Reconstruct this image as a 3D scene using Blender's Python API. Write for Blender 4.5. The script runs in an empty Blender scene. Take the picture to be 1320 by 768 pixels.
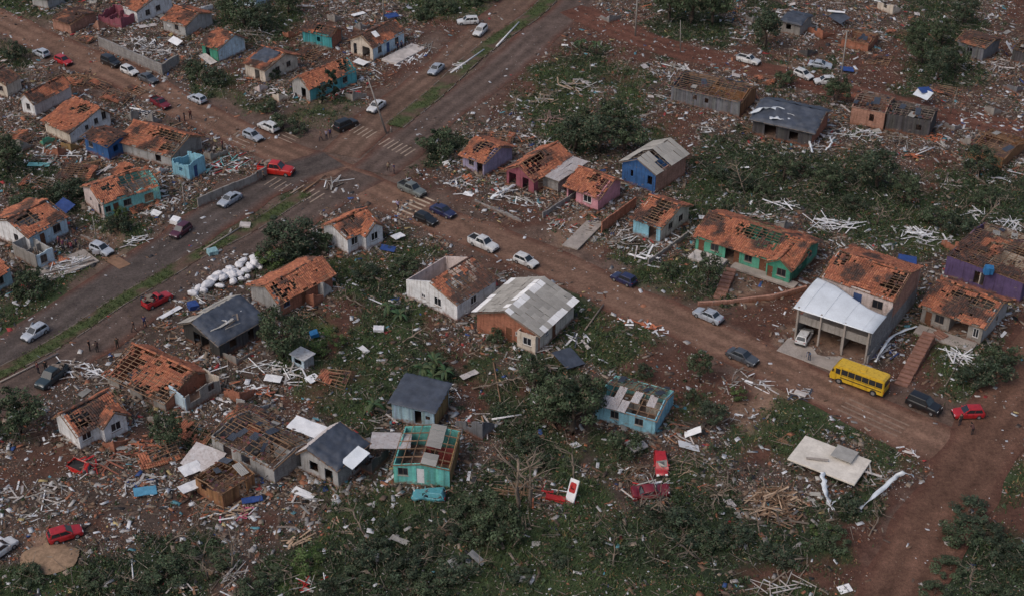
import bpy, bmesh, math, random
import numpy as np
from mathutils import Vector, Matrix, noise

random.seed(7)
RNG = np.random.default_rng(11)
SC = bpy.context.scene
COL = SC.collection

# ------------------------------------------------------------------ camera, sky, sun, exposure
FPX, PITCH, HCAM = 1900.0, math.radians(33.0), 112.0
CX, CY = 660.0, 384.0
cam_data = bpy.data.cameras.new('camera')
cam_data.sensor_width = 36.0
cam_data.lens = FPX / 1320.0 * 36.0
cam_data.clip_start, cam_data.clip_end = 1.0, 8000.0
cam = bpy.data.objects.new('camera', cam_data)
COL.objects.link(cam)
cam.location = (0, 0, HCAM)
cam.rotation_euler = (math.pi / 2 - PITCH, 0, 0)
SC.camera = cam

SUN_EL, SUN_AZ = math.radians(50), math.radians(235)     # azimuth clockwise from +Y
world = bpy.data.worlds.new('World')
SC.world = world
world.use_nodes = True
wn, wl = world.node_tree.nodes, world.node_tree.links
bgn = wn['Background']
sky = wn.new('ShaderNodeTexSky')
sky.sky_type = 'NISHITA'
sky.sun_disc = False
sky.sun_elevation = SUN_EL
sky.sun_rotation = SUN_AZ
sky.dust_density = 5.0
hsv = wn.new('ShaderNodeHueSaturation')                   # overcast: the cloud takes most of the blue out
hsv.inputs['Saturation'].default_value = 1.0
wl.new(sky.outputs['Color'], hsv.inputs['Color'])
wl.new(hsv.outputs['Color'], bgn.inputs['Color'])
bgn.inputs['Strength'].default_value = 0.15
sl = bpy.data.lights.new('sun', 'SUN')
sl.energy = 0.55
sl.angle = math.radians(45)
sl.color = (1.0, 0.985, 0.965)
so = bpy.data.objects.new('sun', sl)
COL.objects.link(so)
so.rotation_euler = Vector((-math.sin(SUN_AZ) * math.cos(SUN_EL), -math.cos(SUN_AZ) * math.cos(SUN_EL), -math.sin(SUN_EL))).to_track_quat('-Z', 'Y').to_euler()
SC.view_settings.view_transform = 'Standard'
SC.view_settings.look = 'None'
SC.view_settings.exposure = -0.16
SC.view_settings.gamma = 1.0

# ------------------------------------------------------------------ pixel <-> ground
SP, CP = math.sin(PITCH), math.cos(PITCH)
FW, DN = np.array([0, CP, -SP]), np.array([0, -SP, -CP])

def g(px, py, z=0.0):
    vx, vy = (px - CX) / FPX, (py - CY) / FPX
    d = np.array([vx, 0, 0]) + FW + DN * vy
    t = (HCAM - z) / -d[2]
    return Vector((d[0] * t, d[1] * t, z))

def proj(x, y, z=0.0):
    dz = z - HCAM
    zc = y * CP - dz * SP
    return CX + FPX * x / zc, CY + FPX * (-y * SP - dz * CP) / zc

def gdir(px, py, d):
    """heading on the ground of an image direction d at a pixel"""
    a, b = g(px, py), g(px + d[0] * 8, py + d[1] * 8)
    return math.atan2(b.y - a.y, b.x - a.x)

def vnoise(x, y, scale, seed):
    r = np.random.default_rng(seed)
    t = r.random((256, 256))
    fx, fy = np.asarray(x) / scale, np.asarray(y) / scale
    ix, iy = np.floor(fx).astype(int), np.floor(fy).astype(int)
    tx, ty = fx - ix, fy - iy
    tx, ty = tx * tx * (3 - 2 * tx), ty * ty * (3 - 2 * ty)
    a, b = t[ix % 256, iy % 256], t[(ix + 1) % 256, iy % 256]
    c, d = t[ix % 256, (iy + 1) % 256], t[(ix + 1) % 256, (iy + 1) % 256]
    return (a * (1 - tx) + b * tx) * (1 - ty) + (c * (1 - tx) + d * tx) * ty

# ------------------------------------------------------------------ materials
MATS = {}
def mat(name, col, rough=.85, var=.25, scale=1.5, bump=.0, dirt=0.0, metal=0.0, tint=False, rnd=0.0, fine=14.0, brick=None, spec=.3, coat=0.0):
    if name in MATS: return MATS[name]
    m = bpy.data.materials.new(name)
    m.use_nodes = True
    nt = m.node_tree; N, L = nt.nodes, nt.links
    p = N['Principled BSDF']
    p.inputs['Roughness'].default_value = rough
    p.inputs['Metallic'].default_value = metal
    p.inputs['Specular IOR Level'].default_value = spec
    if coat: p.inputs['Coat Weight'].default_value = coat
    tc = N.new('ShaderNodeTexCoord')
    co = tc.outputs['Object']
    def noi(s, det=4, r=.6):
        n = N.new('ShaderNodeTexNoise'); n.inputs['Scale'].default_value = s; n.inputs['Detail'].default_value = det; n.inputs['Roughness'].default_value = r
        L.new(co, n.inputs['Vector']); return n.outputs['Fac']
    def ramp(f, a, b):
        r = N.new('ShaderNodeMapRange'); r.inputs['From Min'].default_value = a; r.inputs['From Max'].default_value = b
        L.new(f, r.inputs['Value']); return r.outputs['Result']
    def mix(f, a, b, mode='MIX'):
        x = N.new('ShaderNodeMix'); x.data_type = 'RGBA'; x.blend_type = mode
        if isinstance(f, (int, float)): x.inputs[0].default_value = f
        else: L.new(f, x.inputs[0])
        for i, v in ((6, a), (7, b)):
            if isinstance(v, tuple): x.inputs[i].default_value = (*v[:3], 1)
            else: L.new(v, x.inputs[i])
        return x.outputs[2]
    c1 = tuple(max(0, v * (1 - var)) for v in col); c2 = tuple(min(1, v * (1 + var * .8)) for v in col)
    out = mix(ramp(noi(scale), .3, .7), c1, c2)
    if brick:
        b = N.new('ShaderNodeTexBrick'); b.inputs['Scale'].default_value = 1.0
        b.inputs['Brick Width'].default_value = .3; b.inputs['Row Height'].default_value = .16; b.inputs['Mortar Size'].default_value = .018
        b.inputs['Color1'].default_value = (.75, .75, .75, 1); b.inputs['Color2'].default_value = (1.1, 1.1, 1.1, 1); b.inputs['Mortar'].default_value = (*brick, 1)
        mp = N.new('ShaderNodeMapping'); mp.inputs['Rotation'].default_value = (math.radians(90), 0, 0)
        sx = N.new('ShaderNodeSeparateXYZ'); L.new(co, sx.inputs[0])
        ad = N.new('ShaderNodeMath'); L.new(sx.outputs[0], ad.inputs[0]); L.new(sx.outputs[1], ad.inputs[1])
        cb = N.new('ShaderNodeCombineXYZ'); L.new(ad.outputs[0], cb.inputs[0]); L.new(sx.outputs[2], cb.inputs[1])
        L.new(cb.outputs[0], b.inputs['Vector'])
        out = mix(1.0, out, b.outputs['Color'], 'MULTIPLY')
    out = mix(ramp(noi(fine, 3, .7), .35, .75), out, mix(1.0, out, (.72, .7, .68), 'MULTIPLY')) if var > 0 else out
    if tint:
        at = N.new('ShaderNodeAttribute'); at.attribute_name = 'tint'
        out = mix(1.0, out, at.outputs['Color'], 'MULTIPLY')
    if rnd:
        oi = N.new('ShaderNodeObjectInfo')
        rr = N.new('ShaderNodeMapRange'); rr.inputs['To Min'].default_value = 1 - rnd; rr.inputs['To Max'].default_value = 1 + rnd * .6
        L.new(oi.outputs['Random'], rr.inputs['Value'])
        vm = N.new('ShaderNodeVectorMath'); vm.operation = 'SCALE'; L.new(out, vm.inputs[0]); L.new(rr.outputs['Result'], vm.inputs['Scale'])
        out = vm.outputs[0]
    if dirt:                                             # red mud splashed up the wall foot and streaks of grime
        sx2 = N.new('ShaderNodeSeparateXYZ'); L.new(co, sx2.inputs[0])
        hz = N.new('ShaderNodeMath'); hz.operation = 'MULTIPLY_ADD'
        L.new(noi(1.2, 5, .7), hz.inputs[0]); hz.inputs[1].default_value = 1.7; hz.inputs[2].default_value = -.55
        df = N.new('ShaderNodeMath'); df.operation = 'SUBTRACT'; L.new(hz.outputs[0], df.inputs[0]); L.new(sx2.outputs[2], df.inputs[1])
        f = N.new('ShaderNodeMath'); f.operation = 'MULTIPLY'; L.new(ramp(df.outputs[0], -.15, .35), f.inputs[0]); f.inputs[1].default_value = dirt; f.use_clamp = True
        out = mix(f.outputs[0], out, (.20, .085, .05))
        st = N.new('ShaderNodeMapping'); st.inputs['Scale'].default_value = (2.2, 2.2, .25); L.new(co, st.inputs['Vector'])
        n2 = N.new('ShaderNodeTexNoise'); n2.inputs['Scale'].default_value = 1.4; n2.inputs['Detail'].default_value = 6; L.new(st.outputs[0], n2.inputs['Vector'])
        f2 = N.new('ShaderNodeMath'); f2.operation = 'MULTIPLY'; L.new(ramp(n2.outputs['Fac'], .5, .78), f2.inputs[0]); f2.inputs[1].default_value = .8; f2.use_clamp = True
        out = mix(f2.outputs[0], out, mix(1.0, out, (.42, .35, .30), 'MULTIPLY'))
        n3 = noi(.8, 6, .75)
        f3 = N.new('ShaderNodeMath'); f3.operation = 'MULTIPLY'; L.new(ramp(n3, .60, .66), f3.inputs[0]); f3.inputs[1].default_value = .8 if dirt > .8 else 0; f3.use_clamp = True
        out = mix(f3.outputs[0], out, (.21, .17, .145))
    L.new(out, p.inputs['Base Color'])
    if bump:
        bp = N.new('ShaderNodeBump'); bp.inputs['Strength'].default_value = bump; bp.inputs['Distance'].default_value = .08
        L.new(noi(fine * .6, 5, .7), bp.inputs['Height']); L.new(bp.outputs[0], p.inputs['Normal'])
    MATS[name] = m
    return m

def wallm(name, col, **k): return mat('wall_' + name, col, rough=.9, var=.22, scale=.9, bump=.3, dirt=.85, fine=6, **k)
WM = {
 'white': wallm('white', (.74, .75, .77)), 'cream': wallm('cream', (.62, .55, .47)), 'pinkwhite': wallm('pinkwhite', (.62, .53, .51)),
 'lightblue': wallm('lightblue', (.36, .52, .58)), 'iceblue': wallm('iceblue', (.52, .66, .76)), 'teal': wallm('teal', (.12, .42, .46)), 'turq': wallm('turq', (.26, .60, .58)),
 'green': wallm('green', (.065, .29, .20)), 'mint': wallm('mint', (.105, .36, .255)), 'pink': wallm('pink', (.60, .29, .34)), 'magenta': wallm('magenta', (.29, .095, .125)),
 'lilac': wallm('lilac', (.34, .31, .45)), 'purple': wallm('purple', (.115, .080, .175)), 'blue': wallm('blue', (.040, .115, .29)), 'sky': wallm('sky', (.25, .50, .62)),
 'brick': wallm('brick', (.40, .17, .11), brick=(.9, .9, .9)), 'brickpale': wallm('brickpale', (.42, .23, .17), brick=(.95, .95, .95)),
 'block': wallm('block', (.26, .25, .25), brick=(1.25, 1.25, 1.2)), 'concrete': wallm('concrete', (.30, .28, .26)), 'grey': wallm('grey', (.38, .38, .38)),
 'darkwood': wallm('darkwood', (.085, .082, .085), tint=True), 'greywood': wallm('greywood', (.17, .175, .19), tint=True), 'wood': wallm('wood', (.29, .15, .075), tint=True),
 'redwood': wallm('redwood', (.26, .055, .05), tint=True), 'ochre': wallm('ochre', (.29, .19, .085), tint=True), 'bluewood': wallm('bluewood', (.33, .47, .55), tint=True), 'turqwood': wallm('turqwood', (.15, .48, .44), tint=True),
 'tealwood': wallm('tealwood', (.07, .33, .36), tint=True), 'soot': wallm('soot', (.05, .048, .046)),  # last entry: plain near-black wall colour, garage back wall and one gable front
}
M_TILE = mat('roof_tile', (.9, .9, .9), rough=.9, var=.22, scale=2.2, tint=True, fine=9)
M_TIMBER = mat('timber', (.26, .16, .10), var=.35, scale=1.2, rnd=.35)
M_TIMBERG = mat('weathered_timber', (.22, .18, .15), var=.35, scale=1.2, rnd=.35)
M_FIBRO = mat('fibre_cement', (.36, .35, .33), var=.22, scale=.8, rnd=.18, bump=.2)
M_FIBROW = mat('fibre_cement_pale', (.66, .67, .69), var=.2, scale=.8, rnd=.15, dirt=.35)
M_WHITE = mat('white_panel', (.78, .79, .81), var=.12, scale=1.0, rnd=.15)
M_METAL = mat('white_sheet_metal', (.70, .75, .80), rough=.45, var=.12, scale=.5, spec=.5)
M_TARP = mat('tarpaulin', (.060, .072, .098), rough=.55, var=.35, scale=.7, bump=.5, spec=.4)
M_TARPB = mat('blue_tarpaulin', (.03, .07, .24), rough=.5, var=.25, scale=1.5, spec=.4)
M_GLASS = mat('window_glass', (.018, .02, .025), rough=.12, var=0, spec=.6)
M_FRAME = mat('window_frame', (.16, .13, .12), var=.2)
M_FRAMEW = mat('white_frame', (.72, .72, .74), var=.1)
M_DOOR = mat('door_wood', (.16, .07, .04), var=.25, scale=3)
M_DOORB = mat('blue_door', (.05, .09, .22), var=.25, scale=3)
M_FLOOR = mat('house_floor', (.20, .13, .10), var=.45, scale=.7, bump=.3)
M_SLAB = mat('concrete_slab', (.34, .30, .27), var=.25, scale=.6, bump=.2, fine=5)
M_SLABW = mat('pale_slab', (.52, .48, .46), var=.3, scale=.8)
M_CREAM = mat('cream_slab', (.70, .65, .58), var=.2, scale=.5, fine=4)
M_TYRE = mat('tyre_rubber', (.022, .022, .023), rough=.8, var=0)
M_RIM = mat('rim_alloy', (.35, .35, .36), rough=.4, var=0, metal=.6)
M_CARGLASS = mat('car_glass', (.02, .025, .03), rough=.06, var=0, spec=.7)
M_LAMP = mat('headlight_lens', (.65, .66, .66), rough=.1, var=0, spec=.8)
M_TAIL = mat('taillight_lens', (.35, .015, .012), rough=.2, var=0)
M_BLACK = mat('black_plastic', (.02, .02, .02), rough=.6, var=0)
M_BARK = mat('bark', (.10, .075, .058), var=.4, scale=3, bump=.4)
M_DEADBARK = mat('dead_bark', (.24, .19, .15), var=.35, scale=2, bump=.3)
M_LEAF = mat('leaf', (.95, .95, .95), rough=.7, var=.12, scale=2, tint=True, spec=.25)
M_BLADE = mat('grass_blade', (.95, .95, .95), rough=.8, var=0, tint=True, spec=.2)
M_DEBRIS = mat('debris_mix', (.95, .95, .95), rough=.9, var=.22, scale=3, tint=True)
M_CONC = mat('pole_concrete', (.30, .28, .26), var=.15)
M_BAG = mat('white_bag', (.70, .70, .73), rough=.6, var=.14, scale=2.5, bump=.3, fine=6)
M_RED = mat('red_panel', (.45, .03, .03), rough=.5, var=.15)
M_MARK = mat('road_paint', (.46, .36, .27), var=.3, scale=2.0, fine=3)
M_MARKW = mat('worn_road_paint', (.36, .28, .22), var=.35, scale=2.0, fine=3)
M_SKIN = mat('skin', (.30, .16, .11), var=0); M_HAIR = mat('hair', (.02, .016, .014), var=0)

# ------------------------------------------------------------------ mesh builder and object helpers
class MB:
    def __init__(s): s.v, s.f, s.c = [], [], []
    def add(s, vs, fs, col=(1, 1, 1)):
        b = len(s.v); s.v += [tuple(v) for v in vs]; s.f += [tuple(b + i for i in f) for f in fs]; s.c += [col] * len(vs)
    def hexa(s, p, col=(1, 1, 1)):                        # p: 4 bottom then 4 top, counter-clockwise seen from above
        s.add(p, [(3, 2, 1, 0), (4, 5, 6, 7), (0, 1, 5, 4), (1, 2, 6, 5), (2, 3, 7, 6), (3, 0, 4, 7)], col)
    def box(s, c, sz, col=(1, 1, 1), R=None):
        hx, hy, hz = sz[0] / 2, sz[1] / 2, sz[2] / 2
        p = [Vector(q) for q in ((-hx, -hy, -hz), (hx, -hy, -hz), (hx, hy, -hz), (-hx, hy, -hz), (-hx, -hy, hz), (hx, -hy, hz), (hx, hy, hz), (-hx, hy, hz))]
        if R is not None: p = [R @ q for q in p]
        c = Vector(c); s.hexa([q + c for q in p], col)
    def bar(s, a, b, w, h, up=Vector((0, 0, 1)), col=(1, 1, 1)):
        a, b = Vector(a), Vector(b); d = (b - a)
        if d.length < 1e-5: return
        d.normalize(); x = d.cross(up)
        if x.length < 1e-4: x = d.cross(Vector((1, 0, 0)))
        x.normalize(); u = x.cross(d)
        X, U = x * w / 2, u * h / 2
        s.hexa([a - X - U, a + X - U, b + X - U, b - X - U, a - X + U, a + X + U, b + X + U, b - X + U], col)
    def tube(s, pts, rs, n=8, col=(1, 1, 1), cap=True):
        pts = [Vector(p) for p in pts]; b = len(s.v)
        for i, p in enumerate(pts):
            d = (pts[min(i + 1, len(pts) - 1)] - pts[max(i - 1, 0)]).normalized()
            x = d.cross(Vector((0, 0, 1)))
            if x.length < 1e-3: x = d.cross(Vector((0, 1, 0)))
            x.normalize(); y = d.cross(x)
            for k in range(n):
                a = 2 * math.pi * k / n
                s.v.append(tuple(p + (x * math.cos(a) + y * math.sin(a)) * rs[i])); s.c.append(col)
        for i in range(len(pts) - 1):
            for k in range(n):
                k2 = (k + 1) % n
                s.f.append((b + i * n + k, b + i * n + k2, b + (i + 1) * n + k2, b + (i + 1) * n + k))
        if cap:
            s.f.append(tuple(b + k for k in range(n))[::-1]); s.f.append(tuple(b + (len(pts) - 1) * n + k for k in range(n)))
    def mesh(s, name, m=None, smooth=False):
        me = bpy.data.meshes.new(name); me.from_pydata(s.v, [], s.f)
        a = me.attributes.new('tint', 'FLOAT_COLOR', 'POINT')
        a.data.foreach_set('color', np.hstack([np.array(s.c, dtype=np.float32).reshape(-1, 3), np.ones((len(s.c), 1), np.float32)]).ravel())
        if m: me.materials.append(m)
        if smooth: me.shade_smooth()
        return me
    def build(s, name, m, parent=None, smooth=False, **k):
        if not s.v: return None
        return link(name, s.mesh(name, m, smooth), parent, **k)

def link(name, data, parent=None, label=None, cat=None, group=None, kind=None, loc=None, rot=None):
    o = bpy.data.objects.new(name, data); COL.objects.link(o)
    if parent: o.parent = parent
    if loc is not None: o.location = loc
    if rot is not None: o.rotation_euler = rot
    if label: o['label'] = label
    if cat: o['category'] = cat
    if group: o['group'] = group
    if kind: o['kind'] = kind
    return o

def npmesh(name, V, F, colv, m, kind=None, parent=None):
    """V (n,3) F (m,k) all faces of k corners, colour per vertex"""
    me = bpy.data.meshes.new(name)
    k = F.shape[1]
    me.vertices.add(len(V)); me.vertices.foreach_set('co', V.astype(np.float32).ravel())
    me.loops.add(F.size); me.loops.foreach_set('vertex_index', F.astype(np.int32).ravel())
    me.polygons.add(len(F)); me.polygons.foreach_set('loop_start', np.arange(0, F.size, k, dtype=np.int32))
    a = me.attributes.new('tint', 'FLOAT_COLOR', 'POINT')
    a.data.foreach_set('color', np.hstack([colv, np.ones((len(colv), 1))]).astype(np.float32).ravel())
    me.materials.append(m); me.update(calc_edges=True); me.validate()
    return link(name, me, parent, kind=kind)

def children(o): return [c for c in bpy.data.objects if c.parent == o]

# ------------------------------------------------------------------ zones of the ground (30 px cells of the picture, warped by noise)
ZROWS = """GGGBBBBBBGDDGBBBBGGGG....RBBDDDBDBBBBBBDDBRR
...BBBBBBBDDRRRBBBRR....RRRRDDDBDBRRRRRDDDRR
G.....BBBBBBBRBBRR.....RDDRRRRRRRRRRRRRDDDBR
BBBR...BGGRBBBGBR.....RGGGGBBBBBBDTDRRRDDDBB
BBBBBBB...GBGGG......RGGGBGGRRRRRBBBBRRRRBRR
BBBBBBBBR.........DDBBBGDDDBRRRRBBBBBBBRRRRR
DBBBBBBBBBB.......DDBBBDDDBGGRDDDDBBDDBRRBDB
DDBBBBBBBB........RBBBBBBBBBGBDDDDDDDDBRRDDB
BDDDBBBBG...GRB....RBBBBBBBBBGGDDDDDDDDGDDDD
BBBBGGB...G..DBBBB...RRRBTBBBGDBGBBDDDDGBDDD
BBBBTG..GG.DDBBBBGB.....TRGGBBBBBBRBGGGGGBBB
BDGG..G.BBBDDRGGGGBRRR.....GGGDBTTRBBBBBBBBB
BGG..G..BBBBBBGGDDBBBBBBGB...RDTRRRBBBBBBBBB
GG..G..BBBBBDRRRDGBBBBBBBGR....RRRTBBBBGBBBR
G..G..BBBBBBDLRGGGRBBBBBGGGG....RRTTTTBRGGDR
.T..BBBBBBBBGGGGGDDRGBDGGGGRRR.......BBRGGDR
..BBBBBBBBBBBBRGGDDDRGRDDBBGRRRRTG....RRGGDR
DDBBBBBGBBBBRRBGDBBBRDDDDRRRRGRTTGGG......RR
DRRRBRBDGBBBBBBDBBBBBDDDRBBBBBBGGGGGGR....RR
RRRBBBBBBBBBBBBBBBBBBDDDGBGBBBBGRRGBBGGR...R
RBBBBBBBBBBBBBGBBBGGDDGBGGBBBGGBBBBBBGBR..GG
BBBBBBBRRRRRRBGGGGDDDGGBGGBBBDDDBBBDDDR..DGR
BBBRRBBBGRRRRBGGGGDDDDGGGGGDDDDDDDDDRR..DDDR
BTTBBBDDDDBBDLDDDDDDGGGGGGDDDDDDDDDGR..GDDDD
GGGGDDDDDBBDLLDDDDDDGGGGGGGGGDDDRRRRR.RDDDDD
GGGGDDDDDRBDDDDDDDDDGGGGGGGGGGGBGGGGG..RDDDD""".split()
ZC = '.RBGDLT'
_zr = random.Random(3)
ZROWS = [''.join('B' if ch == 'R' and ((r < 7 and c > 27) or (17 < r < 24 and c < 14)) and _zr.random() < .5 else 'G' if ch == 'B' and 11 < r < 18 and 12 < c < 27 and _zr.random() < .35 else ch for c, ch in enumerate(row)) for r, row in enumerate(ZROWS)]
ZW = np.zeros((26, 44, 7))
for r_, row in enumerate(ZROWS):
    for c_, ch in enumerate(row): ZW[r_, c_, ZC.index(ch)] = 1

def zone(x, y, warp=True):
    """weights of the seven ground kinds at ground points"""
    px, py = proj(x, y)
    if warp:
        px = px + (vnoise(x, y, 5.0, 1) - .5) * 46 + (vnoise(x, y, 1.6, 2) - .5) * 26
        py = py + (vnoise(x, y, 5.0, 3) - .5) * 40 + (vnoise(x, y, 1.6, 4) - .5) * 24
    cx = np.clip(px / 30 - .5, 0, 42.999); cy = np.clip(py / 30 - .5, 0, 24.999)
    ix, iy = cx.astype(int), cy.astype(int); tx, ty = (cx - ix)[..., None], (cy - iy)[..., None]
    return (ZW[iy, ix] * (1 - tx) + ZW[iy, ix + 1] * tx) * (1 - ty) + (ZW[iy + 1, ix] * (1 - tx) + ZW[iy + 1, ix + 1] * tx) * ty

ROADS = {   # centre line in picture pixels, half width in metres
 'main': ([(-60, -2), (50, 51), (165, 100), (250, 143), (335, 185), (430, 222), (530, 268), (625, 306), (700, 335), (800, 382), (900, 425), (1000, 473), (1100, 520), (1200, 567), (1262, 596)], 3.9),
 'north_w': ([(745, -60), (672, 0), (622, 40), (558, 98), (500, 142), (440, 200)], 3.7),
 'north_e': ([(800, -60), (748, 0), (690, 50), (635, 98), (565, 150), (480, 222)], 3.9),
 'south_w': ([(430, 205), (340, 238), (275, 280), (200, 333), (130, 376), (50, 430), (-60, 500)], 4.2),
 'south_e': ([(470, 225), (410, 262), (350, 303), (262, 350), (190, 392), (120, 440), (50, 484), (-60, 552)], 3.7),
 'dirt_s': ([(1370, 420), (1325, 490), (1275, 560), (1240, 625), (1195, 695), (1150, 790)], 4.2),
 'dirt_n': ([(735, 12), (830, 52), (960, 86), (1090, 118), (1220, 150), (1370, 178)], 3.6),
}
def smooth_line(pts, step=1.0):
    P = [g(*p).to_2d() for p in pts]
    P = [P[0] * 2 - P[1]] + P + [P[-1] * 2 - P[-2]]
    out = []
    for i in range(1, len(P) - 2):
        n = max(2, int((P[i + 1] - P[i]).length / step))
        for k in range(n):
            t = k / n
            a, b, c, d = P[i - 1], P[i], P[i + 1], P[i + 2]
            out.append(.5 * ((2 * b) + (c - a) * t + (2 * a - 5 * b + 4 * c - d) * t * t + (3 * b - a - 3 * c + d) * t ** 3))
    out.append(P[-2])
    return out
RLINES = {k: (smooth_line(p), w) for k, (p, w) in ROADS.items()}
def road_dist(x, y):
    """signed distance to the nearest road edge (negative on a road)"""
    best = np.full(np.shape(x), 1e3)
    for k, (ln, w) in RLINES.items():
        for i in range(0, len(ln) - 3, 3):
            a, b = ln[i], ln[min(i + 3, len(ln) - 1)]
            dx, dy = b.x - a.x, b.y - a.y; l2 = dx * dx + dy * dy
            t = np.clip(((x - a.x) * dx + (y - a.y) * dy) / l2, 0, 1)
            best = np.minimum(best, np.hypot(x - a.x - t * dx, y - a.y - t * dy) - w)
    return best

def gz(x, y, rd=None):
    if rd is None: rd = road_dist(np.asarray(x, float), np.asarray(y, float))
    h = (vnoise(x, y, 6.0, 21) - .5) * .5 + (vnoise(x, y, 1.7, 22) - .5) * .28 + (vnoise(x, y, .8, 23) - .5) * .12
    return h * np.clip(rd / 2.5, 0, 1) - .05

FOOT = []     # footprints of the houses: origin, x axis, y axis, length, depth
def in_house(x, y, pad=.3):
    r = np.zeros(np.shape(x), bool)
    for o, ax, ay, L, D in FOOT:
        u = (x - o[0]) * ax[0] + (y - o[1]) * ax[1]; v = (x - o[0]) * ay[0] + (y - o[1]) * ay[1]
        r |= (u > -pad) & (u < L + pad) & (v > -pad) & (v < D + pad)
    return r

# ------------------------------------------------------------------ the ground sheet and the roads
def ground_material():
    m = bpy.data.materials.new('earth'); m.use_nodes = True
    N, L = m.node_tree.nodes, m.node_tree.links; p = N['Principled BSDF']
    p.inputs['Roughness'].default_value = .95; p.inputs['Specular IOR Level'].default_value = .15
    at = N.new('ShaderNodeAttribute'); at.attribute_name = 'tint'
    tc = N.new('ShaderNodeTexCoord')
    def noi(s, d=6, r=.65):
        n = N.new('ShaderNodeTexNoise'); n.inputs['Scale'].default_value = s; n.inputs['Detail'].default_value = d; n.inputs['Roughness'].default_value = r
        L.new(tc.outputs['Object'], n.inputs['Vector']); return n
    def scale(col, f, lo, hi, a=.3, b=.7):
        r = N.new('ShaderNodeMapRange'); r.inputs['From Min'].default_value = a; r.inputs['From Max'].default_value = b; r.inputs['To Min'].default_value = lo; r.inputs['To Max'].default_value = hi
        L.new(f, r.inputs['Value']); v = N.new('ShaderNodeVectorMath'); v.operation = 'SCALE'; L.new(col, v.inputs[0]); L.new(r.outputs[0], v.inputs['Scale']); return v.outputs[0]
    c = scale(at.outputs['Color'], noi(.45).outputs['Fac'], .72, 1.3)
    c = scale(c, noi(2.2, 5, .7).outputs['Fac'], .68, 1.3)
    c = scale(c, noi(9, 3, .7).outputs['Fac'], .7, 1.3)
    L.new(c, p.inputs['Base Color'])
    bp = N.new('ShaderNodeBump'); bp.inputs['Strength'].default_value = .6; bp.inputs['Distance'].default_value = .15
    L.new(noi(5, 6, .75).outputs['Fac'], bp.inputs['Height']); L.new(bp.outputs[0], p.inputs['Normal'])
    return m
M_EARTH = ground_material()
ZCOL = np.array([(.120, .082, .066), (.092, .046, .034), (.074, .054, .045), (.044, .062, .028), (.030, .042, .024), (.056, .100, .028), (.22, .14, .10)])

def axis(lo, hi, step, far):
    inner = list(np.arange(lo, hi + step / 2, step)); out = []; d = step; p = lo
    while p > -far: d *= 1.6; p -= d; out.append(p)
    a = out[::-1] + inner; p = hi; d = step
    while p < far: d *= 1.6; p += d; a.append(p)
    return np.array(a)
gx, gy = axis(-118, 118, .55, 3000), axis(104, 306, .55, 3000)
XX, YY = np.meshgrid(gx, gy)
nx, ny = len(gx), len(gy)
RD = road_dist(XX, YY)
ZZ = np.where((np.abs(XX) < 119) & (YY > 103) & (YY < 307), gz(XX, YY, RD), -.05)
W_ = zone(XX, YY); W_ = W_ ** 1.6; W_ /= W_.sum(-1, keepdims=True)
CC = W_ @ ZCOL
mottle = vnoise(XX, YY, 2.3, 31)[..., None]
CC = CC * (1 - .35 * np.clip(mottle - .55, 0, 1) * 2) + np.clip(mottle - .6, 0, 1) * .5 * np.array([.10, .05, .035])
idx = np.arange(nx * ny).reshape(ny, nx)
GF = np.stack([idx[:-1, :-1], idx[:-1, 1:], idx[1:, 1:], idx[1:, :-1]], -1).reshape(-1, 4)
gnd = npmesh('ground', np.stack([XX, YY, ZZ], -1).reshape(-1, 3), GF, CC.reshape(-1, 3), M_EARTH, 'structure')
gnd.data.shade_smooth()

ROADC = {'main': (.168, .100, .072), 'north_w': (.132, .084, .063), 'north_e': (.105, .076, .065), 'south_w': (.082, .066, .060), 'south_e': (.096, .070, .060), 'dirt_s': (.125, .068, .048), 'dirt_n': (.112, .050, .036)}
ROADO = {}
for ri, (k, (ln, w)) in enumerate(RLINES.items()):
    nw = 15; V, C = [], []
    soil = np.array((.11, .052, .038))
    for i, p in enumerate(ln):
        d = (ln[min(i + 1, len(ln) - 1)] - ln[max(i - 1, 0)]).normalized(); nrm = Vector((-d.y, d.x))
        for j in range(nw):
            t = j / (nw - 1) * 2 - 1
            wob = (vnoise(np.array([i * .5 + 40 * ri]), np.array([t * 3 + 9.]), 2.2, 41)[0] - .5) * 1.3 * abs(t) ** 3
            q = p + nrm * (t * w + wob)
            e = np.clip((abs(t) - .62) / .38, 0, 1) * (.35 + .9 * vnoise(np.array([q.x]), np.array([q.y]), 2.6, 43)[0])
            tr = .17 * math.cos(t * 9.5) * (0.4 + vnoise(np.array([i * .3]), np.array([t * 2.]), 6, 44)[0])   # wheel tracks worn along the lane
            pt = vnoise(np.array([q.x]), np.array([q.y]), 5.5, 45)[0]
            c = np.array(ROADC[k]) * (1 + tr) * (.86 + .3 * pt)
            c = c * (1 - e) + soil * e
            V.append((q.x, q.y, .012 + .0045 * ri - .03 * abs(t) ** 6)); C.append(c)
    n = len(ln); ii = np.arange(n * nw).reshape(n, nw)
    F = np.stack([ii[:-1, 1:], ii[:-1, :-1], ii[1:, :-1], ii[1:, 1:]], -1).reshape(-1, 4)
    ROADO[k] = npmesh('dirt_road' if k.startswith('dirt') else 'road', np.array(V), F[:, ::-1], np.clip(np.array(C), .01, 1), M_EARTH, 'structure')

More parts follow.
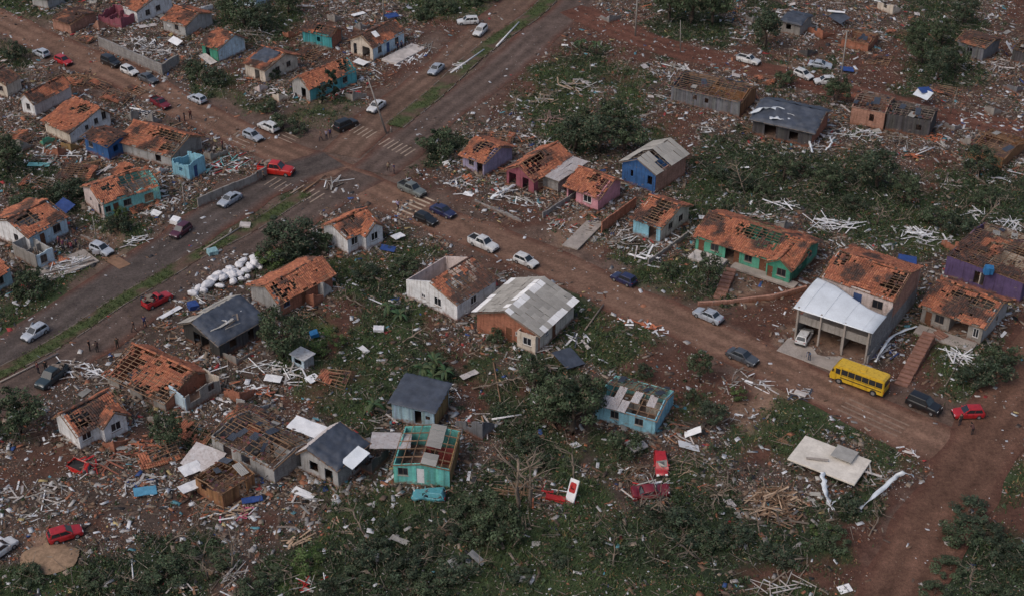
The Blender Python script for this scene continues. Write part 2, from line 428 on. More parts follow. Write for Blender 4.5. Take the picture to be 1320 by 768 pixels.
# grass medians with kerbs
M_KERB = mat('kerb_concrete', (.17, .14, .12), var=.3, scale=.9)
for pts, hw in (([(730, -25), (690, 17), (642, 50), (602, 82), (570, 113), (540, 138), (508, 163)], 1.6),
                ([(392, 250), (325, 293), (260, 326), (200, 362), (150, 391), (100, 425), (50, 455), (0, 481), (-50, 510)], 1.15)):
    ln = smooth_line(pts, 1.2); mb = MB(); kb = MB()
    col = []
    V = []
    for i, p in enumerate(ln):
        d = (ln[min(i + 1, len(ln) - 1)] - ln[max(i - 1, 0)]).normalized(); nr = Vector((-d.y, d.x))
        for t in (-1, -.6, -.2, .2, .6, 1):
            q = p + nr * hw * t; V.append((q.x, q.y, .10 + .05 * (1 - abs(t)) + random.uniform(-.015, .015)))
            k = float(vnoise(np.array([q.x]), np.array([q.y]), 2.0, 61)[0]) * .7 + float(vnoise(np.array([q.x]), np.array([q.y]), .9, 62)[0]) * .3
            f = min(1, max(0, (k - .30) * 5)) * (1 - .5 * abs(t) ** 3); mb.c.append(tuple(np.array((.105, .068, .052)) * (1 - f) + np.array((.062, .082, .034)) * f))
    mb.v = V; n6 = 6
    mb.f = [(i * n6 + j + 1, i * n6 + j, (i + 1) * n6 + j, (i + 1) * n6 + j + 1) for i in range(len(ln) - 1) for j in range(5)]
    for i in range(len(ln) - 1):
        a, b = ln[i], ln[i + 1]; d = (b - a).normalized(); nr = Vector((-d.y, d.x))
        for sgn in (-1, 1):
            if random.random() < .62:
                e1, e2 = (a + nr * sgn * (hw + .10)).to_3d(), (b + nr * sgn * (hw + .10)).to_3d()
                e2 = e1 + (e2 - e1) * .95
                kb.bar(e1 + Vector((0, 0, .05)), e2 + Vector((0, 0, .05 + random.uniform(-.04, .02))), .18, .17)
    med = mb.build('median_strip', M_EARTH, kind='structure')
    kb.build('kerb', M_KERB, med)

def crosswalk(px, py, sd, ad, n, gap, ln, parent, w=.42, m=None):
    c = g(px, py); a1, a2 = gdir(px, py, sd), gdir(px, py, ad)
    S, A = Vector((math.cos(a1), math.sin(a1), 0)), Vector((math.cos(a2), math.sin(a2), 0))
    Wd = Vector((-S.y, S.x, 0)) * w / 2
    for i in range(n):
        q = c + A * (i - (n - 1) / 2) * gap; q.z = .047
        mb = MB(); k = 8; pts = []
        for j in range(k + 1):
            r = q + S * (j / k - .5) * ln * random.uniform(.96, 1.02)
            e = random.uniform(.8, 1.05)
            pts += [r - Wd * e, r + Wd * e]
        mb.add(pts, [(2 * j, 2 * j + 2, 2 * j + 3, 2 * j + 1) for j in range(k)])
        mb.build('crosswalk_stripe', m or (M_MARK if w > .4 else M_MARKW), parent)
crosswalk(533, 266, (1, .42), (.8, -.5), 7, 1.05, 3.4, ROADO['main'])
crosswalk(512, 190, (.8, -.5), (1, .42), 7, 1.0, 3.0, ROADO['north_e'], .3)
crosswalk(468, 170, (.8, -.5), (1, .42), 5, 1.0, 3.0, ROADO['north_w'], .28)
crosswalk(396, 250, (.8, -.5), (1, .42), 5, 1.1, 3.6, ROADO['south_e'], .26)
crosswalk(358, 238, (.8, -.5), (1, .42), 4, 1.1, 3.0, ROADO['south_w'], .2)
crosswalk(1126, 538, (1, .45), (.7, -.6), 4, .95, 8.5, ROADO['main'], .3, mat('faint_road_paint', (.25, .175, .135), var=.4, scale=1.2, fine=3))
crosswalk(318, 178, (1, .42), (.8, -.5), 5, 1.1, 3.6, ROADO['main'], .2)
crosswalk(372, 178, (1, .42), (.8, -.5), 3, 1.0, 3.4, ROADO['main'], .22)

# ------------------------------------------------------------------ house kit
def rot_basis(O, U, V):
    U, V = U.normalized(), V.normalized(); N = U.cross(V).normalized(); V = N.cross(U)
    return Matrix(((U.x, V.x, N.x, O.x), (U.y, V.y, N.y, O.y), (U.z, V.z, N.z, O.z), (0, 0, 0, 1)))

def make_wall(root, p0, d, nin, ln, tops, ops, m, t=.14, plank=False, z0=-.15, crumble=0.0, seed=0):
    """one wall with real openings; tops = [(u, z), ...]; ops = (kind, centre fraction, sill z, width, height)"""
    rr = random.Random(seed)
    d, nin = Vector(d), Vector(nin); p0 = Vector(p0)
    us = {0.0, ln}
    for u, z in tops: us.add(min(max(u, 0), ln))
    rects = []
    for k, fu, z, w, h in ops:
        a, b = max(.05, fu * ln - w / 2), min(ln - .05, fu * ln + w / 2)
        rects.append((k, a, b, z, z + h)); us |= {a, b}
    if plank or crumble:
        st = .28 if plank else .45; k = st
        while k < ln: us.add(k); k += st
    us = sorted(us)
    def top(u):
        for (a, za), (b, zb) in zip(tops, tops[1:]):
            if a <= u <= b: return za + (zb - za) * (u - a) / max(b - a, 1e-6)
        return tops[-1][1]
    mb = MB(); lo = rr.random()
    for a, b in zip(us, us[1:]):
        if b - a < .01: continue
        mid = (a + b) / 2; segs = [(z0, None)]
        for k, ra, rb, za, zb in rects:
            if ra - 1e-4 <= mid <= rb + 1e-4:
                new = []
                for s, e in segs:
                    if e is None:
                        if za > s + .01: new.append((s, za))
                        new.append((zb, None))
                    else: new.append((s, e))
                segs = new
        off = Vector((0, 0, 0)); col = (1, 1, 1)
        if plank:
            off = -nin * rr.uniform(0, .025); s_ = rr.uniform(.72, 1.22); col = (s_, s_ * rr.uniform(.95, 1.04), s_ * rr.uniform(.93, 1.06))
        cr = 0
        if crumble: lo = min(1, max(0, lo + rr.uniform(-.35, .35))); cr = crumble * lo
        for s, e in segs:
            za, zb = (top(a + 1e-4) - cr, top(b - 1e-4) - cr) if e is None else (e, e)
            if min(za, zb) <= s + .02: continue
            A, B = p0 + d * a + off, p0 + d * b + off
            i = nin * t; Z = lambda q, z: Vector((q.x, q.y, z))
            P = [Z(A, s), Z(B, s), Z(B + i, s), Z(A + i, s), Z(A, za), Z(B, zb), Z(B + i, zb), Z(A + i, za)]
            if d.cross(nin).z < 0: P = [P[1], P[0], P[3], P[2], P[5], P[4], P[7], P[6]]
            mb.hexa(P, col)
    mb.build('wall', m, root)
    for k, a, b, za, zb in rects:
        A = p0 + d * ((a + b) / 2) + nin * (t * .45); w, h = b - a, zb - za
        zc = (za + zb) / 2
        if k in ('win', 'winw', 'winb'):
            f = MB(); fw = .07
            for uu, zz, sw, sh in ((-w / 2 + fw / 2, 0, fw, h), (w / 2 - fw / 2, 0, fw, h), (0, h / 2 - fw / 2, w - 2 * fw, fw), (0, -h / 2 + fw / 2, w - 2 * fw, fw), (0, 0, .05, h - 2 * fw)):
                c = A + d * uu; f.bar((c - d * sw / 2) + Vector((0, 0, zc + zz)), (c + d * sw / 2) + Vector((0, 0, zc + zz)), .08, sh)
            wo = f.build('window', {'win': M_FRAME, 'winw': M_FRAMEW, 'winb': M_DOORB}[k], root)
            pn = MB(); c = A + nin * .01; pn.bar(c - d * (w / 2 - fw) + Vector((0, 0, zc)), c + d * (w / 2 - fw) + Vector((0, 0, zc)), .02, h - 2 * fw)
            pn.build('pane', M_GLASS, wo)
            sb = MB(); c = p0 + d * ((a + b) / 2) - nin * .03; sb.bar(c - d * (w / 2 + .06) + Vector((0, 0, za - .045)), c + d * (w / 2 + .06) + Vector((0, 0, za - .045)), .12, .08)
            sb.build('sill', M_SLAB, wo)
        elif k in ('door', 'doorb', 'doorw'):
            f = MB(); f.bar(A - d * (w / 2 - .02) + Vector((0, 0, zc)), A + d * (w / 2 - .02) + Vector((0, 0, zc)), .05, h - .04)
            do = f.build('door', {'door': M_DOOR, 'doorb': M_DOORB, 'doorw': M_FRAMEW}[k], root)
            hd = MB(); hd.box(A + d * (w * .36) - nin * .06 + Vector((0, 0, za + 1.0)), (.06, .06, .12)); hd.build('handle', M_RIM, do)

TERRA = ((.50, .185, .10), (.43, .155, .09), (.55, .22, .125), (.38, .145, .09))
OLD = ((.135, .075, .058), (.10, .064, .054), (.17, .083, .06), (.085, .061, .054))

def tile_slope(root, O, U, V, Lu, Sv, holes, dmg, old, seed, mbT, clip=None, rafter=True, frame_only=False, timber=None, batt=None, sag=.30):
    """clay tiles row by row on battens and rafters; holes = fractions (u0, u1, v0, v1) where the storm took the tiles"""
    rr = random.Random(seed); U, V = U.normalized(), V.normalized(); N = U.cross(V).normalized()
    tw, te, tl = .30, .40, .48
    nu, nv = int(Lu / tw), int(Sv / te)
    so_ = Vector((seed * 3.7, seed * 1.3, 0))
    def sg(u, v): return Vector((0, 0, (noise.noise(Vector((u * .35, v * .35, 11)) + so_) - .25) * sag))
    def missing(u, v):
        q = Vector((u * .55, v * .55, 0)) + so_
        j = noise.noise(q * 1.8) * .16 + noise.noise(q * 4.1) * .06
        for a, b, c, e in holes:
            if a + j < u / Lu < b + j and c + j < v / Sv < e + j: return rr.random() > .07
        return noise.noise(q) + .45 * noise.noise(q * 2.7) > .86 - 2.4 * dmg if dmg > 0 else False
    if not frame_only:
        for r in range(nv):
            for c in range(nu):
                u, v = c * tw, r * te
                if clip and not clip(u + tw / 2, v + te / 2): continue
                if missing(u, v) or rr.random() < .014 or ((r == 0 or c in (0, nu - 1)) and noise.noise(Vector((u * .8, v * .8, 9)) + so_) > .12): continue
                age = noise.noise(Vector((u * .28, v * .28, 3)) + so_) * 1.5 + .5 + noise.noise(Vector((u * .9, v * .9, 5)) + so_) * .5
                age = min(1, max(0, (age - (1 - old * 1.12 - .05)) * 2.8 + .1))
                a, b = rr.choice(TERRA), rr.choice(OLD); s = rr.uniform(.8, 1.15)
                col = tuple((a[i] * (1 - age) + b[i] * age) * s for i in range(3))
                sk = rr.gauss(0, .02) + (rr.gauss(0, .14) if rr.random() < .08 else 0); lift = rr.uniform(0, .03) + (.06 if rr.random() < .03 else 0)
                P = []; sgv = sg(u, v)
                for v_, l_ in ((v - .03, .045 + lift), (v + tl - .03, .012)):
                    for uu, hh in ((0, 0), (.3, .075), (.7, .075), (1, 0)):
                        P.append(O + U * (u + uu * tw * 1.02 + sk * (v_ - v)) + V * v_ + N * (hh + l_) + sgv)
                mbT.add(P, [(0, 1, 5, 4), (1, 2, 6, 5), (2, 3, 7, 6)], col)
    if rafter:
        tb = timber or M_TIMBER
        n = max(3, int(Lu / 1.05) + 1)
        for i in range(n):
            u = .06 + (Lu - .12) * i / (n - 1)
            if clip and not clip(u, Sv * .3): continue
            if frame_only and rr.random() < .08: continue
            mb = MB(); mb.bar(O + U * u - N * .12 + sg(u, 0), O + U * (u + rr.gauss(0, .06)) + V * (Sv - .02) - N * (.12 + rr.uniform(-.0, .03)) + sg(u, Sv), .08, .13, N)
            mb.build('rafter', tb, root)
        nb = max(3, int(Sv / .52)); bb = MB() if not frame_only else None
        for i in range(nb + 1):
            v = .05 + (Sv - .1) * i / nb
            a0, a1 = 0, Lu
            if frame_only:
                if rr.random() < .12: continue
                a0, a1 = rr.uniform(0, .12) * Lu, Lu * (1 - rr.uniform(0, .15)); bb = MB()
            bb.bar(O + U * a0 + V * v - N * .034 + sg(a0, v), O + U * a1 + V * (v + rr.gauss(0, .04)) - N * .034 + sg(a1, v), .075, .055, N)
            if frame_only: bb.build('batten', tb, root)
        if not frame_only: bb.build('battens', tb, root, kind='stuff')
        else:                                              # sheets and tiles still caught in the bare frame
            for _ in range(rr.randint(1, 4)):
                o = link('roof_sheet', sheet_mesh(rr.choice((M_FIBRO, M_TARP, M_TARP))), root); o.matrix_basis = rot_basis(O + U * rr.uniform(0, Lu * .8) + V * rr.uniform(0, Sv * .6) + N * .07, U, V) @ Matrix.Rotation(rr.gauss(0, .25), 4, 'Z') @ Matrix.Rotation(rr.gauss(0, .06), 4, 'X')
                o.scale = (rr.uniform(.35, 1.0), rr.uniform(.5, 2.2), 1)
            for _ in range(int(Lu * 5)):
                u, v = rr.random() * Lu, rr.random() ** 1.5 * Sv; c = tuple(q * rr.uniform(.7, 1.2) for q in rr.choice(OLD)); R_ = Matrix.Rotation(rr.uniform(0, 3), 3, N)
                mbT.add([O + U * u + V * v + N * .03 + R_ @ (U * a + V * b) for a, b in ((0, 0), (.3, 0), (.3, .45), (0, .45))], [(0, 1, 2, 3)], c)

_sheetcache = {}
def sheet_mesh(m, w=1.1, l=1.0, waves=5, amp=.025):
    k = (m.name, w)
    if k not in _sheetcache:
        mb = MB(); n = waves * 2 + 1
        P = []
        for j in (0, 1):
            for i in range(n): P.append((w * i / (n - 1), l * j, amp * (1 if i % 2 else -1)))
        mb.add(P, [(i, i + 1, n + i + 1, n + i) for i in range(n - 1)])
        me = mb.mesh('sheet', m); _sheetcache[k] = me
    return _sheetcache[k]

def sheet_slope(root, O, U, V, Lu, Sv, holes, dmg, seed, mats, timber=None, long_=2.1):
    rr = random.Random(seed); U, V = U.normalized(), V.normalized(); N = U.cross(V).normalized()
    nu, nv = max(1, round(Lu / 1.05)), max(1, round(Sv / long_)); w, l = Lu / nu, Sv / nv
    for r in range(nv):
        for c in range(nu):
            fu, fv = (c + .5) / nu, (r + .5) / nv
            if any(a < fu < b and p < fv < q for a, b, p, q in holes) or rr.random() < dmg: continue
            B = rot_basis(O + U * (c * w) + V * (r * l) + N * (.02 + (.012 if (r + c) % 2 else 0) + .02 * (nv - r)), U, V)
            mm = mats(fu, fv, rr) if callable(mats) else mats
            o = link('roof_sheet', sheet_mesh(mm), root)
            o.matrix_basis = B @ Matrix.Rotation(rr.gauss(0, .03), 4, 'X') @ Matrix.Rotation(rr.gauss(0, .02), 4, 'Z')
            o.scale = (w / 1.1 * .985, l * 1.02, 1)
    tb = timber or M_TIMBERG
    n = max(3, int(Lu / 1.3) + 1)
    for i in range(n):
        u = .06 + (Lu - .12) * i / (n - 1); mb = MB(); mb.bar(O + U * u - N * .17, O + U * u + V * Sv - N * .17, .07, .13, N); mb.build('rafter', tb, root)
    for i in range(max(3, int(Sv / .9)) + 1):
        v = .06 + (Sv - .12) * i / max(3, int(Sv / .9)); mb = MB(); mb.bar(O + U * .02 + V * v - N * .07, O + U * (Lu - .02) + V * v - N * .07, .06, .06, N); mb.build('purlin', tb, root)

def tarp_slope(root, O, U, V, Lu, Sv, seed, m, sag=.16, name='tarpaulin', drape=.35):
    U, V = U.normalized(), V.normalized(); N = U.cross(V).normalized(); nu, nv = 40, 28; P = []
    for j in range(nv + 1):
        for i in range(nu + 1):
            u, v = Lu * i / nu, Sv * j / nv
            e = min(i, nu - i, j * 1.3) / 5
            q = Vector((u * .6 + seed, v * .6, seed))
            z = .16 + noise.noise(q) * sag + noise.noise(q * 2.6) * sag * .7 + abs(noise.noise(q * 1.7 + Vector((5, 2, 1)))) * sag * .9 - (drape * (1 - e) ** 2 if e < 1 else 0)
            ed = noise.noise(Vector((i * .6, j * .6, seed))) * .22 if min(i, nu - i, j, nv - j) == 0 else 0
            P.append(O + U * (u + ed) + V * (v + ed) + N * z)
    mb = MB(); mb.add(P, [(j * (nu + 1) + i, j * (nu + 1) + i + 1, (j + 1) * (nu + 1) + i + 1, (j + 1) * (nu + 1) + i) for j in range(nv) for i in range(nu)])
    o = mb.build(name, m, root, smooth=True)
    sm = o.modifiers.new('thickness', 'SOLIDIFY'); sm.thickness = .02
    return o

SEED = [100]
def block(root, x0, y0, L, D, h, ridge='x', rise=1.2, rt=.5, roof='tile', mats='white', ops=None, holes=None, dmg=.05, old=.35, ov=.38, slopes='fb', walls='ABCD',
          crumble=0.0, inner=True, timber=None, tarps=(), sheetm=None, tops=None, planks='', zbase=0.0, ridgecap=True, frames=(), floor=True, sheetlen=2.1):
    """one rectangular volume: A faces the camera's lower left (y = 0), B its lower right (x = L), C and D are behind"""
    SEED[0] += 17; sd = SEED[0]
    ops = ops or {}; holes = holes or {}
    mm = (lambda f: WM[mats.get(f, mats.get('*', 'white'))]) if isinstance(mats, dict) else (lambda f: WM[mats])
    t = .14
    if roof == 'mono': tz = {'A': [(0, h), (L, h)], 'B': [(0, h), (D, h + rise)], 'C': [(0, h + rise), (L, h + rise)], 'D': [(0, h), (D, h + rise)]}
    elif roof == 'none': tz = {k: [(0, h), (q, h)] for k, q in zip('ABCD', (L, D, L, D))}
    elif ridge == 'x':
        gb = [(0, h), (D * rt, h + rise), (D, h + (rise * .1 if rt > .65 else 0))]
        tz = {'A': [(0, h), (L, h)], 'C': [(0, gb[-1][1]), (L, gb[-1][1])], 'B': gb, 'D': gb}
    else:
        gb = [(0, h), (L * rt, h + rise), (L, h)]
        tz = {'A': gb, 'C': gb, 'B': [(0, h), (D, h)], 'D': [(0, h), (D, h)]}
    if tops: tz.update({k: [(u * (L if k in 'AC' else D), z) for u, z in v] for k, v in tops.items()})
    cut = .16 if roof != 'none' else 0
    spec = {'A': ((x0, y0, 0), (1, 0, 0), (0, 1, 0), L, 0), 'C': ((x0, y0 + D, 0), (1, 0, 0), (0, -1, 0), L, 0),
            'B': ((x0 + L, y0, 0), (0, 1, 0), (-1, 0, 0), D, t), 'D': ((x0, y0, 0), (0, 1, 0), (1, 0, 0), D, t)}
    for f in walls:
        p, d, n, ln, tr = spec[f]
        tp = [(u, z - cut) for u, z in tz[f]]
        p = Vector(p) + Vector((0, 0, 0))
        op = [(k, u, z + zbase, w, hh) for k, u, z, w, hh in ops.get(f, [])]
        if tr:    # the side walls butt between front and back walls
            p = p + Vector(d) * tr; l2 = ln - 2 * tr
            tp = [(min(max(u - tr, 0), l2), z) for u, z in tp]
            op = [(k, (u * ln - tr) / l2, z, w, hh) for k, u, z, w, hh in op]
            ln = l2
        make_wall(root, p, d, n, ln, tp, op, mm(f), t, plank=f in planks, crumble=crumble if f in 'ABCD' else 0, seed=sd + ord(f), z0=zbase - .15)
    if floor:
        mb = MB(); mb.box((x0 + L / 2, y0 + D / 2, zbase + .06), (L - 2 * t - .01, D - 2 * t - .01, .16)); mb.build('floor', M_FLOOR, root)
    if inner and L > 5:
        make_wall(root, (x0 + L * .45, y0 + t, 0), (0, 1, 0), (1, 0, 0), D - 2 * t, [(0, h - .35), (D - 2 * t, h - .35)], [('hole', .6, zbase + .1, .85, 2.05)], mm('i') if isinstance(mats, dict) and 'i' in mats else mm('A'), .12, seed=sd, crumble=.4 if roof == 'none' else 0)
        make_wall(root, (x0 + L * .45 + .13, y0 + D * .55, 0), (1, 0, 0), (0, 1, 0), L * .55 - t - .13, [(0, h - .35), (L * .55 - t - .13, h - .35)], [('hole', .3, zbase + .1, .85, 2.05)], mm('i') if isinstance(mats, dict) and 'i' in mats else mm('A'), .12, seed=sd + 1, crumble=.4 if roof == 'none' else 0)
    if roof == 'none': return
    X, Y, Z = Vector((1, 0, 0)), Vector((0, 1, 0)), Vector((0, 0, 1))
    S = {}
    if roof == 'mono':
        tn = rise / D; S['f'] = (Vector((x0 - ov, y0 - ov, h - ov * tn)), X, (Y + Z * tn), L + 2 * ov, (D + 2 * ov) * math.hypot(1, tn))
    elif ridge == 'x':
        tn = rise / (D * rt); S['f'] = (Vector((x0 - ov, y0 - ov, h - ov * tn)), X, Y + Z * tn, L + 2 * ov, (D * rt + ov) * math.hypot(1, tn))
        e = D * (1 - rt); hb = tz['B'][-1][1]; tb = (h + rise - hb) / e; S['b'] = (Vector((x0 + L + ov, y0 + D + ov, hb - ov * tb)), -X, -Y + Z * tb, L + 2 * ov, (e + ov) * math.hypot(1, tb))
        rc = (Vector((x0 - ov, y0 + D * rt, h + rise)), X, L + 2 * ov)
    else:
        e = L * (1 - rt); tn = rise / e; S['f'] = (Vector((x0 + L + ov, y0 - ov, h - ov * tn)), Y, -X + Z * tn, D + 2 * ov, (e + ov) * math.hypot(1, tn))
        e = L * rt; tb = rise / e; S['b'] = (Vector((x0 - ov, y0 + D + ov, h - ov * tb)), -Y, X + Z * tb, D + 2 * ov, (e + ov) * math.hypot(1, tb))
        rc = (Vector((x0 + L * rt, y0 - ov, h + rise)), Y, D + 2 * ov)
    mbT = MB(); sm = sheetm or M_FIBRO
    rf = 'tile' if roof == 'mono' else roof
    for i, k in enumerate(slopes):
        if k not in S: continue
        O, U, V, Lu, Sv = S[k]
        kind = frames and k in frames and 'frame' or rf
        if isinstance(roof, dict): kind = roof[k]
        if sheetm and roof == 'mono': kind = 'sheet'
        if kind == 'tile': tile_slope(root, O, U, V, Lu, Sv, holes.get(k, ()), dmg, old, sd + i * 7, mbT, timber=timber)
        elif kind == 'frame': tile_slope(root, O, U, V, Lu, Sv, (), 0, old, sd + i * 7, mbT, frame_only=True, timber=timber)
        elif kind == 'sheet': sheet_slope(root, O, U, V, Lu, Sv, holes.get(k, ()), dmg, sd + i * 7, sm, timber, sheetlen)
        elif kind == 'tarp':
            sheet_slope(root, O, U, V, Lu, Sv, [(-1, 2, -1, 2)], 0, sd, M_FIBRO, timber); tarp_slope(root, O, U, V, Lu, Sv, sd % 50, M_TARP)
        if k in tarps: tarp_slope(root, O + U.normalized() * Lu * .1 + V.normalized() * Sv * .25, U, V, Lu * .75, Sv * .7, sd % 50, M_TARP)
    if mbT.v:
        if ridgecap and roof != 'mono' and not (isinstance(roof, dict) and 'tile' not in roof.values()) and roof != 'tarp':
            O, d, ln = rc; n = int(ln / .4); sdv = Vector((-d.y, d.x, 0))
            hf = holes.get('f', ())
            for i in range(n):
                q = Vector((i * .3 + sd, 0, 0))
                if noise.noise(q) > .35 or random.random() < .06: continue
                fr = (i + .5) / n
                if any(a < fr < b and e > .95 for a, b, c, e in hf): continue
                a, b = O + d * (i * .4 - .02), O + d * (i * .4 + .42); s = random.uniform(.75, 1.15); c = tuple(v * s for v in random.choice(TERRA if random.random() > old else OLD))
                P = []
                for p_, hh in ((a, .10), (b, .08)):
                    P += [p_ - sdv * .17 - Z * .03, p_ - sdv * .09 + Z * hh, p_ + sdv * .09 + Z * hh, p_ + sdv * .17 - Z * .03]
                mbT.add(P, [(0, 1, 5, 4), (1, 2, 6, 5), (2, 3, 7, 6)], c)
        mbT.build('roof_tiles', M_TILE, root, kind='stuff')

def house(name, label, N, W, E, h, cat='house', group='storm-damaged houses', z=0.0, wings=(), **k):
    n, w, e = g(*N, z), g(*W, z), g(*E, z)
    du, dv = (n - w), (e - n)
    au, av = math.atan2(du.y, du.x), math.atan2(dv.y, dv.x) - math.pi / 2
    lu, lv = du.length, dv.length
    da = (av - au + math.pi) % (2 * math.pi) - math.pi
    a = au + da * lv / (lu + lv)
    X, Y = Vector((math.cos(a), math.sin(a), 0)), Vector((-math.sin(a), math.cos(a), 0))
    L, D = abs(du.dot(X)), abs(dv.dot(Y))
    o = (n + w) / 2 - X * L / 2
    root = link(name, None, None, label, cat, group)
    root.empty_display_size = .5
    root.location = (o.x, o.y, 0); root.rotation_euler = (0, 0, a)
    FOOT.append(((o.x, o.y), (X.x, X.y), (Y.x, Y.y), L, D))
    block(root, 0, 0, L, D, h, **k)
    for wg in wings:
        fx, fy, fl, fd, hh, kw = wg
        block(root, fx * L, fy * D, fl * L, fd * D, hh, **kw)
    root['_L'], root['_D'] = L, D
    return root, L, D

# ------------------------------------------------------------------ vehicles
PAINT = {}
def paint(n, c, metal=0.0):
    if n not in PAINT: PAINT[n] = mat('paint_' + n, c, rough=.32, var=.06, scale=2.0, spec=.5, metal=metal, coat=.25, dirt=.30)
    return PAINT[n]
for n, c in (('white', (.62, .63, .64)), ('silver', (.36, .40, .46)), ('palesilver', (.45, .49, .55)), ('grey', (.075, .085, .10)), ('black', (.014, .015, .018)), ('navy', (.022, .028, .085)), ('darkteal', (.03, .05, .06)),
             ('red', (.42, .018, .025)), ('darkred', (.17, .012, .022)), ('maroon', (.085, .02, .04)), ('greygreen', (.15, .17, .165)), ('yellow', (.66, .42, .03)), ('turq', (.10, .34, .40)), ('truckred', (.50, .02, .015))): paint(n, c)

def car_kit(kind):
    """returns dict of meshes: body, cabin, glass list ... in metres, front towards +x"""
    spec = {  # length, width, deck points (x, z), cabin base x0,x1, cabin top x0,x1, roof z
     'hatch': (3.85, 1.64, [(-1.92, .72), (-1.75, .86), (.75, .90), (1.72, .74), (1.92, .58)], (-1.86, .88), (-1.52, .12), 1.44),
     'sedan': (4.35, 1.70, [(-2.17, .76), (-2.02, .92), (-1.25, .95), (.88, .92), (1.98, .74), (2.17, .58)], (-1.50, .98), (-.92, .28), 1.42),
     'wagon': (4.25, 1.70, [(-2.12, .80), (-2.05, .92), (.85, .93), (1.92, .76), (2.12, .60)], (-2.06, .95), (-1.85, .22), 1.50),
     'suv': (4.35, 1.80, [(-2.17, .95), (-2.05, 1.05), (.85, 1.06), (1.98, .96), (2.17, .72)], (-2.05, .98), (-1.85, .35), 1.74),
     'pickup': (4.95, 1.76, [(-2.47, .98), (-2.42, 1.02), (.95, 1.02), (2.25, .92), (2.47, .70)], (-.95, 1.12), (-.75, .48), 1.72),
     'single': (4.45, 1.66, [(-2.22, .90), (-2.16, .95), (.80, .95), (2.0, .80), (2.22, .60)], (-.35, .95), (-.20, .30), 1.52),
    }[kind]
    Ln, Wd, deck, cb, ct, zr = spec
    hw = Wd / 2; wr = .31; xa = (-Ln / 2 + (.78 if kind != 'pickup' else 1.05), Ln / 2 - .78)
    def dz(x):
        for (a, za), (b, zb) in zip(deck, deck[1:]):
            if a <= x <= b: return za + (zb - za) * (x - a) / (b - a)
        return deck[-1][1]
    xs = sorted({p[0] for p in deck} | {xa[0] - wr - .06, xa[0] - wr * .7, xa[0], xa[0] + wr * .7, xa[0] + wr + .06, xa[1] - wr - .06, xa[1] - wr * .7, xa[1], xa[1] + wr * .7, min(xa[1] + wr + .06, Ln / 2 - .06)})
    def zb(x):
        for c in xa:
            r = wr + .06
            if abs(x - c) < r + 1e-6: return .24 + math.sqrt(max(0, r * r - (x - c) ** 2)) * .98
        return .24
    rings = []
    for x in xs:
        e = min(1, (Ln / 2 - abs(x)) / .55); k = .84 + .16 * math.sqrt(max(0, e))
        t = dz(x); b = min(zb(x), t - .12); w = hw * k
        rings.append([(x, -w * .97, b), (x, -w, (b + t) * .5), (x, -w * .985, t - .10), (x, -w * .90, t), (x, 0, t + .025), (x, w * .90, t), (x, w * .985, t - .10), (x, w, (b + t) * .5), (x, w * .97, b)])
    mb = MB(); n = 9
    for r in rings: mb.add(r, [])
    for i in range(len(rings) - 1):
        for j in range(n - 1): mb.f.append((i * n + j, (i + 1) * n + j, (i + 1) * n + j + 1, i * n + j + 1))
        mb.f.append((i * n + n - 1, (i + 1) * n + n - 1, (i + 1) * n, i * n))
    mb.f.append(tuple(range(n))); mb.f.append(tuple((len(rings) - 1) * n + j for j in range(n))[::-1])
    kit = {'body': mb.mesh('car_body')}
    bm = bmesh.new(); bm.from_mesh(kit['body']); bmesh.ops.recalc_face_normals(bm, faces=bm.faces); bm.to_mesh(kit['body']); bm.free(); kit['body'].shade_smooth()
    try: kit['body'].set_sharp_from_angle(angle=math.radians(42))
    except Exception: pass
    zb0 = dz((cb[0] + cb[1]) / 2) - .02; wb, wt = hw * .89, hw * .74
    P = [(cb[0], -wb, zb0), (cb[1], -wb, zb0), (cb[1], wb, zb0), (cb[0], wb, zb0), (ct[0], -wt, zr), (ct[1], -wt, zr), (ct[1], wt, zr), (ct[0], wt, zr)]
    c = MB(); c.hexa(P); me = c.mesh('car_cabin')
    bm = bmesh.new(); bm.from_mesh(me); bmesh.ops.bevel(bm, geom=[e for e in bm.edges if all(v.co.z > zb0 + .1 for v in e.verts)], offset=.09, segments=3, affect='EDGES', profile=.6); bm.to_mesh(me); bm.free(); me.shade_smooth()
    try: me.set_sharp_from_angle(angle=math.radians(35))
    except Exception: pass
    kit['cabin'] = me
    gl = []
    def quad(a, b, c_, d_, fa, fb, fc, fd, off):
        a, b, c_, d_ = map(Vector, (a, b, c_, d_))
        def at(u, v): return (a * (1 - u) + b * u) * (1 - v) + (d_ * (1 - u) + c_ * u) * v
        q = [at(fa, fc), at(fb, fc), at(fb, fd), at(fa, fd)]; nr = (q[1] - q[0]).cross(q[3] - q[0]).normalized() * off
        m_ = MB(); m_.hexa([p - nr * .6 for p in q] + [p + nr * .35 for p in q]); return m_.mesh('glass', M_CARGLASS)
    off = .03
    kit['windscreen'] = quad(P[1], P[2], P[6], P[5], .07, .93, .10, .92, off)
    kit['rear_window'] = quad(P[3], P[0], P[4], P[7], .08, .92, .14, .88, off)
    ns = {'hatch': 2, 'sedan': 2, 'wagon': 3, 'suv': 3, 'pickup': 2, 'single': 1}[kind]
    for s in range(ns):
        f0, f1 = .07 + .86 * s / ns + .012, .07 + .86 * (s + 1) / ns - .012
        gl.append(quad(P[0], P[1], P[5], P[4], f0, f1, .14, .84, off)); gl.append(quad(P[2], P[3], P[7], P[6], 1 - f1, 1 - f0, .14, .84, off))
    kit['side_window'] = gl
    ty = MB(); ty.tube([(0, -.10, 0), (0, -.085, 0), (0, .085, 0), (0, .10, 0)], [.25, .305, .305, .25], 18); kit['wheel'] = ty.mesh('wheel', M_TYRE)
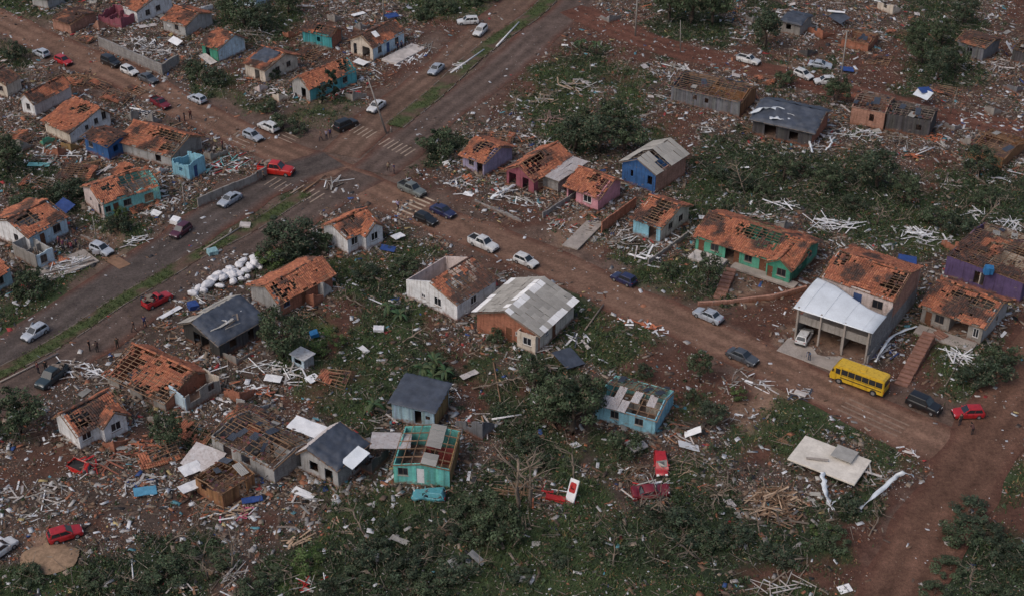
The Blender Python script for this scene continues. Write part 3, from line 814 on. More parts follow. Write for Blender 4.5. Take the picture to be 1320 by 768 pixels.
    rm = MB(); rm.tube([(0, -.112, 0), (0, .112, 0)], [.185, .185], 12); kit['rim'] = rm.mesh('rim', M_RIM)
    kit['wheels'] = [(x, s * (hw - .11), .305) for x in xa for s in (-1, 1)]
    hl = MB(); hl.box((0, 0, 0), (.16, .34, .15)); kit['headlight'] = hl.mesh('headlight', M_LAMP)
    tl = MB(); tl.box((0, 0, 0), (.10, .20, .30)); kit['taillight'] = tl.mesh('taillight', M_TAIL)
    bp = MB(); bp.box((0, 0, 0), (.16, Wd * .88, .20)); kit['bumper'] = bp.mesh('bumper', M_BLACK)
    mr = MB(); mr.box((0, 0, 0), (.12, .20, .13)); kit['mirror'] = mr.mesh('mirror')
    gr = MB(); gr.box((0, 0, 0), (.05, Wd * .36, .12)); kit['grille'] = gr.mesh('grille', M_BLACK)
    kit['dim'] = (Ln, Wd, dz(Ln / 2 - .05), dz(-Ln / 2 + .05), cb, zb0)
    if kind in ('pickup', 'single'):
        x0, x1 = -Ln / 2 + .08, cb[0] - .06; b = MB(); zt = dz(x0 + .2)
        b.box(((x0 + x1) / 2, 0, zt + .035), (x1 - x0, Wd * .80, .05)); kit['bed'] = b.mesh('bed_liner', M_BLACK)
        r = MB()
        for s in (-1, 1): r.box(((x0 + x1) / 2, s * Wd * .43, zt + .10), (x1 - x0 + .06, .07, .22))
        r.box((x0 - .0, 0, zt + .10), (.07, Wd * .79, .22)); r.box((x1, 0, zt + .10), (.05, Wd * .79, .22)); kit['rails'] = r.mesh('bed_sides')
    return kit
KITS = {}

def car(kind, color, px, py, d, label, cat='car', group='cars left on the streets', name='parked_car', z=.03, tilt=(0, 0), extras=None, crush=0.0, roll=0.0, scale=1.0):
    if kind not in KITS: KITS[kind] = car_kit(kind)
    K = KITS[kind]; c = g(px, py, .5)
    root = link(name, None, None, label, cat, group)
    root.empty_display_size = .3
    root.location = (c.x, c.y, z); root.scale = (scale,) * 3; root.rotation_euler = (tilt[0] + roll, tilt[1], gdir(px, py, d))
    pm = PAINT[color]
    def put(nm, me, loc=None, parent=root, m=None):
        if crush:
            me = me.copy()
            for v in me.vertices:
                q = v.co + Vector((px, 0, 0)); k = noise.noise_vector(q * 1.6) * crush
                v.co += k * .5; v.co.z *= 1 - crush * .55 * (.5 + noise.noise(q * .8))
        o = link(nm, me, parent, loc=loc)
        if m:
            if not me.materials: me.materials.append(m)
            o.material_slots[0].link = 'OBJECT'; o.material_slots[0].material = m
        return o
    put('body', K['body'], m=pm); put('cabin', K['cabin'], m=pm)
    put('windscreen', K['windscreen']); put('rear_window', K['rear_window'])
    for q in K['side_window']: put('side_window', q)
    if not crush or crush < .5:
        for w in K['wheels']:
            o = put('wheel', K['wheel'], w); put('rim', K['rim'], None, o)
    Ln, Wd, zf, zr, cb, zb0 = K['dim']
    for s in (-1, 1):
        put('headlight', K['headlight'], (Ln / 2 - .11, s * Wd * .31, zf - .04)); put('taillight', K['taillight'], (-Ln / 2 + .06, s * Wd * .34, zr - .12))
        put('mirror', K['mirror'], (cb[1] - .28, s * (Wd / 2 + .05), zb0 + .10), m=pm)
    put('bumper', K['bumper'], (Ln / 2 - .04, 0, .36)); put('bumper', K['bumper'], (-Ln / 2 + .04, 0, .36)); put('grille', K['grille'], (Ln / 2 - .01, 0, zf - .06))
    if 'bed' in K: put('bed_liner', K['bed']); put('bed_sides', K['rails'], m=pm)
    if extras: extras(root, pm, K)
    return root

# ------------------------------------------------------------------ people
def person_mesh(pose):
    J = {  # joints of a standing adult, metres, facing +x
     'pel': (0, 0, .95), 'che': (.0, 0, 1.25), 'nec': (0, 0, 1.46), 'hea': (.015, 0, 1.60), 'top': (.01, 0, 1.71),
     'hl': (0, .10, .90), 'kl': (.03, .11, .50), 'al': (-.01, .11, .09), 'tl': (.13, .12, .05), 'hr': (0, -.10, .90), 'kr': (.03, -.11, .50), 'ar': (-.01, -.11, .09), 'tr': (.13, -.12, .05),
     'sl': (0, .19, 1.40), 'el': (-.03, .25, 1.12), 'wl': (.05, .26, .88), 'fl': (.07, .26, .78), 'sr': (0, -.19, 1.40), 'er': (-.03, -.25, 1.12), 'wr': (.05, -.26, .88), 'fr': (.07, -.26, .78)}
    if pose == 'walk':
        J.update(kl=(.20, .11, .53), al=(.22, .11, .10), tl=(.36, .12, .07), kr=(-.04, -.11, .50), ar=(-.30, -.11, .16), tr=(-.18, -.12, .06), el=(-.16, .25, 1.15), wl=(-.12, .25, .90), fl=(-.08, .25, .80), er=(.10, -.25, 1.13), wr=(.26, -.24, .98), fr=(.33, -.22, .92))
    if pose == 'work':
        J.update(che=(.16, 0, 1.20), nec=(.34, 0, 1.33), hea=(.45, 0, 1.40), top=(.53, 0, 1.48), sl=(.27, .19, 1.28), sr=(.27, -.19, 1.28), el=(.38, .22, 1.02), er=(.38, -.22, 1.02), wl=(.52, .15, .82), wr=(.52, -.15, .82), fl=(.58, .13, .74), fr=(.58, -.13, .74))
    E = [('pel', 'che'), ('che', 'nec'), ('nec', 'hea'), ('hea', 'top'), ('pel', 'hl'), ('hl', 'kl'), ('kl', 'al'), ('al', 'tl'), ('pel', 'hr'), ('hr', 'kr'), ('kr', 'ar'), ('ar', 'tr'), ('nec', 'sl'), ('sl', 'el'), ('el', 'wl'), ('wl', 'fl'), ('nec', 'sr'), ('sr', 'er'), ('er', 'wr'), ('wr', 'fr')]
    R = {'pel': .145, 'che': .15, 'nec': .065, 'hea': .105, 'top': .07, 'h': .095, 'k': .065, 'a': .05, 't': .045, 's': .075, 'e': .05, 'w': .038, 'f': .034}
    ks = list(J); me = bpy.data.meshes.new('skeleton'); me.from_pydata([J[k] for k in ks], [(ks.index(a), ks.index(b)) for a, b in E], [])
    o = bpy.data.objects.new('tmp', me); COL.objects.link(o)
    o.modifiers.new('s', 'SKIN'); sd = o.modifiers.new('d', 'SUBSURF'); sd.levels = 1; sd.render_levels = 1
    for i, k in enumerate(ks):
        r = R.get(k, R.get(k[0], .06)); me.skin_vertices[0].data[i].radius = (r, r)
    me.skin_vertices[0].data[0].use_root = True
    dg = bpy.context.evaluated_depsgraph_get(); out = bpy.data.meshes.new_from_object(o.evaluated_get(dg)); bpy.data.objects.remove(o)
    out.materials.clear()
    for _ in range(4): out.materials.append(M_SKIN)
    hz = J['hea'][2]
    for p in out.polygons:
        c = p.center; q = c.z
        arm = abs(c.y) > .215 and q < J['sl'][2] - .16
        p.material_index = 3 if (q > hz + .035 or (q > hz - .04 and c.x < J['hea'][0] - .04)) and abs(c.y) < .15 else 0 if (q > J['nec'][2] + .015 and abs(c.y) < .14) or arm else 1 if q > .93 and not (pose == 'work' and q < .88) else 2
        p.use_smooth = True
    return out
PM = {k: person_mesh(k) for k in ('stand', 'walk', 'work')}
CLOTH = {}
def cloth(c):
    if c not in CLOTH: CLOTH[c] = mat('cloth_%d' % len(CLOTH), c, rough=.9, var=.1)
    return CLOTH[c]
def person(px, py, pose, head, shirt, trousers, label, z=.03):
    c = g(px, py, z)
    o = link('person', PM[pose], None, label, 'person', 'people among the wreckage')
    o.location = (c.x, c.y, z - .02); o.rotation_euler = (0, 0, head); o.scale = (1.1,) * 3
    for i, m in ((0, M_SKIN), (1, cloth(shirt)), (2, cloth(trousers)), (3, M_HAIR)):
        o.material_slots[i].link = 'OBJECT'; o.material_slots[i].material = m
    return o

# ------------------------------------------------------------------ vegetation
def leaf_cloud(seed, rx, rz, n, clumps, size, zc, tone, spiky=0.0):
    r = np.random.default_rng(seed)
    th = r.uniform(0, 2 * np.pi, clumps); ph = r.uniform(-.75, 1, clumps); rad = r.uniform(.35, 1.0, clumps) ** .6
    cc = np.stack([rx * rad * np.cos(th) * np.sqrt(1 - ph ** 2 * .8), rx * rad * np.sin(th) * np.sqrt(1 - ph ** 2 * .8), zc + rz * ph * rad], 1)
    cs = r.uniform(.14, .40, clumps) * rx; ct = r.uniform(.55, 1.5, clumps)
    k = r.integers(0, clumps, n)
    d = r.normal(size=(n, 3)); d /= np.linalg.norm(d, axis=1)[:, None]
    P = cc[k] + d * (cs[k] * r.uniform(.35, 1.05, n) ** .5)[:, None] * np.array([1, 1, .8])
    P[:, 2] = np.maximum(P[:, 2], .05)
    a = r.normal(size=(n, 3)); a /= np.linalg.norm(a, axis=1)[:, None]
    b = np.cross(a, d); b /= np.linalg.norm(b, axis=1)[:, None] + 1e-6
    s = (size * r.uniform(.55, 1.3, n))[:, None]; a = a * s * (1 + spiky); b = b * s * (.55 - .3 * spiky)
    V = np.stack([P - a, P + b, P + a, P - b], 1).reshape(-1, 3)
    t = np.array(tone) * (ct[k] * r.uniform(.75, 1.25, n))[:, None]
    dry = r.random(n) < .11; t[dry] = np.array([.15, .125, .085]) * r.uniform(.6, 1.2, (dry.sum(), 1))
    return V, np.arange(n * 4).reshape(-1, 4), np.repeat(t, 4, 0)
def cloud_mesh(name, *a, **k):
    V, F, C = leaf_cloud(*a, **k); o = npmesh(name, V, F, C, M_LEAF); me = o.data; bpy.data.objects.remove(o); return me
DARK, MID, LITE = (.052, .076, .046), (.070, .100, .054), (.090, .138, .046)
CROWN = {
 'bush': [cloud_mesh('bush_crown', 50 + i, 1.05, .8, 2600, 30, .075, .7, (DARK, MID)[i % 2]) for i in range(4)],
 'bushl': [cloud_mesh('bush_crown_l', 70 + i, 1.0, .75, 2000, 18, .08, .75, LITE) for i in range(2)],
 'tree': [cloud_mesh('tree_crown', 80 + i, 1.05, 1.0, 3800, 38, .066, 1.5, MID if i % 2 else DARK) for i in range(4)],
 'cone': [cloud_mesh('cone_crown', 90, .62, 1.5, 1500, 22, .12, 1.6, (.022, .040, .026))],
}
TRUNK = {}
def trunk_mesh(seed, h, r, branches, dead=False):
    rr = random.Random(seed); mb = MB()
    pts = [Vector((0, 0, -.1))]; 
    for i in range(1, 6): pts.append(Vector((rr.uniform(-.06, .06) * h * i / 5, rr.uniform(-.06, .06) * h * i / 5, h * i / 5)))
    mb.tube(pts, [r * (1.25 - .7 * i / 5) for i in range(6)], 8)
    for b in range(branches):
        i = rr.randint(2, 5); p = pts[i]; a = rr.uniform(0, 6.28); l = h * rr.uniform(.25, .6)
        q = p + Vector((math.cos(a), math.sin(a), rr.uniform(.2, 1.1))).normalized() * l * .5; e = q + Vector((math.cos(a + rr.uniform(-.6, .6)), math.sin(a + rr.uniform(-.6, .6)), rr.uniform(.1, 1))).normalized() * l * .5
        mb.tube([p, q, e], [r * .45, r * .3, r * .12], 6)
        for _ in range(3 if dead else 1):
            f = e + Vector((rr.uniform(-1, 1), rr.uniform(-1, 1), rr.uniform(-.2, .8))) * l * .35; mb.tube([q.lerp(e, rr.random()), f], [r * .16, r * .05], 5)
    return mb.mesh('trunk', M_DEADBARK if dead else M_BARK, True)
TRUNK['tree'] = [trunk_mesh(i, 1.5, .10, 6) for i in range(3)]
TRUNK['bush'] = [trunk_mesh(10 + i, .7, .06, 5) for i in range(2)]
TRUNK['cone'] = [trunk_mesh(20, 2.6, .08, 4)]
TRUNK['dead'] = [trunk_mesh(30 + i, 4.0, .13, 9, True) for i in range(4)]

def plant(kind, px, py, rad, label, group=None, hs=1.0, name=None):
    """kind: bush, bushl, tree, cone; (px, py) is the foot of the plant in the picture, rad its crown radius in metres"""
    c = g(px, py); base = kind if kind in TRUNK else 'bush'
    nm = name or {'bush': 'bush', 'bushl': 'bush', 'tree': 'tree', 'cone': 'conifer'}[kind]
    r = link(nm, None, None, label, 'bush' if nm == 'bush' else 'tree', group); r.empty_display_size = .3
    r.location = (c.x, c.y, 0); r.rotation_euler = (random.uniform(-.08, .08), random.uniform(-.08, .08), random.uniform(0, 6.28)); r.scale = (rad * random.uniform(.9, 1.1), rad * random.uniform(.9, 1.1), rad * hs)
    link('trunk' if nm != 'bush' else 'stem', random.choice(TRUNK[base]), r); link('crown' if nm != 'bush' else 'foliage', random.choice(CROWN[kind]), r)
    return r

def dead_tree(px, py, h, label, lean=(0, 0), group=None):
    c = g(px, py); r = link('broken_tree', random.choice(TRUNK['dead']), None, label, 'tree', group)
    r.location = (c.x, c.y, 0); r.rotation_euler = (lean[0], lean[1], random.uniform(0, 6.28)); r.scale = (h / 4,) * 3
    return r

def frond_mesh(seed, l, w):
    rr = random.Random(seed); mb = MB(); n = 7; P = []
    for i in range(n):
        t = i / (n - 1); x = l * (t * .75); z = l * (.75 * t - .95 * t * t); ww = w * math.sin(math.pi * min(1, .12 + t * .88)) ** .7 / 2
        P += [(x, -ww, z - ww * .35), (x, 0, z + .02), (x, ww, z - ww * .35)]
    mb.add(P, [(3 * i + j, 3 * i + 3 + j, 3 * i + 4 + j, 3 * i + 1 + j) for i in range(n - 1) for j in (0, 1)], (.06 * rr.uniform(.7, 1.3), .085 * rr.uniform(.7, 1.3), .045))
    return mb.mesh('frond', M_LEAF)
FROND = [frond_mesh(i, 2.2, .5) for i in range(4)]
def palm(px, py, h, nfr, label, cat='tree', name='banana_plant', group=None, s=1.0):
    c = g(px, py); r = link(name, None, None, label, cat, group); r.location = (c.x, c.y, 0); r.empty_display_size = .3
    mb = MB(); mb.tube([(0, 0, -.1), (.05, .03, h * .5), (.02, -.04, h)], [.16, .12, .09], 7, (1, 1, 1)); mb.build('trunk', M_BARK, r)
    for i in range(nfr):
        f = link('leaf', FROND[i % 4], r, loc=(.02, -.04, h - random.uniform(0, .35) * min(h, 1.5))); k = s * random.uniform(.75, 1.15); f.scale = (k, k, k)
        f.rotation_euler = (random.uniform(-.3, .3), random.uniform(-.55, .45), i * 2.4 + random.uniform(-.4, .4))
    return r

# ------------------------------------------------------------------ the houses, one by one (corner pixels: nearest, left, right foot of the walls)
# -- centre
house('house', 'white house with a patchy orange tile roof by the intersection corner', (452, 326), (416, 312), (497, 309), 2.9, ridge='y', rise=1.25, rt=.46, mats='white', old=.30, dmg=.06,
      ops={'A': [], 'B': [('winw', .22, 1.0, 1.3, 1.3)]}, holes={'f': [(.0, .12, .1, .5), (.35, .5, .55, .8)]},
      wings=[(.985, .42, .22, .56, 2.85, dict(ridge='x', rise=1.25, mats='white', old=.12, dmg=.07, walls='AB', ops={'B': [('winw', .5, 1.0, 1.3, 1.3)]}, inner=False, floor=False))])
house('house', 'brick and grey house under a big orange roof beside the white bags', (363, 407), (324, 387), (432, 372), 2.7, ridge='y', rise=1.5, rt=.62, mats={'A': 'grey', 'B': 'brick', '*': 'brick'}, old=.22, dmg=.06, ov=.5,
      ops={'B': [('winb', .13, 1.0, 1.1, 1.1), ('door', .45, 0, .9, 2.1)]}, holes={'f': [(.0, .16, .0, .25), (.25, .34, .2, .62), (.03, .2, .3, .8)]}, planks='A')
house('house', 'long cream house with a half-stripped dark roof beside the grey-sheet roof', (591, 412), (523, 383), (644, 381), 2.9, ridge='y', rise=1.7, rt=.52, mats={'A': 'white', 'B': 'white', '*': 'pinkwhite'}, old=.80, dmg=.16, slopes='f',
      ops={'A': [('winw', .34, 1.1, .7, .6), ('winw', .62, .9, 1.3, 1.3)], 'B': [('winw', .42, 1.0, 1.2, 1.2)]}, holes={'f': [(.22, .62, .35, .95), (.70, .9, .55, .9)]}, timber=M_TIMBER)
house('house', 'cream and brick house with a large grey fibre cement sheet roof', (698, 450), (612, 427), (752, 412), 3.0, ridge='y', rise=1.9, rt=.48, roof='sheet', mats={'A': 'brick', 'B': 'cream', '*': 'cream'}, dmg=.02, ov=.55,
      ops={'A': [('door', .52, 0, .9, 2.1), ('winw', .66, 1.3, .7, .6), ('winw', .86, 1.0, 1.4, 1.3)], 'B': [('door', .42, 0, .9, 2.1), ('winw', .22, 1.5, .6, .6)]},
      sheetm=lambda u, v, r: M_WHITE if (v > .80 or v < .16) and r.random() < .66 or r.random() < .03 else M_FIBRO, sheetlen=.95,
      wings=[(.70, -.09, .29, .10, 2.75, dict(roof='none', mats='cream', walls='ABD', ops={'A': [('winw', .55, 1.0, 1.3, 1.2)]}, inner=False))])
# -- right of the centre
house('house', 'lilac house with a broken orange roof above a pile of white boards', (624, 227), (597, 216), (660, 207), 2.7, ridge='x', rise=1.5, mats='lilac', old=.25, dmg=.07, ov=.6,
      ops={'A': [('win', .4, 1, 1.1, 1.1), ('hole', .8, 0, 1.2, 2.1)]}, holes={'f': [(.30, .52, .3, .95), (.78, .95, .35, .8)]})
house('house', 'dark pink house with a bare-battened tile roof and grey sheets at its side', (689, 249), (652, 237), (738, 221), 2.8, ridge='y', rise=1.6, rt=.5, mats='magenta', old=.3, dmg=.06, ov=.6,
      ops={'A': [('hole', .22, 0, 1.4, 2.2), ('hole', .7, 0, 1.2, 2.2)], 'B': [('hole', .2, .2, 1.6, 2.1), ('win', .6, 1, 1.1, 1.1)]}, holes={'f': [(.05, .34, .25, 1.0), (.3, .55, .55, 1.0)]},
      wings=[(1.0, .25, .55, .75, 2.3, dict(roof='mono', rise=.25, sheetm=M_FIBROW, mats='block', dmg=.10, slopes='f', inner=False, walls='AB', floor=False))])
house('house', 'small pink house with an orange porch roof on a white post', (770, 273), (731, 258), (797, 252), 2.8, ridge='x', rise=1.45, rt=.62, mats={'A': 'pink', 'B': 'pink', '*': 'pink'}, old=.08, dmg=.02, ov=.55,
      ops={'A': [('hole', .17, 0, 1.5, 2.3), ('winw', .66, .9, 1.5, 1.2)]}, holes={'f': [(.44, .62, .55, 1.0), (.66, 1.0, .30, .85), (.84, 1.0, 0, .3)]})
house('house', 'blue and brick house with a grey sheet roof full of holes', (843, 250), (802, 233), (880, 224), 3.7, ridge='y', rise=1.5, rt=.48, roof='sheet', mats={'A': 'blue', 'B': 'brickpale', '*': 'brick'}, sheetm=M_FIBRO, dmg=.10, ov=.45,
      ops={'A': [('hole', .30, 1.5, .5, 1.1), ('hole', .84, 1.2, .9, 1.5)]}, holes={'f': [(.62, .85, .35, .62), (.18, .36, .1, .4)], 'b': [(.1, .5, .3, .7), (.6, 1, .6, 1)]})
house('house', 'small house with pale blue front and a half orange roof behind the brick wall', (850, 313), (816, 300), (886, 285), 2.8, ridge='x', rise=1.5, rt=.6, mats={'A': 'sky', 'B': 'cream', '*': 'cream'}, old=.25, dmg=.06, ov=.5,
      ops={'A': [('hole', .72, 0, 1.3, 2.2)], 'B': [('win', .36, 1.0, 1.2, 1.1), ('win', .72, 1.0, 1.2, 1.1)]}, holes={'f': [(.38, .72, .18, .9), (.30, .42, 0, .45)]})
house('house', 'long green house with a veranda and a wide orange tile roof', (1022, 362), (894, 325), (1062, 331), 2.8, ridge='x', rise=1.6, rt=.55, mats='mint', old=.35, dmg=.03, ov=.6,
      ops={'A': [('door', .06, 0, .9, 2.1), ('win', .20, 1, 1.3, 1.1), ('hole', .36, 0, 1.5, 2.3), ('door', .43, 0, .9, 2.1), ('win', .55, 1, 1.2, 1.1), ('door', .70, 0, 1.1, 2.2)], 'B': [('win', .3, 1.3, 1, .7), ('win', .7, 1.3, 1, .7)]},
      holes={'f': [(.36, .72, .48, .98), (.62, .7, .3, .6)], 'b': [(.4, .7, .2, .7)]},
      wings=[(.77, -.10, .23, .7, 2.75, dict(ridge='y', rise=1.3, mats='green', old=.1, dmg=.06, walls='ABD', ops={'A': [('win', .62, 1, 1.4, 1.2), ('door', .12, 0, .9, 2.1)]}, inner=False, floor=False))])
R11, L11, D11 = house('house', 'two-storey concrete house with a white curved canopy over its garage', (1118, 466), (1023, 437), (1186, 392), 2.85, roof='none', mats={'A': 'concrete', 'B': 'block', 'C': 'block', 'D': 'block', 'i': 'concrete'}, walls='BCD', inner=False,
      wings=[(0, .42, 1, .58, 6.1, dict(zbase=2.9, ridge='x', rise=1.5, rt=.5, mats={'A': 'pinkwhite', 'B': 'brickpale', '*': 'pinkwhite'}, old=.25, dmg=.05, ov=.25, inner=False,
              ops={'A': [('win', .22, 1.0, 1.3, 1.2), ('doorb', .52, .1, 1.2, 2.2), ('win', .80, .9, 1.5, 1.3)]}, holes={'f': [(0, .14, .5, 1), (.80, 1, .1, .9)]}))])
house('house', 'grey house with a brown battened orange roof at the top of the stone steps', (1264, 443), (1185, 416), (1300, 409), 2.9, ridge='x', rise=1.5, rt=.62, mats={'A': 'concrete', 'B': 'grey', '*': 'grey'}, old=.42, dmg=.06, ov=.5,
      ops={'A': [('door', .12, 0, .9, 2.1), ('win', .3, .9, 1.3, 1.3), ('hole', .62, .1, 2.6, 2.3), ('winw', .9, .8, .8, 1.4)], 'B': [('win', .6, 1.2, .6, .8)]}, holes={'f': [(.22, .5, .62, .8), (.55, .95, .5, .85)]})
house('house', 'purple house with a collapsed brown roof and a white gable parapet', (1314, 390), (1216, 355), (1362, 345), 3.4, ridge='x', rise=.6, rt=.7, mats={'A': 'purple', 'B': 'purple', 'C': 'cream', 'D': 'purple', 'i': 'cream'}, old=.85, dmg=.30, frames='b', ov=.1,
      ops={'A': [('hole', .45, .5, 1.5, 2)], 'C': [('hole', .4, 1.3, 1.2, 1)]}, holes={'f': [(.5, .95, .3, .9)]})
house('house', 'turquoise house stripped to roof frames and white ceiling panels above a dirt yard', (844, 561), (767, 541), (870, 523), 2.55, ridge='x', rise=.9, rt=.5, roof={'f': 'sheet', 'b': 'frame'}, mats={'*': 'turq', 'A': 'sky', 'B': 'sky', 'i': 'cream'}, dmg=.18, ov=.3, timber=M_TIMBER,
      ops={'A': [('win', .32, 1.0, 1.1, 1.1), ('win', .73, 1.0, 1.1, 1.0)]}, sheetm=M_FIBROW, holes={'f': [(.52, 1, 0, .6), (.0, .2, .5, 1)]})
house('shed', 'pale blue plank shed with a smooth dark tarred roof', (561, 551), (505, 541), (584, 524), 2.6, cat='shed', roof='mono', rise=.7, mats={'A': 'bluewood', 'B': 'ochre', '*': 'bluewood'}, planks='ABCD', slopes='', ov=.35, inner=False,
      ops={'A': [('hole', .62, .2, .9, 2.0), ('hole', .85, 1.1, .6, .6)]})
house('house', 'turquoise plank house with only loose grey and white sheets left on top', (580, 628), (508, 622), (594, 578), 2.9, roof='sheet', ridge='y', rise=.5, rt=.5, mats={'A': 'turqwood', '*': 'turqwood', 'i': 'redwood', 'B': 'ochre'}, planks='AB', sheetm=M_FIBRO, dmg=.05, ov=.2,
      ops={'A': [('win', .17, 1.3, 1.2, 1.1), ('doorw', .48, .3, .9, 2.2)]}, holes={'f': [(0, 1, 0, .35), (.0, 1, .75, 1.1)], 'b': [(-1, 2, -1, 2)]}, timber=M_TIMBER)
house('house', 'grey block house under a dark tarpaulin with white ridge sheets', (438, 627), (388, 607), (479, 596), 3.0, ridge='y', rise=1.2, rt=.25, roof={'f': 'tarp', 'b': 'sheet'}, mats={'A': 'grey', 'B': 'block', '*': 'block'}, sheetm=M_FIBROW, ov=.45, timber=M_TIMBER,
      ops={'A': [('hole', .35, .8, 1.3, 1.4), ('hole', .75, 0, 1.2, 2.1)], 'B': [('hole', .6, .3, 1.6, 2)]})
house('ruin', 'roofless grey block house with pale crossing roof timbers', (353, 626), (277, 580), (398, 588), 2.7, cat='ruin', ridge='x', rise=.7, rt=.55, roof={'f': 'frame', 'b': 'frame'}, mats={'A': 'grey', 'B': 'block', '*': 'block', 'i': 'grey'}, timber=M_TIMBER, ov=.35, crumble=.3,
      ops={'A': [('hole', .25, 0, 1.4, 2.0), ('hole', .55, .8, 1.5, 1.3)]})
house('hut', 'orange-brown timber hut with an open box frame and no roof', (289, 655), (254, 633), (330, 628), 2.3, cat='hut', ridge='y', rise=.35, rt=.5, roof={'f': 'frame', 'b': 'frame'}, mats='wood', planks='ABCD', timber=M_TIMBER, ov=.1, inner=True,
      ops={'A': [('hole', .3, .9, .9, .9)], 'B': [('hole', .62, 0, 1.2, 2.0)]}, tops={'A': [(0, 2.0), (.5, 1.6), (1, 2.3)]})
house('house', 'white house with a two-tone brown and orange roof at the lower left', (109, 577), (72, 560), (171, 552), 2.8, ridge='y', rise=1.5, rt=.45, mats='white', old=.62, dmg=.04, ov=.5,
      ops={'B': [('winw', .18, 1, 1.3, 1.2)]}, holes={'f': [(.10, .38, .12, .8)]},
      wings=[(.985, .46, .24, .54, 2.75, dict(ridge='x', rise=1.25, mats='white', old=.15, dmg=.03, walls='AB', ops={'B': [('winw', .5, 1, 1.4, 1.2)]}, inner=False, floor=False))])
house('ruin', 'collapsed house with a wide orange roof half stripped to battens', (214, 531), (140, 496), (266, 494), 1.9, cat='ruin', ridge='x', rise=1.5, rt=.72, mats={'*': 'brick', 'A': 'concrete'}, old=.08, dmg=.05, crumble=.6, ov=.5,
      holes={'f': [(-.1, .34, .1, .9), (.0, 1.1, -.1, .22), (.55, .9, .78, .92), (.8, 1.1, .1, .5)]}, ops={'A': [('hole', .3, 0, 2, 1.5), ('hole', .7, 0, 2, 1.5)]})
house('ruin', 'small white roofless room broken open beside the collapsed orange roof', (240, 531), (221, 518), (284, 504), 2.7, cat='ruin', roof='none', mats={'A': 'iceblue', 'B': 'concrete', '*': 'cream'}, crumble=.9,
      ops={'B': [('hole', .28, .9, 1.6, 1.2), ('win', .74, 1, 1, 1)]})
house('house', 'dark house with a faded blue tarpaulin pinned over its roof', (284, 463), (239, 436), (340, 430), 2.7, ridge='y', rise=1.4, rt=.35, roof={'f': 'tarp', 'b': 'sheet'}, mats={'A': 'soot', '*': 'darkwood', 'B': 'darkwood'}, sheetm=M_FIBRO, planks='B', ov=.55,
      ops={'A': [('hole', .5, 0, 3.2, 2.2)], 'B': [('hole', .3, .8, 1.2, 1.2), ('hole', .7, 0, 1, 2)]})
# -- left side
house('house', 'pale blue house with a brown battened roof facing the avenue on the left', (46, 323), (-14, 306), (102, 301), 2.9, ridge='y', rise=1.5, rt=.55, mats={'A': 'white', 'B': 'iceblue', '*': 'iceblue'}, old=.55, dmg=.05, ov=.4,
      ops={'A': [('win', .65, .9, 1, 1.2)], 'B': [('door', .33, 0, .9, 2.1), ('win', .72, 1, 1.4, 1.3)]}, holes={'f': [(.10, .5, .3, .85)]})
house('ruin', 'roofless front room with iron bars before the pale blue house', (50, 348), (18, 331), (74, 338), 2.5, cat='ruin', roof='none', mats={'A': 'concrete', 'B': 'iceblue', '*': 'grey'}, crumble=.35, ops={'B': [('win', .42, .7, 1.1, 1.3)]})
house('house', 'light blue house with a bright orange roof cut off at the left edge', (-14, 384), (-60, 366), (22, 367), 2.7, ridge='y', rise=1.4, mats='lightblue', old=.1, dmg=.03, ops={'B': [('win', .55, 1, 1.3, 1.2)]})
house('house', 'turquoise and white house with a torn orange roof beside the avenue', (141, 281), (105, 263), (219, 261), 3.0, ridge='y', rise=1.5, rt=.5, mats={'A': 'pinkwhite', 'B': 'turq', '*': 'turq'}, old=.22, dmg=.09, ov=.4,
      ops={'A': [('hole', .35, 1.3, .5, .6), ('hole', .8, 0, .9, 2.1)], 'B': [('win', .08, 1, .9, 1), ('door', .22, 0, .9, 2.1), ('win', .42, 1, 1.3, 1.1), ('hole', .80, .4, 1.6, 1.5)]},
      holes={'f': [(.44, 1.1, .1, .9), (.1, .3, .5, .7)], 'b': [(.0, .5, .2, .8)]}, tops={'B': [(0, 3.0), (.62, 3.0), (.7, 3.3), (1, 1.6)]})
house('ruin', 'sky blue roofless room standing alone in the rubble', (244, 234), (225, 225), (262, 221), 3.0, cat='ruin', roof='none', mats='sky', crumble=.9, ops={'B': [('doorb', .4, 0, .8, 2.1)], 'A': [('hole', .5, 1.2, .7, .7)]}, inner=False)
house('house', 'house with a sagging orange roof strewn with loose battens', (221, 217), (156, 196), (258, 192), 2.4, ridge='x', rise=1.5, rt=.6, mats={'*': 'cream', 'A': 'grey', 'B': 'concrete'}, old=.3, dmg=.05, ov=.5,
      holes={'f': [(.45, 1.1, .55, .95), (.75, 1.1, .2, .5)]}, ops={'A': [('hole', .75, .4, 1.2, 1.2)]})
house('house', 'deep blue house with a slipped brown roof', (141, 207), (112, 195), (168, 193), 2.9, ridge='x', rise=.5, mats='blue', old=.9, dmg=.2, ov=.5, ops={'A': [('win', .25, 1.2, 1, 1)], 'B': [('hole', .35, 1, 1, 1.1)]})
house('house', 'white gabled house with a steep orange roof in the left cluster', (92, 186), (60, 172), (144, 163), 2.5, ridge='x', rise=1.9, rt=.78, mats={'*': 'white', 'A': 'cream'}, old=.12, dmg=.06, ov=.5,
      ops={'B': [('win', .42, 1.3, .7, .8), ('win', .66, 1.6, .8, 1), ('win', .86, 1.8, .9, 1.3)]}, holes={'f': [(.4, .75, .6, .85)]})
house('house', 'pinkish cream house with a rusty brown roof on the left roadside', (44, 152), (33, 144), (86, 127), 2.8, ridge='y', rise=1.3, mats={'*': 'cream', 'B': 'pinkwhite', 'A': 'white'}, old=.55, dmg=.06, ops={'A': [('win', .5, 1, .9, 1.1)]})
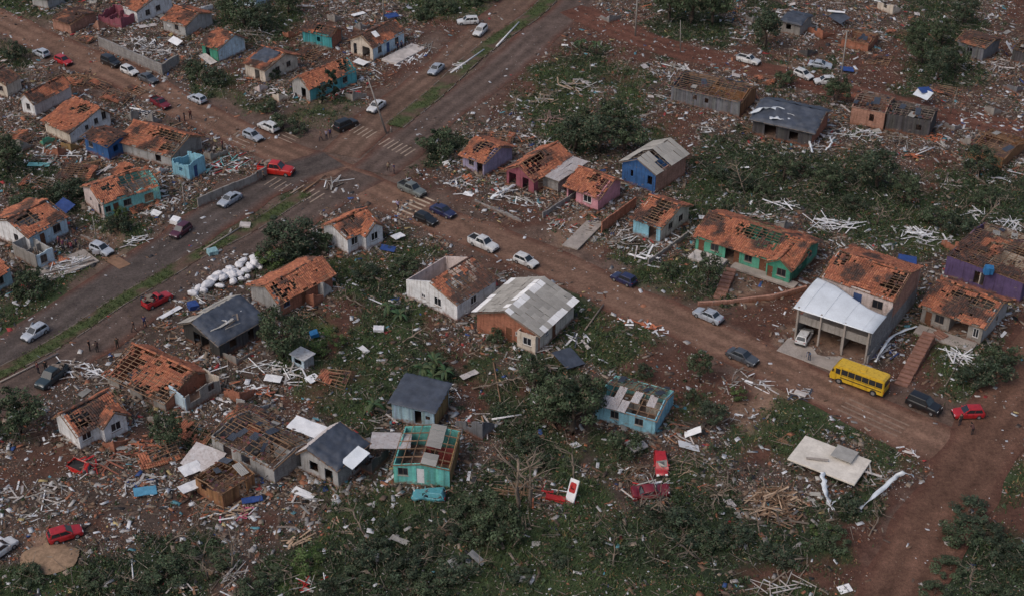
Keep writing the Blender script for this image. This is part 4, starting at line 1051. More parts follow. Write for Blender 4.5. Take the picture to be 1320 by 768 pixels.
house('house', 'grey white house with a dull brown roof at the far left edge', (10, 127), (-25, 116), (26, 117), 2.8, ridge='y', rise=1.2, mats='cream', old=.8, dmg=.05, ops={'A': [('win', .4, 1, .9, 1), ('win', .8, 1, .9, 1)]})
house('house', 'white gabled house with a green front and an ageing brown roof', (283, 80), (261, 73), (319, 66), 2.8, ridge='x', rise=1.6, rt=.6, mats={'*': 'white', 'A': 'green', 'B': 'iceblue'}, old=.5, dmg=.08, ov=.5, ops={'A': [('hole', .35, 0, 1.2, 2.2)]})
house('house', 'beige house with a grey-blue tarpaulin over half of its roof', (342, 108), (318, 98), (382, 88), 2.8, ridge='x', rise=1.4, rt=.6, mats='cream', old=.4, dmg=.12, ov=.45, tarps='f', ops={'B': [('win', .38, 1, 1.1, 1.1), ('win', .72, 1.1, 1.1, 1.1)], 'A': [('hole', .6, 0, 1.2, 2.1)]})
house('house', 'orange roofed house with teal walls behind a tall conifer', (400, 132), (378, 122), (460, 107), 2.9, ridge='y', rise=1.5, mats={'A': 'grey', 'B': 'teal', '*': 'teal'}, old=.08, dmg=.05, ops={'A': [('hole', .65, 0, 1.2, 2.2)], 'B': [('win', .75, 1, 1.1, 1.1), ('win', .3, 1, 1.1, 1.1)]}, holes={'f': [(.72, 1.1, -.1, 1.1)]})
house('hut', 'teal plank hut under a ruined brown roof near the top', (428, 63), (391, 55), (441, 54), 2.7, cat='hut', ridge='x', rise=.9, mats={'*': 'tealwood', 'B': 'brick'}, planks='A', old=.95, dmg=.22, ops={'A': [('hole', .55, .9, .7, .9)]})
house('house', 'white and pale blue house with a brown roof and a tiled patio', (482, 78), (452, 70), (524, 58), 3.0, ridge='y', rise=1.6, rt=.55, mats={'A': 'cream', 'B': 'iceblue', '*': 'white'}, old=.8, dmg=.03, ov=.45,
      ops={'A': [('hole', .2, .2, .8, 2.2), ('hole', .7, 0, 1.8, 2.3)], 'B': [('win', .22, .9, 1.1, 1.3), ('doorb', .48, 0, .9, 2.1), ('win', .76, .9, 1.1, 1.3)]})
house('house', 'pale house with two dark windows and an orange roof at the top left', (178, 31), (161, 24), (222, 14), 2.8, ridge='x', rise=1.4, mats='white', old=.2, dmg=.05, ops={'B': [('win', .3, 1, 1.1, 1.1), ('win', .6, 1.1, 1.1, 1.1)]})
house('house', 'low grey house with an orange-brown roof beside the walled rubble yard', (240, 49), (212, 40), (274, 33), 2.7, ridge='x', rise=1.3, mats='grey', old=.45, dmg=.08, ops={'A': [('win', .6, 1, 1, 1.1)]})
house('ruin', 'red walled ruin with a white sheet over it at the top left', (157, 38), (128, 30), (178, 27), 2.4, cat='ruin', roof='none', mats='magenta', crumble=1.0)
house('shed', 'low brown brick shed by the road at the top left', (92, 45), (70, 38), (124, 30), 2.3, cat='shed', ridge='x', rise=.7, mats='brickpale', old=.95, dmg=.15, inner=False)
house('house', 'small blue roofed house at the top left corner of the green lot', (62, 14), (44, 8), (80, 4), 2.3, roof='mono', rise=.4, sheetm=M_FIBRO, mats='grey', inner=False)
# -- top right
house('shed', 'long grey plank shed with a wrecked rusty roof frame', (953, 151), (864, 131), (976, 130), 3.0, cat='shed', ridge='x', rise=1.0, rt=.5, roof={'f': 'frame', 'b': 'frame'}, mats={'A': 'greywood', '*': 'greywood', 'B': 'wood', 'i': 'wood'}, planks='ABCD', timber=M_TIMBER, ov=.4,
      ops={'A': [('hole', .35, 1.3, .8, .9), ('hole', .52, 1.2, .7, .9)]})
house('house', 'house hidden under a huge dark blue tarpaulin on the upper right', (1046, 188), (968, 174), (1074, 163), 3.0, ridge='x', rise=1.5, rt=.55, roof={'f': 'tarp', 'b': 'tarp'}, mats={'*': 'darkwood', 'A': 'darkwood', 'B': 'brick'}, planks='A', ov=.7, ops={'A': [('hole', .3, 0, 2, 2.2), ('hole', .7, .5, 1.5, 1.5)]})
house('house', 'red brick house without roof tiles joined to the charcoal hut', (1138, 168), (1095, 160), (1152, 148), 3.4, ridge='x', rise=.8, roof={'f': 'frame', 'b': 'frame'}, mats='brickpale', timber=M_TIMBERG, ops={'A': [('hole', .62, 1.2, .8, 1.3)]}, ov=.1)
house('hut', 'charcoal plank hut with bare rafters next to the red brick house', (1197, 177), (1140, 168), (1211, 161), 3.2, cat='hut', ridge='x', rise=.6, roof={'f': 'frame', 'b': 'frame'}, mats='darkwood', planks='AB', timber=M_TIMBERG, ov=.1, ops={'A': [('hole', .75, 1.0, .9, 1.0)]})
house('ruin', 'fallen orange roof frame lying low at the right edge', (1292, 216), (1246, 203), (1326, 192), 1.9, cat='ruin', ridge='x', rise=.8, roof={'f': 'frame', 'b': 'frame'}, mats='wood', timber=M_TIMBER, crumble=.5, inner=False)
house('shed', 'teal grey plank shed with a collapsed brown roof in the top right trees', (1266, 80), (1231, 70), (1288, 68), 2.9, cat='shed', ridge='x', rise=.7, mats='greywood', planks='A', old=1.0, dmg=.25, ops={'A': [('hole', .5, 0, 1, 2)]})
house('hut', 'little grey hut with a blue roof at the top edge', (1030, 48), (1006, 42), (1044, 36), 2.5, cat='hut', ridge='x', rise=.7, roof={'f': 'tarp', 'b': 'tarp'}, mats='concrete', ops={'A': [('hole', .4, 1, 1, 1)]}, inner=False)
house('ruin', 'low red brick ruin with a timber frame behind the light pole', (1118, 68), (1084, 60), (1130, 56), 1.9, cat='ruin', ridge='x', rise=.6, roof={'f': 'frame', 'b': 'frame'}, mats='brick', timber=M_TIMBER, inner=False, ov=.4)
house('shed', 'dark timber shed cut off by the right edge', (1330, 86), (1302, 80), (1350, 74), 2.8, cat='shed', ridge='x', rise=.7, roof={'f': 'frame', 'b': 'frame'}, mats='darkwood', planks='A', inner=False)
house('house', 'small mint house with an orange roof corner at the top of the avenue verge', (330, 12), (300, 5), (352, -4), 2.6, roof='none', mats='iceblue', crumble=1.0)

# the smooth dark roof of the pale blue shed, as one folded sheet
for o in [q for q in bpy.data.objects if q.get('label', '').startswith('pale blue plank shed')]:
    L, D = o['_L'], o['_D']; tn = .7 / D
    tarp_slope(o, Vector((-.4, -.4, 2.6)), Vector((1, 0, 0)), Vector((0, 1, tn)), L + .8, D + .9, 9, M_TARP, sag=.07, name='roof', drape=.1)

# two-storey house: balcony, pillars, garage, canopy
if True:
    dv = D11 * .42
    mb = MB(); mb.box((L11 / 2, dv / 2, 2.80), (L11 - .30, dv - .02, .2)); mb.build('balcony_floor', M_SLAB, R11)
    mb = MB(); mb.box((L11 / 2, .075, 3.28), (L11 - .02, .15, 1.15)); mb.build('balcony_parapet', WM['concrete'], R11)
    for i, u in enumerate((.012, .33, .66, .985)):
        mb = MB(); mb.box((L11 * u, -.16, 2.55), (.24, .24, 5.1)); mb.build('pillar', M_SLAB, R11)
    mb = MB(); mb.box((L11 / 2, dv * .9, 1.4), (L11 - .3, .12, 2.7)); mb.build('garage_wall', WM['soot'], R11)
    mb = MB(); mb.box((L11 * .62, dv * .45, 1.4), (.14, dv * .8, 2.7)); mb.build('partition', WM['concrete'], R11)
    mb = MB(); mb.box((L11 + .07, dv * .5, 3.9), (.13, dv - .04, 2.1)); mb.build('side_wall', WM['block'], R11)
    n = 26; P = []; F = []
    for j in range(n + 1):
        t = j / n
        for i in range(9):
            s = i / 8; y = -.55 + (dv + .35) * t * (1.0 if s < .2 else 1 - .38 * min(1, (s - .2) / .6))
            z = 4.95 + .80 * math.sin(t * 1.9) * (1 - .85 * s) + .15 * s
            P.append((-.5 + (L11 + .9) * s, y, z))
    for j in range(n):
        for i in range(8): F.append((j * 9 + i, j * 9 + i + 1, (j + 1) * 9 + i + 1, (j + 1) * 9 + i))
    mb = MB(); mb.add(P, F); o = mb.build('canopy', M_METAL, R11, smooth=True); o.modifiers.new('t', 'SOLIDIFY').thickness = .05
    for s in (1, 3, 5, 7):
        mb = MB()
        for j in range(n): mb.bar(Vector(P[j * 9 + s]) + Vector((0, 0, .035)), Vector(P[(j + 1) * 9 + s]) + Vector((0, 0, .035)), .05, .035)
        mb.build('canopy_seam', M_METAL, R11)

def floor_slab(name, px, py, w, d, dirv, m, label, cat, zt=.25, rotadd=0.0, tilt=(0, 0), th=None, group=None):
    c = g(px, py); mb = MB(); h = th or zt + .1
    mb.box((0, 0, 0), (w, d, h)); o = mb.build(name, m, None, label=label, cat=cat, group=group)
    bv = o.modifiers.new('b', 'BEVEL'); bv.width = min(.03, h / 4)
    o.location = (c.x, c.y, zt - h / 2); o.rotation_euler = (tilt[0], tilt[1], gdir(px, py, dirv) + rotadd)
    return o
floor_slab('patio', 521, 71, 9.0, 3.6, (.85, -.45), M_SLABW, 'pale tiled patio before the white and pale blue house', 'patio', .35)
floor_slab('porch_slab', 912, 336, 5.2, 2.6, (1, .33), M_SLABW, 'white tiled porch at the left end of the green house', 'porch', .45)
floor_slab('porch_slab', 985, 356, 10, 1.6, (1, .33), M_SLAB, 'grey concrete walkway along the front of the green house', 'walkway', .3)
floor_slab('driveway', 752, 302, 9.0, 2.6, (.62, -.62), M_SLAB, 'concrete driveway climbing beside the small pink house', 'driveway', .12)
floor_slab('forecourt', 1060, 462, 11.5, 3.6, (1, .36), M_SLAB, 'dusty concrete forecourt before the garage of the two-storey house', 'forecourt', .06)
floor_slab('porch_slab', 1218, 437, 8, 2.4, (1, .33), M_SLAB, 'concrete porch slab in front of the grey house', 'porch', .3)
floor_slab('fallen_roof_slab', 1068, 600, 8.4, 5.6, (1, .36), M_CREAM, 'cream concrete slab fallen flat on the lower right field', 'slab', 1.0, tilt=(-.05, .03), th=.25)
floor_slab('roof_panel', 1087, 595, 2.6, 2.6, (1, .36), M_FIBRO, 'grey roofing panel lying on the cream fallen slab', 'panel', 1.3, tilt=(-.05, .03), th=.06)
floor_slab('concrete_beam', 1052, 602, 2.6, .35, (1, .1), M_SLAB, 'grey beam lying across the cream fallen slab', 'beam', 1.35, th=.12)
floor_slab('floor_slab', 84, 343, 8.5, 4.5, (.9, -.35), M_SLAB, 'concrete yard slab under the white board heap on the left', 'yard slab', .15)
floor_slab('entrance_ramp', 150, 337, 4.5, 1.9, (.8, .5), M_EARTH if False else mat('dusty_ramp', (.24, .14, .09), var=.25), 'brown earth ramp in front of the silver car with an open door', 'ramp', .09)
def mound(px, py, rx, ry, h, m, label):
    c = g(px, py); mb = MB(); na, nr = 36, 9; V = [(0, 0, h)]
    for k in range(1, nr + 1):
        for a in range(na):
            t = 2 * math.pi * a / na; q = k / nr; w = q * (1 + .28 * noise.noise(Vector((math.cos(t) * 1.6 + px, math.sin(t) * 1.6, 2))) + .10 * noise.noise(Vector((math.cos(t) * 6, math.sin(t) * 6, 5))))
            x, y = rx * w * math.cos(t), ry * w * math.sin(t); V.append((x, y, h * (1 - q * q) - .08 * q ** 6 + .05 * noise.noise(Vector((x, y, 0))) * (1 - q)))
    F = [(0, 1 + a, 1 + (a + 1) % na) for a in range(na)] + [(1 + k * na + a, 1 + (k + 1) * na + a, 1 + (k + 1) * na + (a + 1) % na, 1 + k * na + (a + 1) % na) for k in range(nr - 1) for a in range(na)]
    mb.v, mb.f, mb.c = V, F, [(1, 1, 1)] * len(V); o = mb.build('sand_heap', m, None, True, label=label, cat='sand'); o.location = (c.x, c.y, .03)
mound(66, 718, 3.1, 2.6, .30, mat('sand', (.30, .20, .13), var=.35, fine=5), 'low spread of tan sand below the red car')

# ------------------------------------------------------------------ fallen roofs and broken wall corners
def fallen_roof(px, py, w, d, dirv, label, tilt=.25, old=.6, dmg=.2, holes=()):
    c = g(px, py); r = link('roof_wreckage', None, None, label, 'fallen roof', 'roofs fallen to the ground'); r.location = (c.x, c.y, .35); r.rotation_euler = (0, random.uniform(-.1, .1), gdir(px, py, dirv))
    mb = MB(); SEED[0] += 13
    tile_slope(r, Vector((-w / 2, -d / 2, 0)), Vector((1, 0, 0)), Vector((0, 1, tilt)), w, d, holes, dmg, old, SEED[0], mb, sag=.7)
    mb.build('roof_tiles', M_TILE, r, kind='stuff')
for px, py, w, d, dv, tl, old, ds in ((48, 240, 5, 3, (1, .2), .2, .8, 'dark fallen roof in the rubble at the left edge'), (232, 180, 4, 2.6, (1, .4), .3, .3, 'orange fallen roof between the sagging roof and the sky blue room'), (30, 178, 5, 3, (1, .4), .25, .5, 'brown fallen roof above the dark trees at the left edge'), (128, 112, 4, 2.4, (1, .3), .2, .7, 'brown fallen roof above the pinkish cream house'), (175, 118, 4, 2.2, (1, .4), .15, .25, 'orange fallen roof left of the dark red pickup'), (188, 268, 5, 2.4, (1, -.3), .15, .4, 'tiled roof edge fallen before the turquoise and white house'), (110, 52, 4, 2.4, (1, .3), .2, .5, 'brown fallen roof left of the walled rubble yard'), (310, 62, 4, 2.6, (1, .3), .2, .8, 'dark fallen roof right of the green fronted house'), (352, 72, 4, 2.6, (1, .3), .2, .6, 'brown fallen roof behind the beige house'), (75, 338, 3, 2, (1, -.3), .2, .5, 'roof scraps in the yard of the pale blue house'), (1215, 120, 4, 2.6, (1, .2), .2, .9, 'dark fallen roof below the wood at the top right'), (1160, 45, 5, 2.8, (1, .2), .2, .9, 'dark fallen roof left of the wood at the top right'), (985, 105, 4, 2.4, (1, .2), .2, .8, 'brown fallen roof between the plank shed and the white cars'), (430, 490, 4, 2.6, (1, .2), .2, .6, 'brown fallen roof in the middle wreckage'), (250, 560, 5, 3, (1, .3), .25, .4, 'orange fallen roof above the white roof sheet'), (165, 226, 6, 3.4, (1, .5), .3, .15, 'torn orange roof slope fallen before the deep blue house'), (196, 232, 4, 3, (1, .5), .35, .2, 'small orange roof piece before the sagging orange roof'), (100, 226, 6, 4, (1, .1), .2, .9, 'brown fallen roof slope below the deep blue house'),
    (150, 128, 5, 3, (1, .2), .25, .5, 'brown fallen roof by the roadside above the white gabled house'), (95, 108, 5, 2.6, (1, .1), .2, .3, 'orange fallen roof on the roadside below the bright red hatchback'), (70, 165, 4, 3, (1, .4), .2, .8, 'dark fallen roof left of the white gabled house'),
    (250, 42, 4, 2.6, (1, .3), .3, .6, 'fallen roof between the low grey house and the green fronted house'), (398, 72, 5, 3, (1, .3), .2, .9, 'dark fallen roof behind the orange roofed house'), (640, 180, 6, 3, (1, .2), .2, .3, 'orange roof slope fallen behind the lilac house'),
    (205, 590, 5, 3, (1, -.3), .15, .35, 'reddish fallen roof right of the white house at the lower left'), (320, 545, 6, 4, (1, .45), .25, .75, 'brown fallen roof over the upper side of the pale timbered ruin'), (958, 296, 5, 3, (1, .2), .25, .7, 'brown fallen roof behind the green house'),
    (1090, 128, 4, 3, (1, .2), .25, .8, 'dark fallen roof above the red brick house'), (1130, 80, 5, 3, (1, .2), .2, .9, 'dark fallen roof at the low red brick ruin'), (1300, 330, 5, 3, (1, .4), .2, .9, 'dark fallen roof on top of the purple house wreckage')):
    fallen_roof(px, py, w, d, dv, ds, tl, old, .16, [(random.uniform(0, .5), random.uniform(.6, 1.1), random.uniform(-.1, .4), random.uniform(.5, 1.1))])
def wall_corner(px, py, m, cname, where, d=(1, .45)):
    c = g(px, py); r = link('wall_fragment', None, None, 'broken %s wall corner standing %s' % (cname, where), 'wall'); r.location = (c.x, c.y, 0); r.rotation_euler = (0, 0, gdir(px, py, d) + random.uniform(-.1, .1))
    a, b, h = random.uniform(1.8, 4.2), random.uniform(1.4, 3.4), random.uniform(1.4, 2.7)
    make_wall(r, (-a, 0, 0), (1, 0, 0), (0, 1, 0), a, [(0, h * random.uniform(.3, .8)), (a, h)], [('hole', .5, .9, .8, .9)] if a > 3 else [], WM[m], .15, crumble=.7, seed=int(px + py))
    make_wall(r, (0, .15, 0), (0, 1, 0), (-1, 0, 0), b, [(0, h), (b, h * random.uniform(.2, .7))], [], WM[m], .15, crumble=.7, seed=int(px * 2 + py))
for px, py, m, cn, wh in ((28, 196, 'concrete', 'grey', 'at the left edge above the dark trees'), (56, 188, 'mint', 'pale green', 'left of the deep blue house'), (76, 204, 'brick', 'brick', 'left of the brown fallen roof'), (92, 196, 'ochre', 'ochre', 'beside the deep blue house'), (196, 250, 'white', 'white', 'with dark openings before the turquoise house'), (206, 226, 'white', 'white', 'left of the sky blue room'),
    (232, 207, 'turq', 'turquoise', 'behind the sky blue room'), (272, 208, 'concrete', 'grey', 'in the colourful rubble'), (170, 158, 'concrete', 'grey', 'beside the dark red pickup'), (198, 162, 'block', 'block', 'above the sagging orange roof'), (128, 40, 'brickpale', 'reddish', 'behind the walled rubble yard'), (104, 28, 'cream', 'cream', 'at the top left beside the brown shed'), (258, 18, 'white', 'white', 'behind the low grey house'), (300, 12, 'iceblue', 'pale', 'in the grove at the top left'),
    (372, 50, 'brick', 'brick', 'behind the beige house'), (360, 132, 'cream', 'cream', 'below the beige house'), (455, 132, 'concrete', 'grey', 'near the black van'), (335, 120, 'pinkwhite', 'pinkish', 'on the red path by the beige house'), (432, 30, 'concrete', 'grey', 'behind the teal plank hut'), (465, 40, 'block', 'block', 'left of the house with the patio'),
    (148, 582, 'brick', 'brick', 'below the white house at the lower left'), (214, 553, 'concrete', 'grey', 'under the small roofless room'), (310, 520, 'brick', 'brick', 'right of the small roofless room'), (335, 535, 'grey', 'grey', 'above the pale timbered ruin'), (305, 470, 'concrete', 'grey', 'below the blue tarpaulin house'), (405, 395, 'brick', 'brick', 'at the porch end of the brick house'), (418, 385, 'grey', 'grey', 'at the far porch end of the brick house'),
    (622, 566, 'greywood', 'grey plank', 'right of the pale blue shed'), (480, 610, 'darkwood', 'dark', 'between the dark tarpaulin roof and the turquoise plank house'), (1010, 300, 'concrete', 'grey', 'behind the green house'), (1240, 330, 'brick', 'brick', 'behind the purple house'), (1230, 170, 'block', 'block', 'right of the charcoal hut'), (1280, 150, 'concrete', 'grey', 'on the right red road verge'), (1250, 190, 'concrete', 'grey', 'at the fallen orange roof frame'),
    (1060, 50, 'brick', 'brick', 'near the dark square sheet at the top right'), (970, 30, 'concrete', 'grey', 'by the dark trees at the top'), (1150, 20, 'cream', 'cream', 'at the top edge on the right'), (1310, 120, 'greywood', 'grey plank', 'below the dark timber shed'), (785, 30, 'block', 'block', 'at the top beside the pale pole'), (1040, 75, 'darkwood', 'dark plank', 'behind the crushed silver car')):
    wall_corner(px, py, m, cn, wh)

# ------------------------------------------------------------------ free-standing walls
def wall_run(name, pts, h, t, m, label, cat='wall', crumble=.25, group=None):
    P = [g(*p) for p in pts]; root = link(name, None, None, label, cat, group); root.location = P[0]; O = P[0]
    for a, b in zip(P, P[1:]):
        d = b - a; ln = d.length; d.normalize(); n = Vector((-d.y, d.x, 0))
        make_wall(root, a - O, d, n, ln - .01, [(0, h), (ln, h * random.uniform(.85, 1))], [], m, t, crumble=crumble, seed=int(pts[0][0]))
    return root
wall_run('garden_wall', [(256, 268), (331, 235)], 1.7, .2, WM['concrete'], 'bare concrete wall along the avenue beside the rubble', crumble=.2)
wall_run('garden_wall', [(331, 235), (345, 226)], 1.9, .25, WM['concrete'], 'short end wall at the avenue corner near the red truck', crumble=.3)
wall_run('brick_wall', [(776, 300), (820, 266)], 1.9, .2, WM['brick'], 'brown brick boundary wall between the pink and pale blue houses', crumble=.15)
wall_run('retaining_wall', [(128, 62), (210, 98)], 2.3, .3, WM['block'], 'grey block retaining wall round the rubble yard at the upper left', crumble=.15)
wall_run('retaining_wall', [(210, 98), (232, 84)], 2.3, .3, WM['concrete'], 'short return of the grey retaining wall at the roadside', crumble=.3)
wall_run('kerb_wall', [(900, 395), (945, 392), (1000, 385), (1040, 374)], .7, .35, WM['brickpale'], 'low curved reddish wall in front of the green house', crumble=.05)
wall_run('block_wall', [(836, 342), (888, 305)], 1.1, .2, WM['concrete'], 'low block wall between the pale blue and green houses', crumble=.3)
wall_run('block_wall', [(700, 283), (748, 252)], 1.2, .2, WM['block'], 'grey block wall between the dark pink and pink houses', crumble=.3)
wall_run('front_wall', [(612, 262), (672, 288)], .9, .2, WM['block'], 'low dark garden wall along the main street below the lilac house', crumble=.4)
wall_run('garden_wall', [(1118, 470), (1150, 428)], 1.4, .2, WM['block'], 'stepped block wall beside the two-storey house', crumble=.4)
wall_run('kerb_wall', [(52, 357), (122, 338)], .5, .2, WM['concrete'], 'low kerb wall round the yard of the pale blue house', crumble=.1)
wall_run('block_wall', [(104, 306), (140, 322)], .9, .2, WM['concrete'], 'broken low wall behind the silver car with an open door', crumble=.5)
wall_run('wall_fragment', [(1236, 320), (1262, 300)], 1.2, .2, WM['cream'], 'cream wall fragment behind the purple house', crumble=.6)

def stairs(p0, p1, n, w, m, label):
    a, b = g(*p0), g(*p1); root = link('steps', None, None, label, 'steps'); root.location = a
    d = (b - a); ln = d.length; root.rotation_euler = (0, 0, math.atan2(d.y, d.x)); dep = ln / n
    for i in range(n):
        mb = MB(); mb.box((dep * (i + .5), random.uniform(-.04, .04), .04 + .055 * i), (dep * .76, w, .14 + .11 * i)); mb.build('step', m, root)
    return root
M_STEP = mat('red_step', (.26, .135, .10), var=.3, fine=6)
stairs((1161, 497), (1196, 440), 14, 1.7, M_STEP, 'red brick steps climbing the lawn to the grey house')
stairs((1196, 440), (1216, 432), 5, 1.8, M_STEP, 'upper landing of red bricks at the head of the steps')
stairs((926, 386), (942, 352), 8, 1.6, M_STEP, 'red steps leading up to the veranda of the green house')

# ------------------------------------------------------------------ cars
U, UN, Vd, VN = (1, .43), (-1, -.43), (.8, -.55), (-.8, .55)
C = car
C('hatch', 'palesilver', 53, 69, UN, 'silver hatchback behind the red one at the upper left roadside')
C('hatch', 'red', 82, 79, U, 'bright red hatchback on the upper left street')
C('suv', 'black', 143, 81, U, 'dark blue-black station wagon first in the row by the retaining wall', name='parked_van')
C('hatch', 'white', 167, 92, U, 'white hatchback between two dark cars by the retaining wall')
C('sedan', 'grey', 191, 102, U, 'dark grey sedan last in the row by the retaining wall')
C('single', 'darkred', 207, 134, (1, .55), 'dark red pickup stopped among rubble on the left street', cat='pickup', name='pickup_truck')
C('hatch', 'palesilver', 254, 128, UN, 'silver hatchback alone on the left street')
C('hatch', 'silver', 326, 176, U, 'pale silver hatchback beside the striped crossing on the left street')
C('wagon', 'white', 346, 164, UN, 'white estate car with dark stripes on its roof near the junction')
C('wagon', 'white', 603, 28, (-1, .06), 'white estate car turned sideways at the top of the avenue')
C('wagon', 'white', 619, 41, (-.8, .75), 'white estate car heading down the avenue beside the sideways one')
C('sedan', 'silver', 562, 90, (-.78, .66), 'silver sedan driving down the upper avenue')
C('sedan', 'white', 485, 138, (-.8, .6), 'white sedan parked by the leaning pole')
C('suv', 'black', 446, 162, (.85, -.36), 'black van at the corner beside two pedestrians', cat='van', name='parked_van')
C('single', 'white', 965, 78, (1, .25), 'white pickup with a dark bed on the red dirt road', cat='pickup', name='pickup_truck')
C('sedan', 'silver', 1057, 84, (1, .12), 'crushed silver car under debris beside the tall light pole', name='wrecked_car', crush=.35)
C('hatch', 'white', 1036, 97, U, 'white hatchback by the tall light pole, left of the other white car')
C('hatch', 'white', 1063, 105, (-1, .02), 'white hatchback right at the foot of the tall light pole')
C('sedan', 'silver', 296, 258, (-.85, .52), 'silver sedan on the lower avenue beside the concrete wall')
C('hatch', 'maroon', 233, 298, (-.8, .58), 'maroon hatchback at the kerb of the lower avenue')
def open_door(root, pm, K):
    mb = MB(); mb.box((0, 0, 0), (1.0, .07, .62)); o = mb.build('open_door', pm, root); o.location = (.05, -1.15, .62); o.rotation_euler = (0, 0, math.radians(35))
C('hatch', 'palesilver', 131, 322, (1, .42), 'silver hatchback with an open door on the earth ramp', extras=open_door)
def cargo(root, pm, K):
    mb = MB(); rr = random.Random(3)
    for i in range(9): mb.box((-1.5 + rr.uniform(-.6, .6), rr.uniform(-.5, .5), 1.15 + rr.uniform(0, .35)), (rr.uniform(.3, 1.1), rr.uniform(.2, .5), rr.uniform(.1, .35)), (1, 1, 1), Matrix.Rotation(rr.uniform(0, 3), 3, 'Z'))
    mb.build('load', M_TIMBERG, root)
C('single', 'red', 203, 387, (.85, -.42), 'red pickup with people standing beside it on the lower avenue', cat='pickup', name='pickup_truck', extras=cargo)
C('hatch', 'palesilver', 45, 429, (-.82, .5), 'pale silver hatchback alone on the lower avenue at the left')
C('pickup', 'darkteal', 67, 486, (-.75, .6), 'dark pickup parked under people at the lower left', cat='pickup', name='pickup_truck', extras=cargo)
C('pickup', 'truckred', 356, 220, (1, .12), 'bright red truck with a loaded flatbed at the junction', cat='truck', name='truck', extras=cargo, scale=1.18)
C('pickup', 'greygreen', 531, 245, U, 'grey green double-cab pickup crossing the striped crosswalk', cat='pickup', name='pickup_truck')
C('hatch', 'black', 549, 283, U, 'black hatchback just past the striped crosswalk, nearer the white house')
C('sedan', 'navy', 571, 273, U, 'dark blue-black sedan just past the striped crosswalk on the far side')
C('pickup', 'white', 623, 315, U, 'white double-cab pickup in the middle of the main street', cat='pickup', name='pickup_truck')
C('hatch', 'white', 678, 337, U, 'white hatchback on the main street beside the grey-sheet roof')
C('hatch', 'navy', 804, 360, UN, 'navy blue hatchback at the far kerb of the main street')
C('sedan', 'silver', 913, 407, UN, 'silver coupe on the main street below the green house')
C('sedan', 'grey', 957, 460, U, 'dark grey sedan at the near edge of the main street')
C('hatch', 'white', 1037, 434, (.5, -.8), 'white hatchback parked inside the garage of the two-storey house', z=.06)
C('suv', 'black', 1191, 522, U, 'black sport utility vehicle waiting near the red hatchback', name='parked_van')
C('hatch', 'red', 1248, 532, (-1, .03), 'red hatchback nose to nose with the black vehicle on the right')
C('hatch', 'red', 84, 688, (1, -.3), 'red hatchback standing on the muddy lot at the lower left')
C('hatch', 'white', 1, 707, (.8, -.55), 'white car cut off by the left edge near the sand patch')
C('single', 'truckred', 111, 600, (1, .3), 'wrecked red pickup front buried in rubble at the lower left', name='wrecked_car', crush=.9, z=-.55, tilt=(.2, .16))
C('hatch', 'red', 853, 596, (.12, 1), 'red car nosed down in the broken branches', name='wrecked_car', tilt=(.08, .14), crush=.48, z=-.08)
C('sedan', 'darkred', 838, 632, (1, -.1), 'crushed dark red car with a torn pale roof in the branches', name='wrecked_car', crush=.6, tilt=(.15, 0))
C('hatch', 'turq', 553, 637, (-1, -.06), 'faded turquoise car under the turquoise plank house', name='wrecked_car', crush=.62, z=-.1)

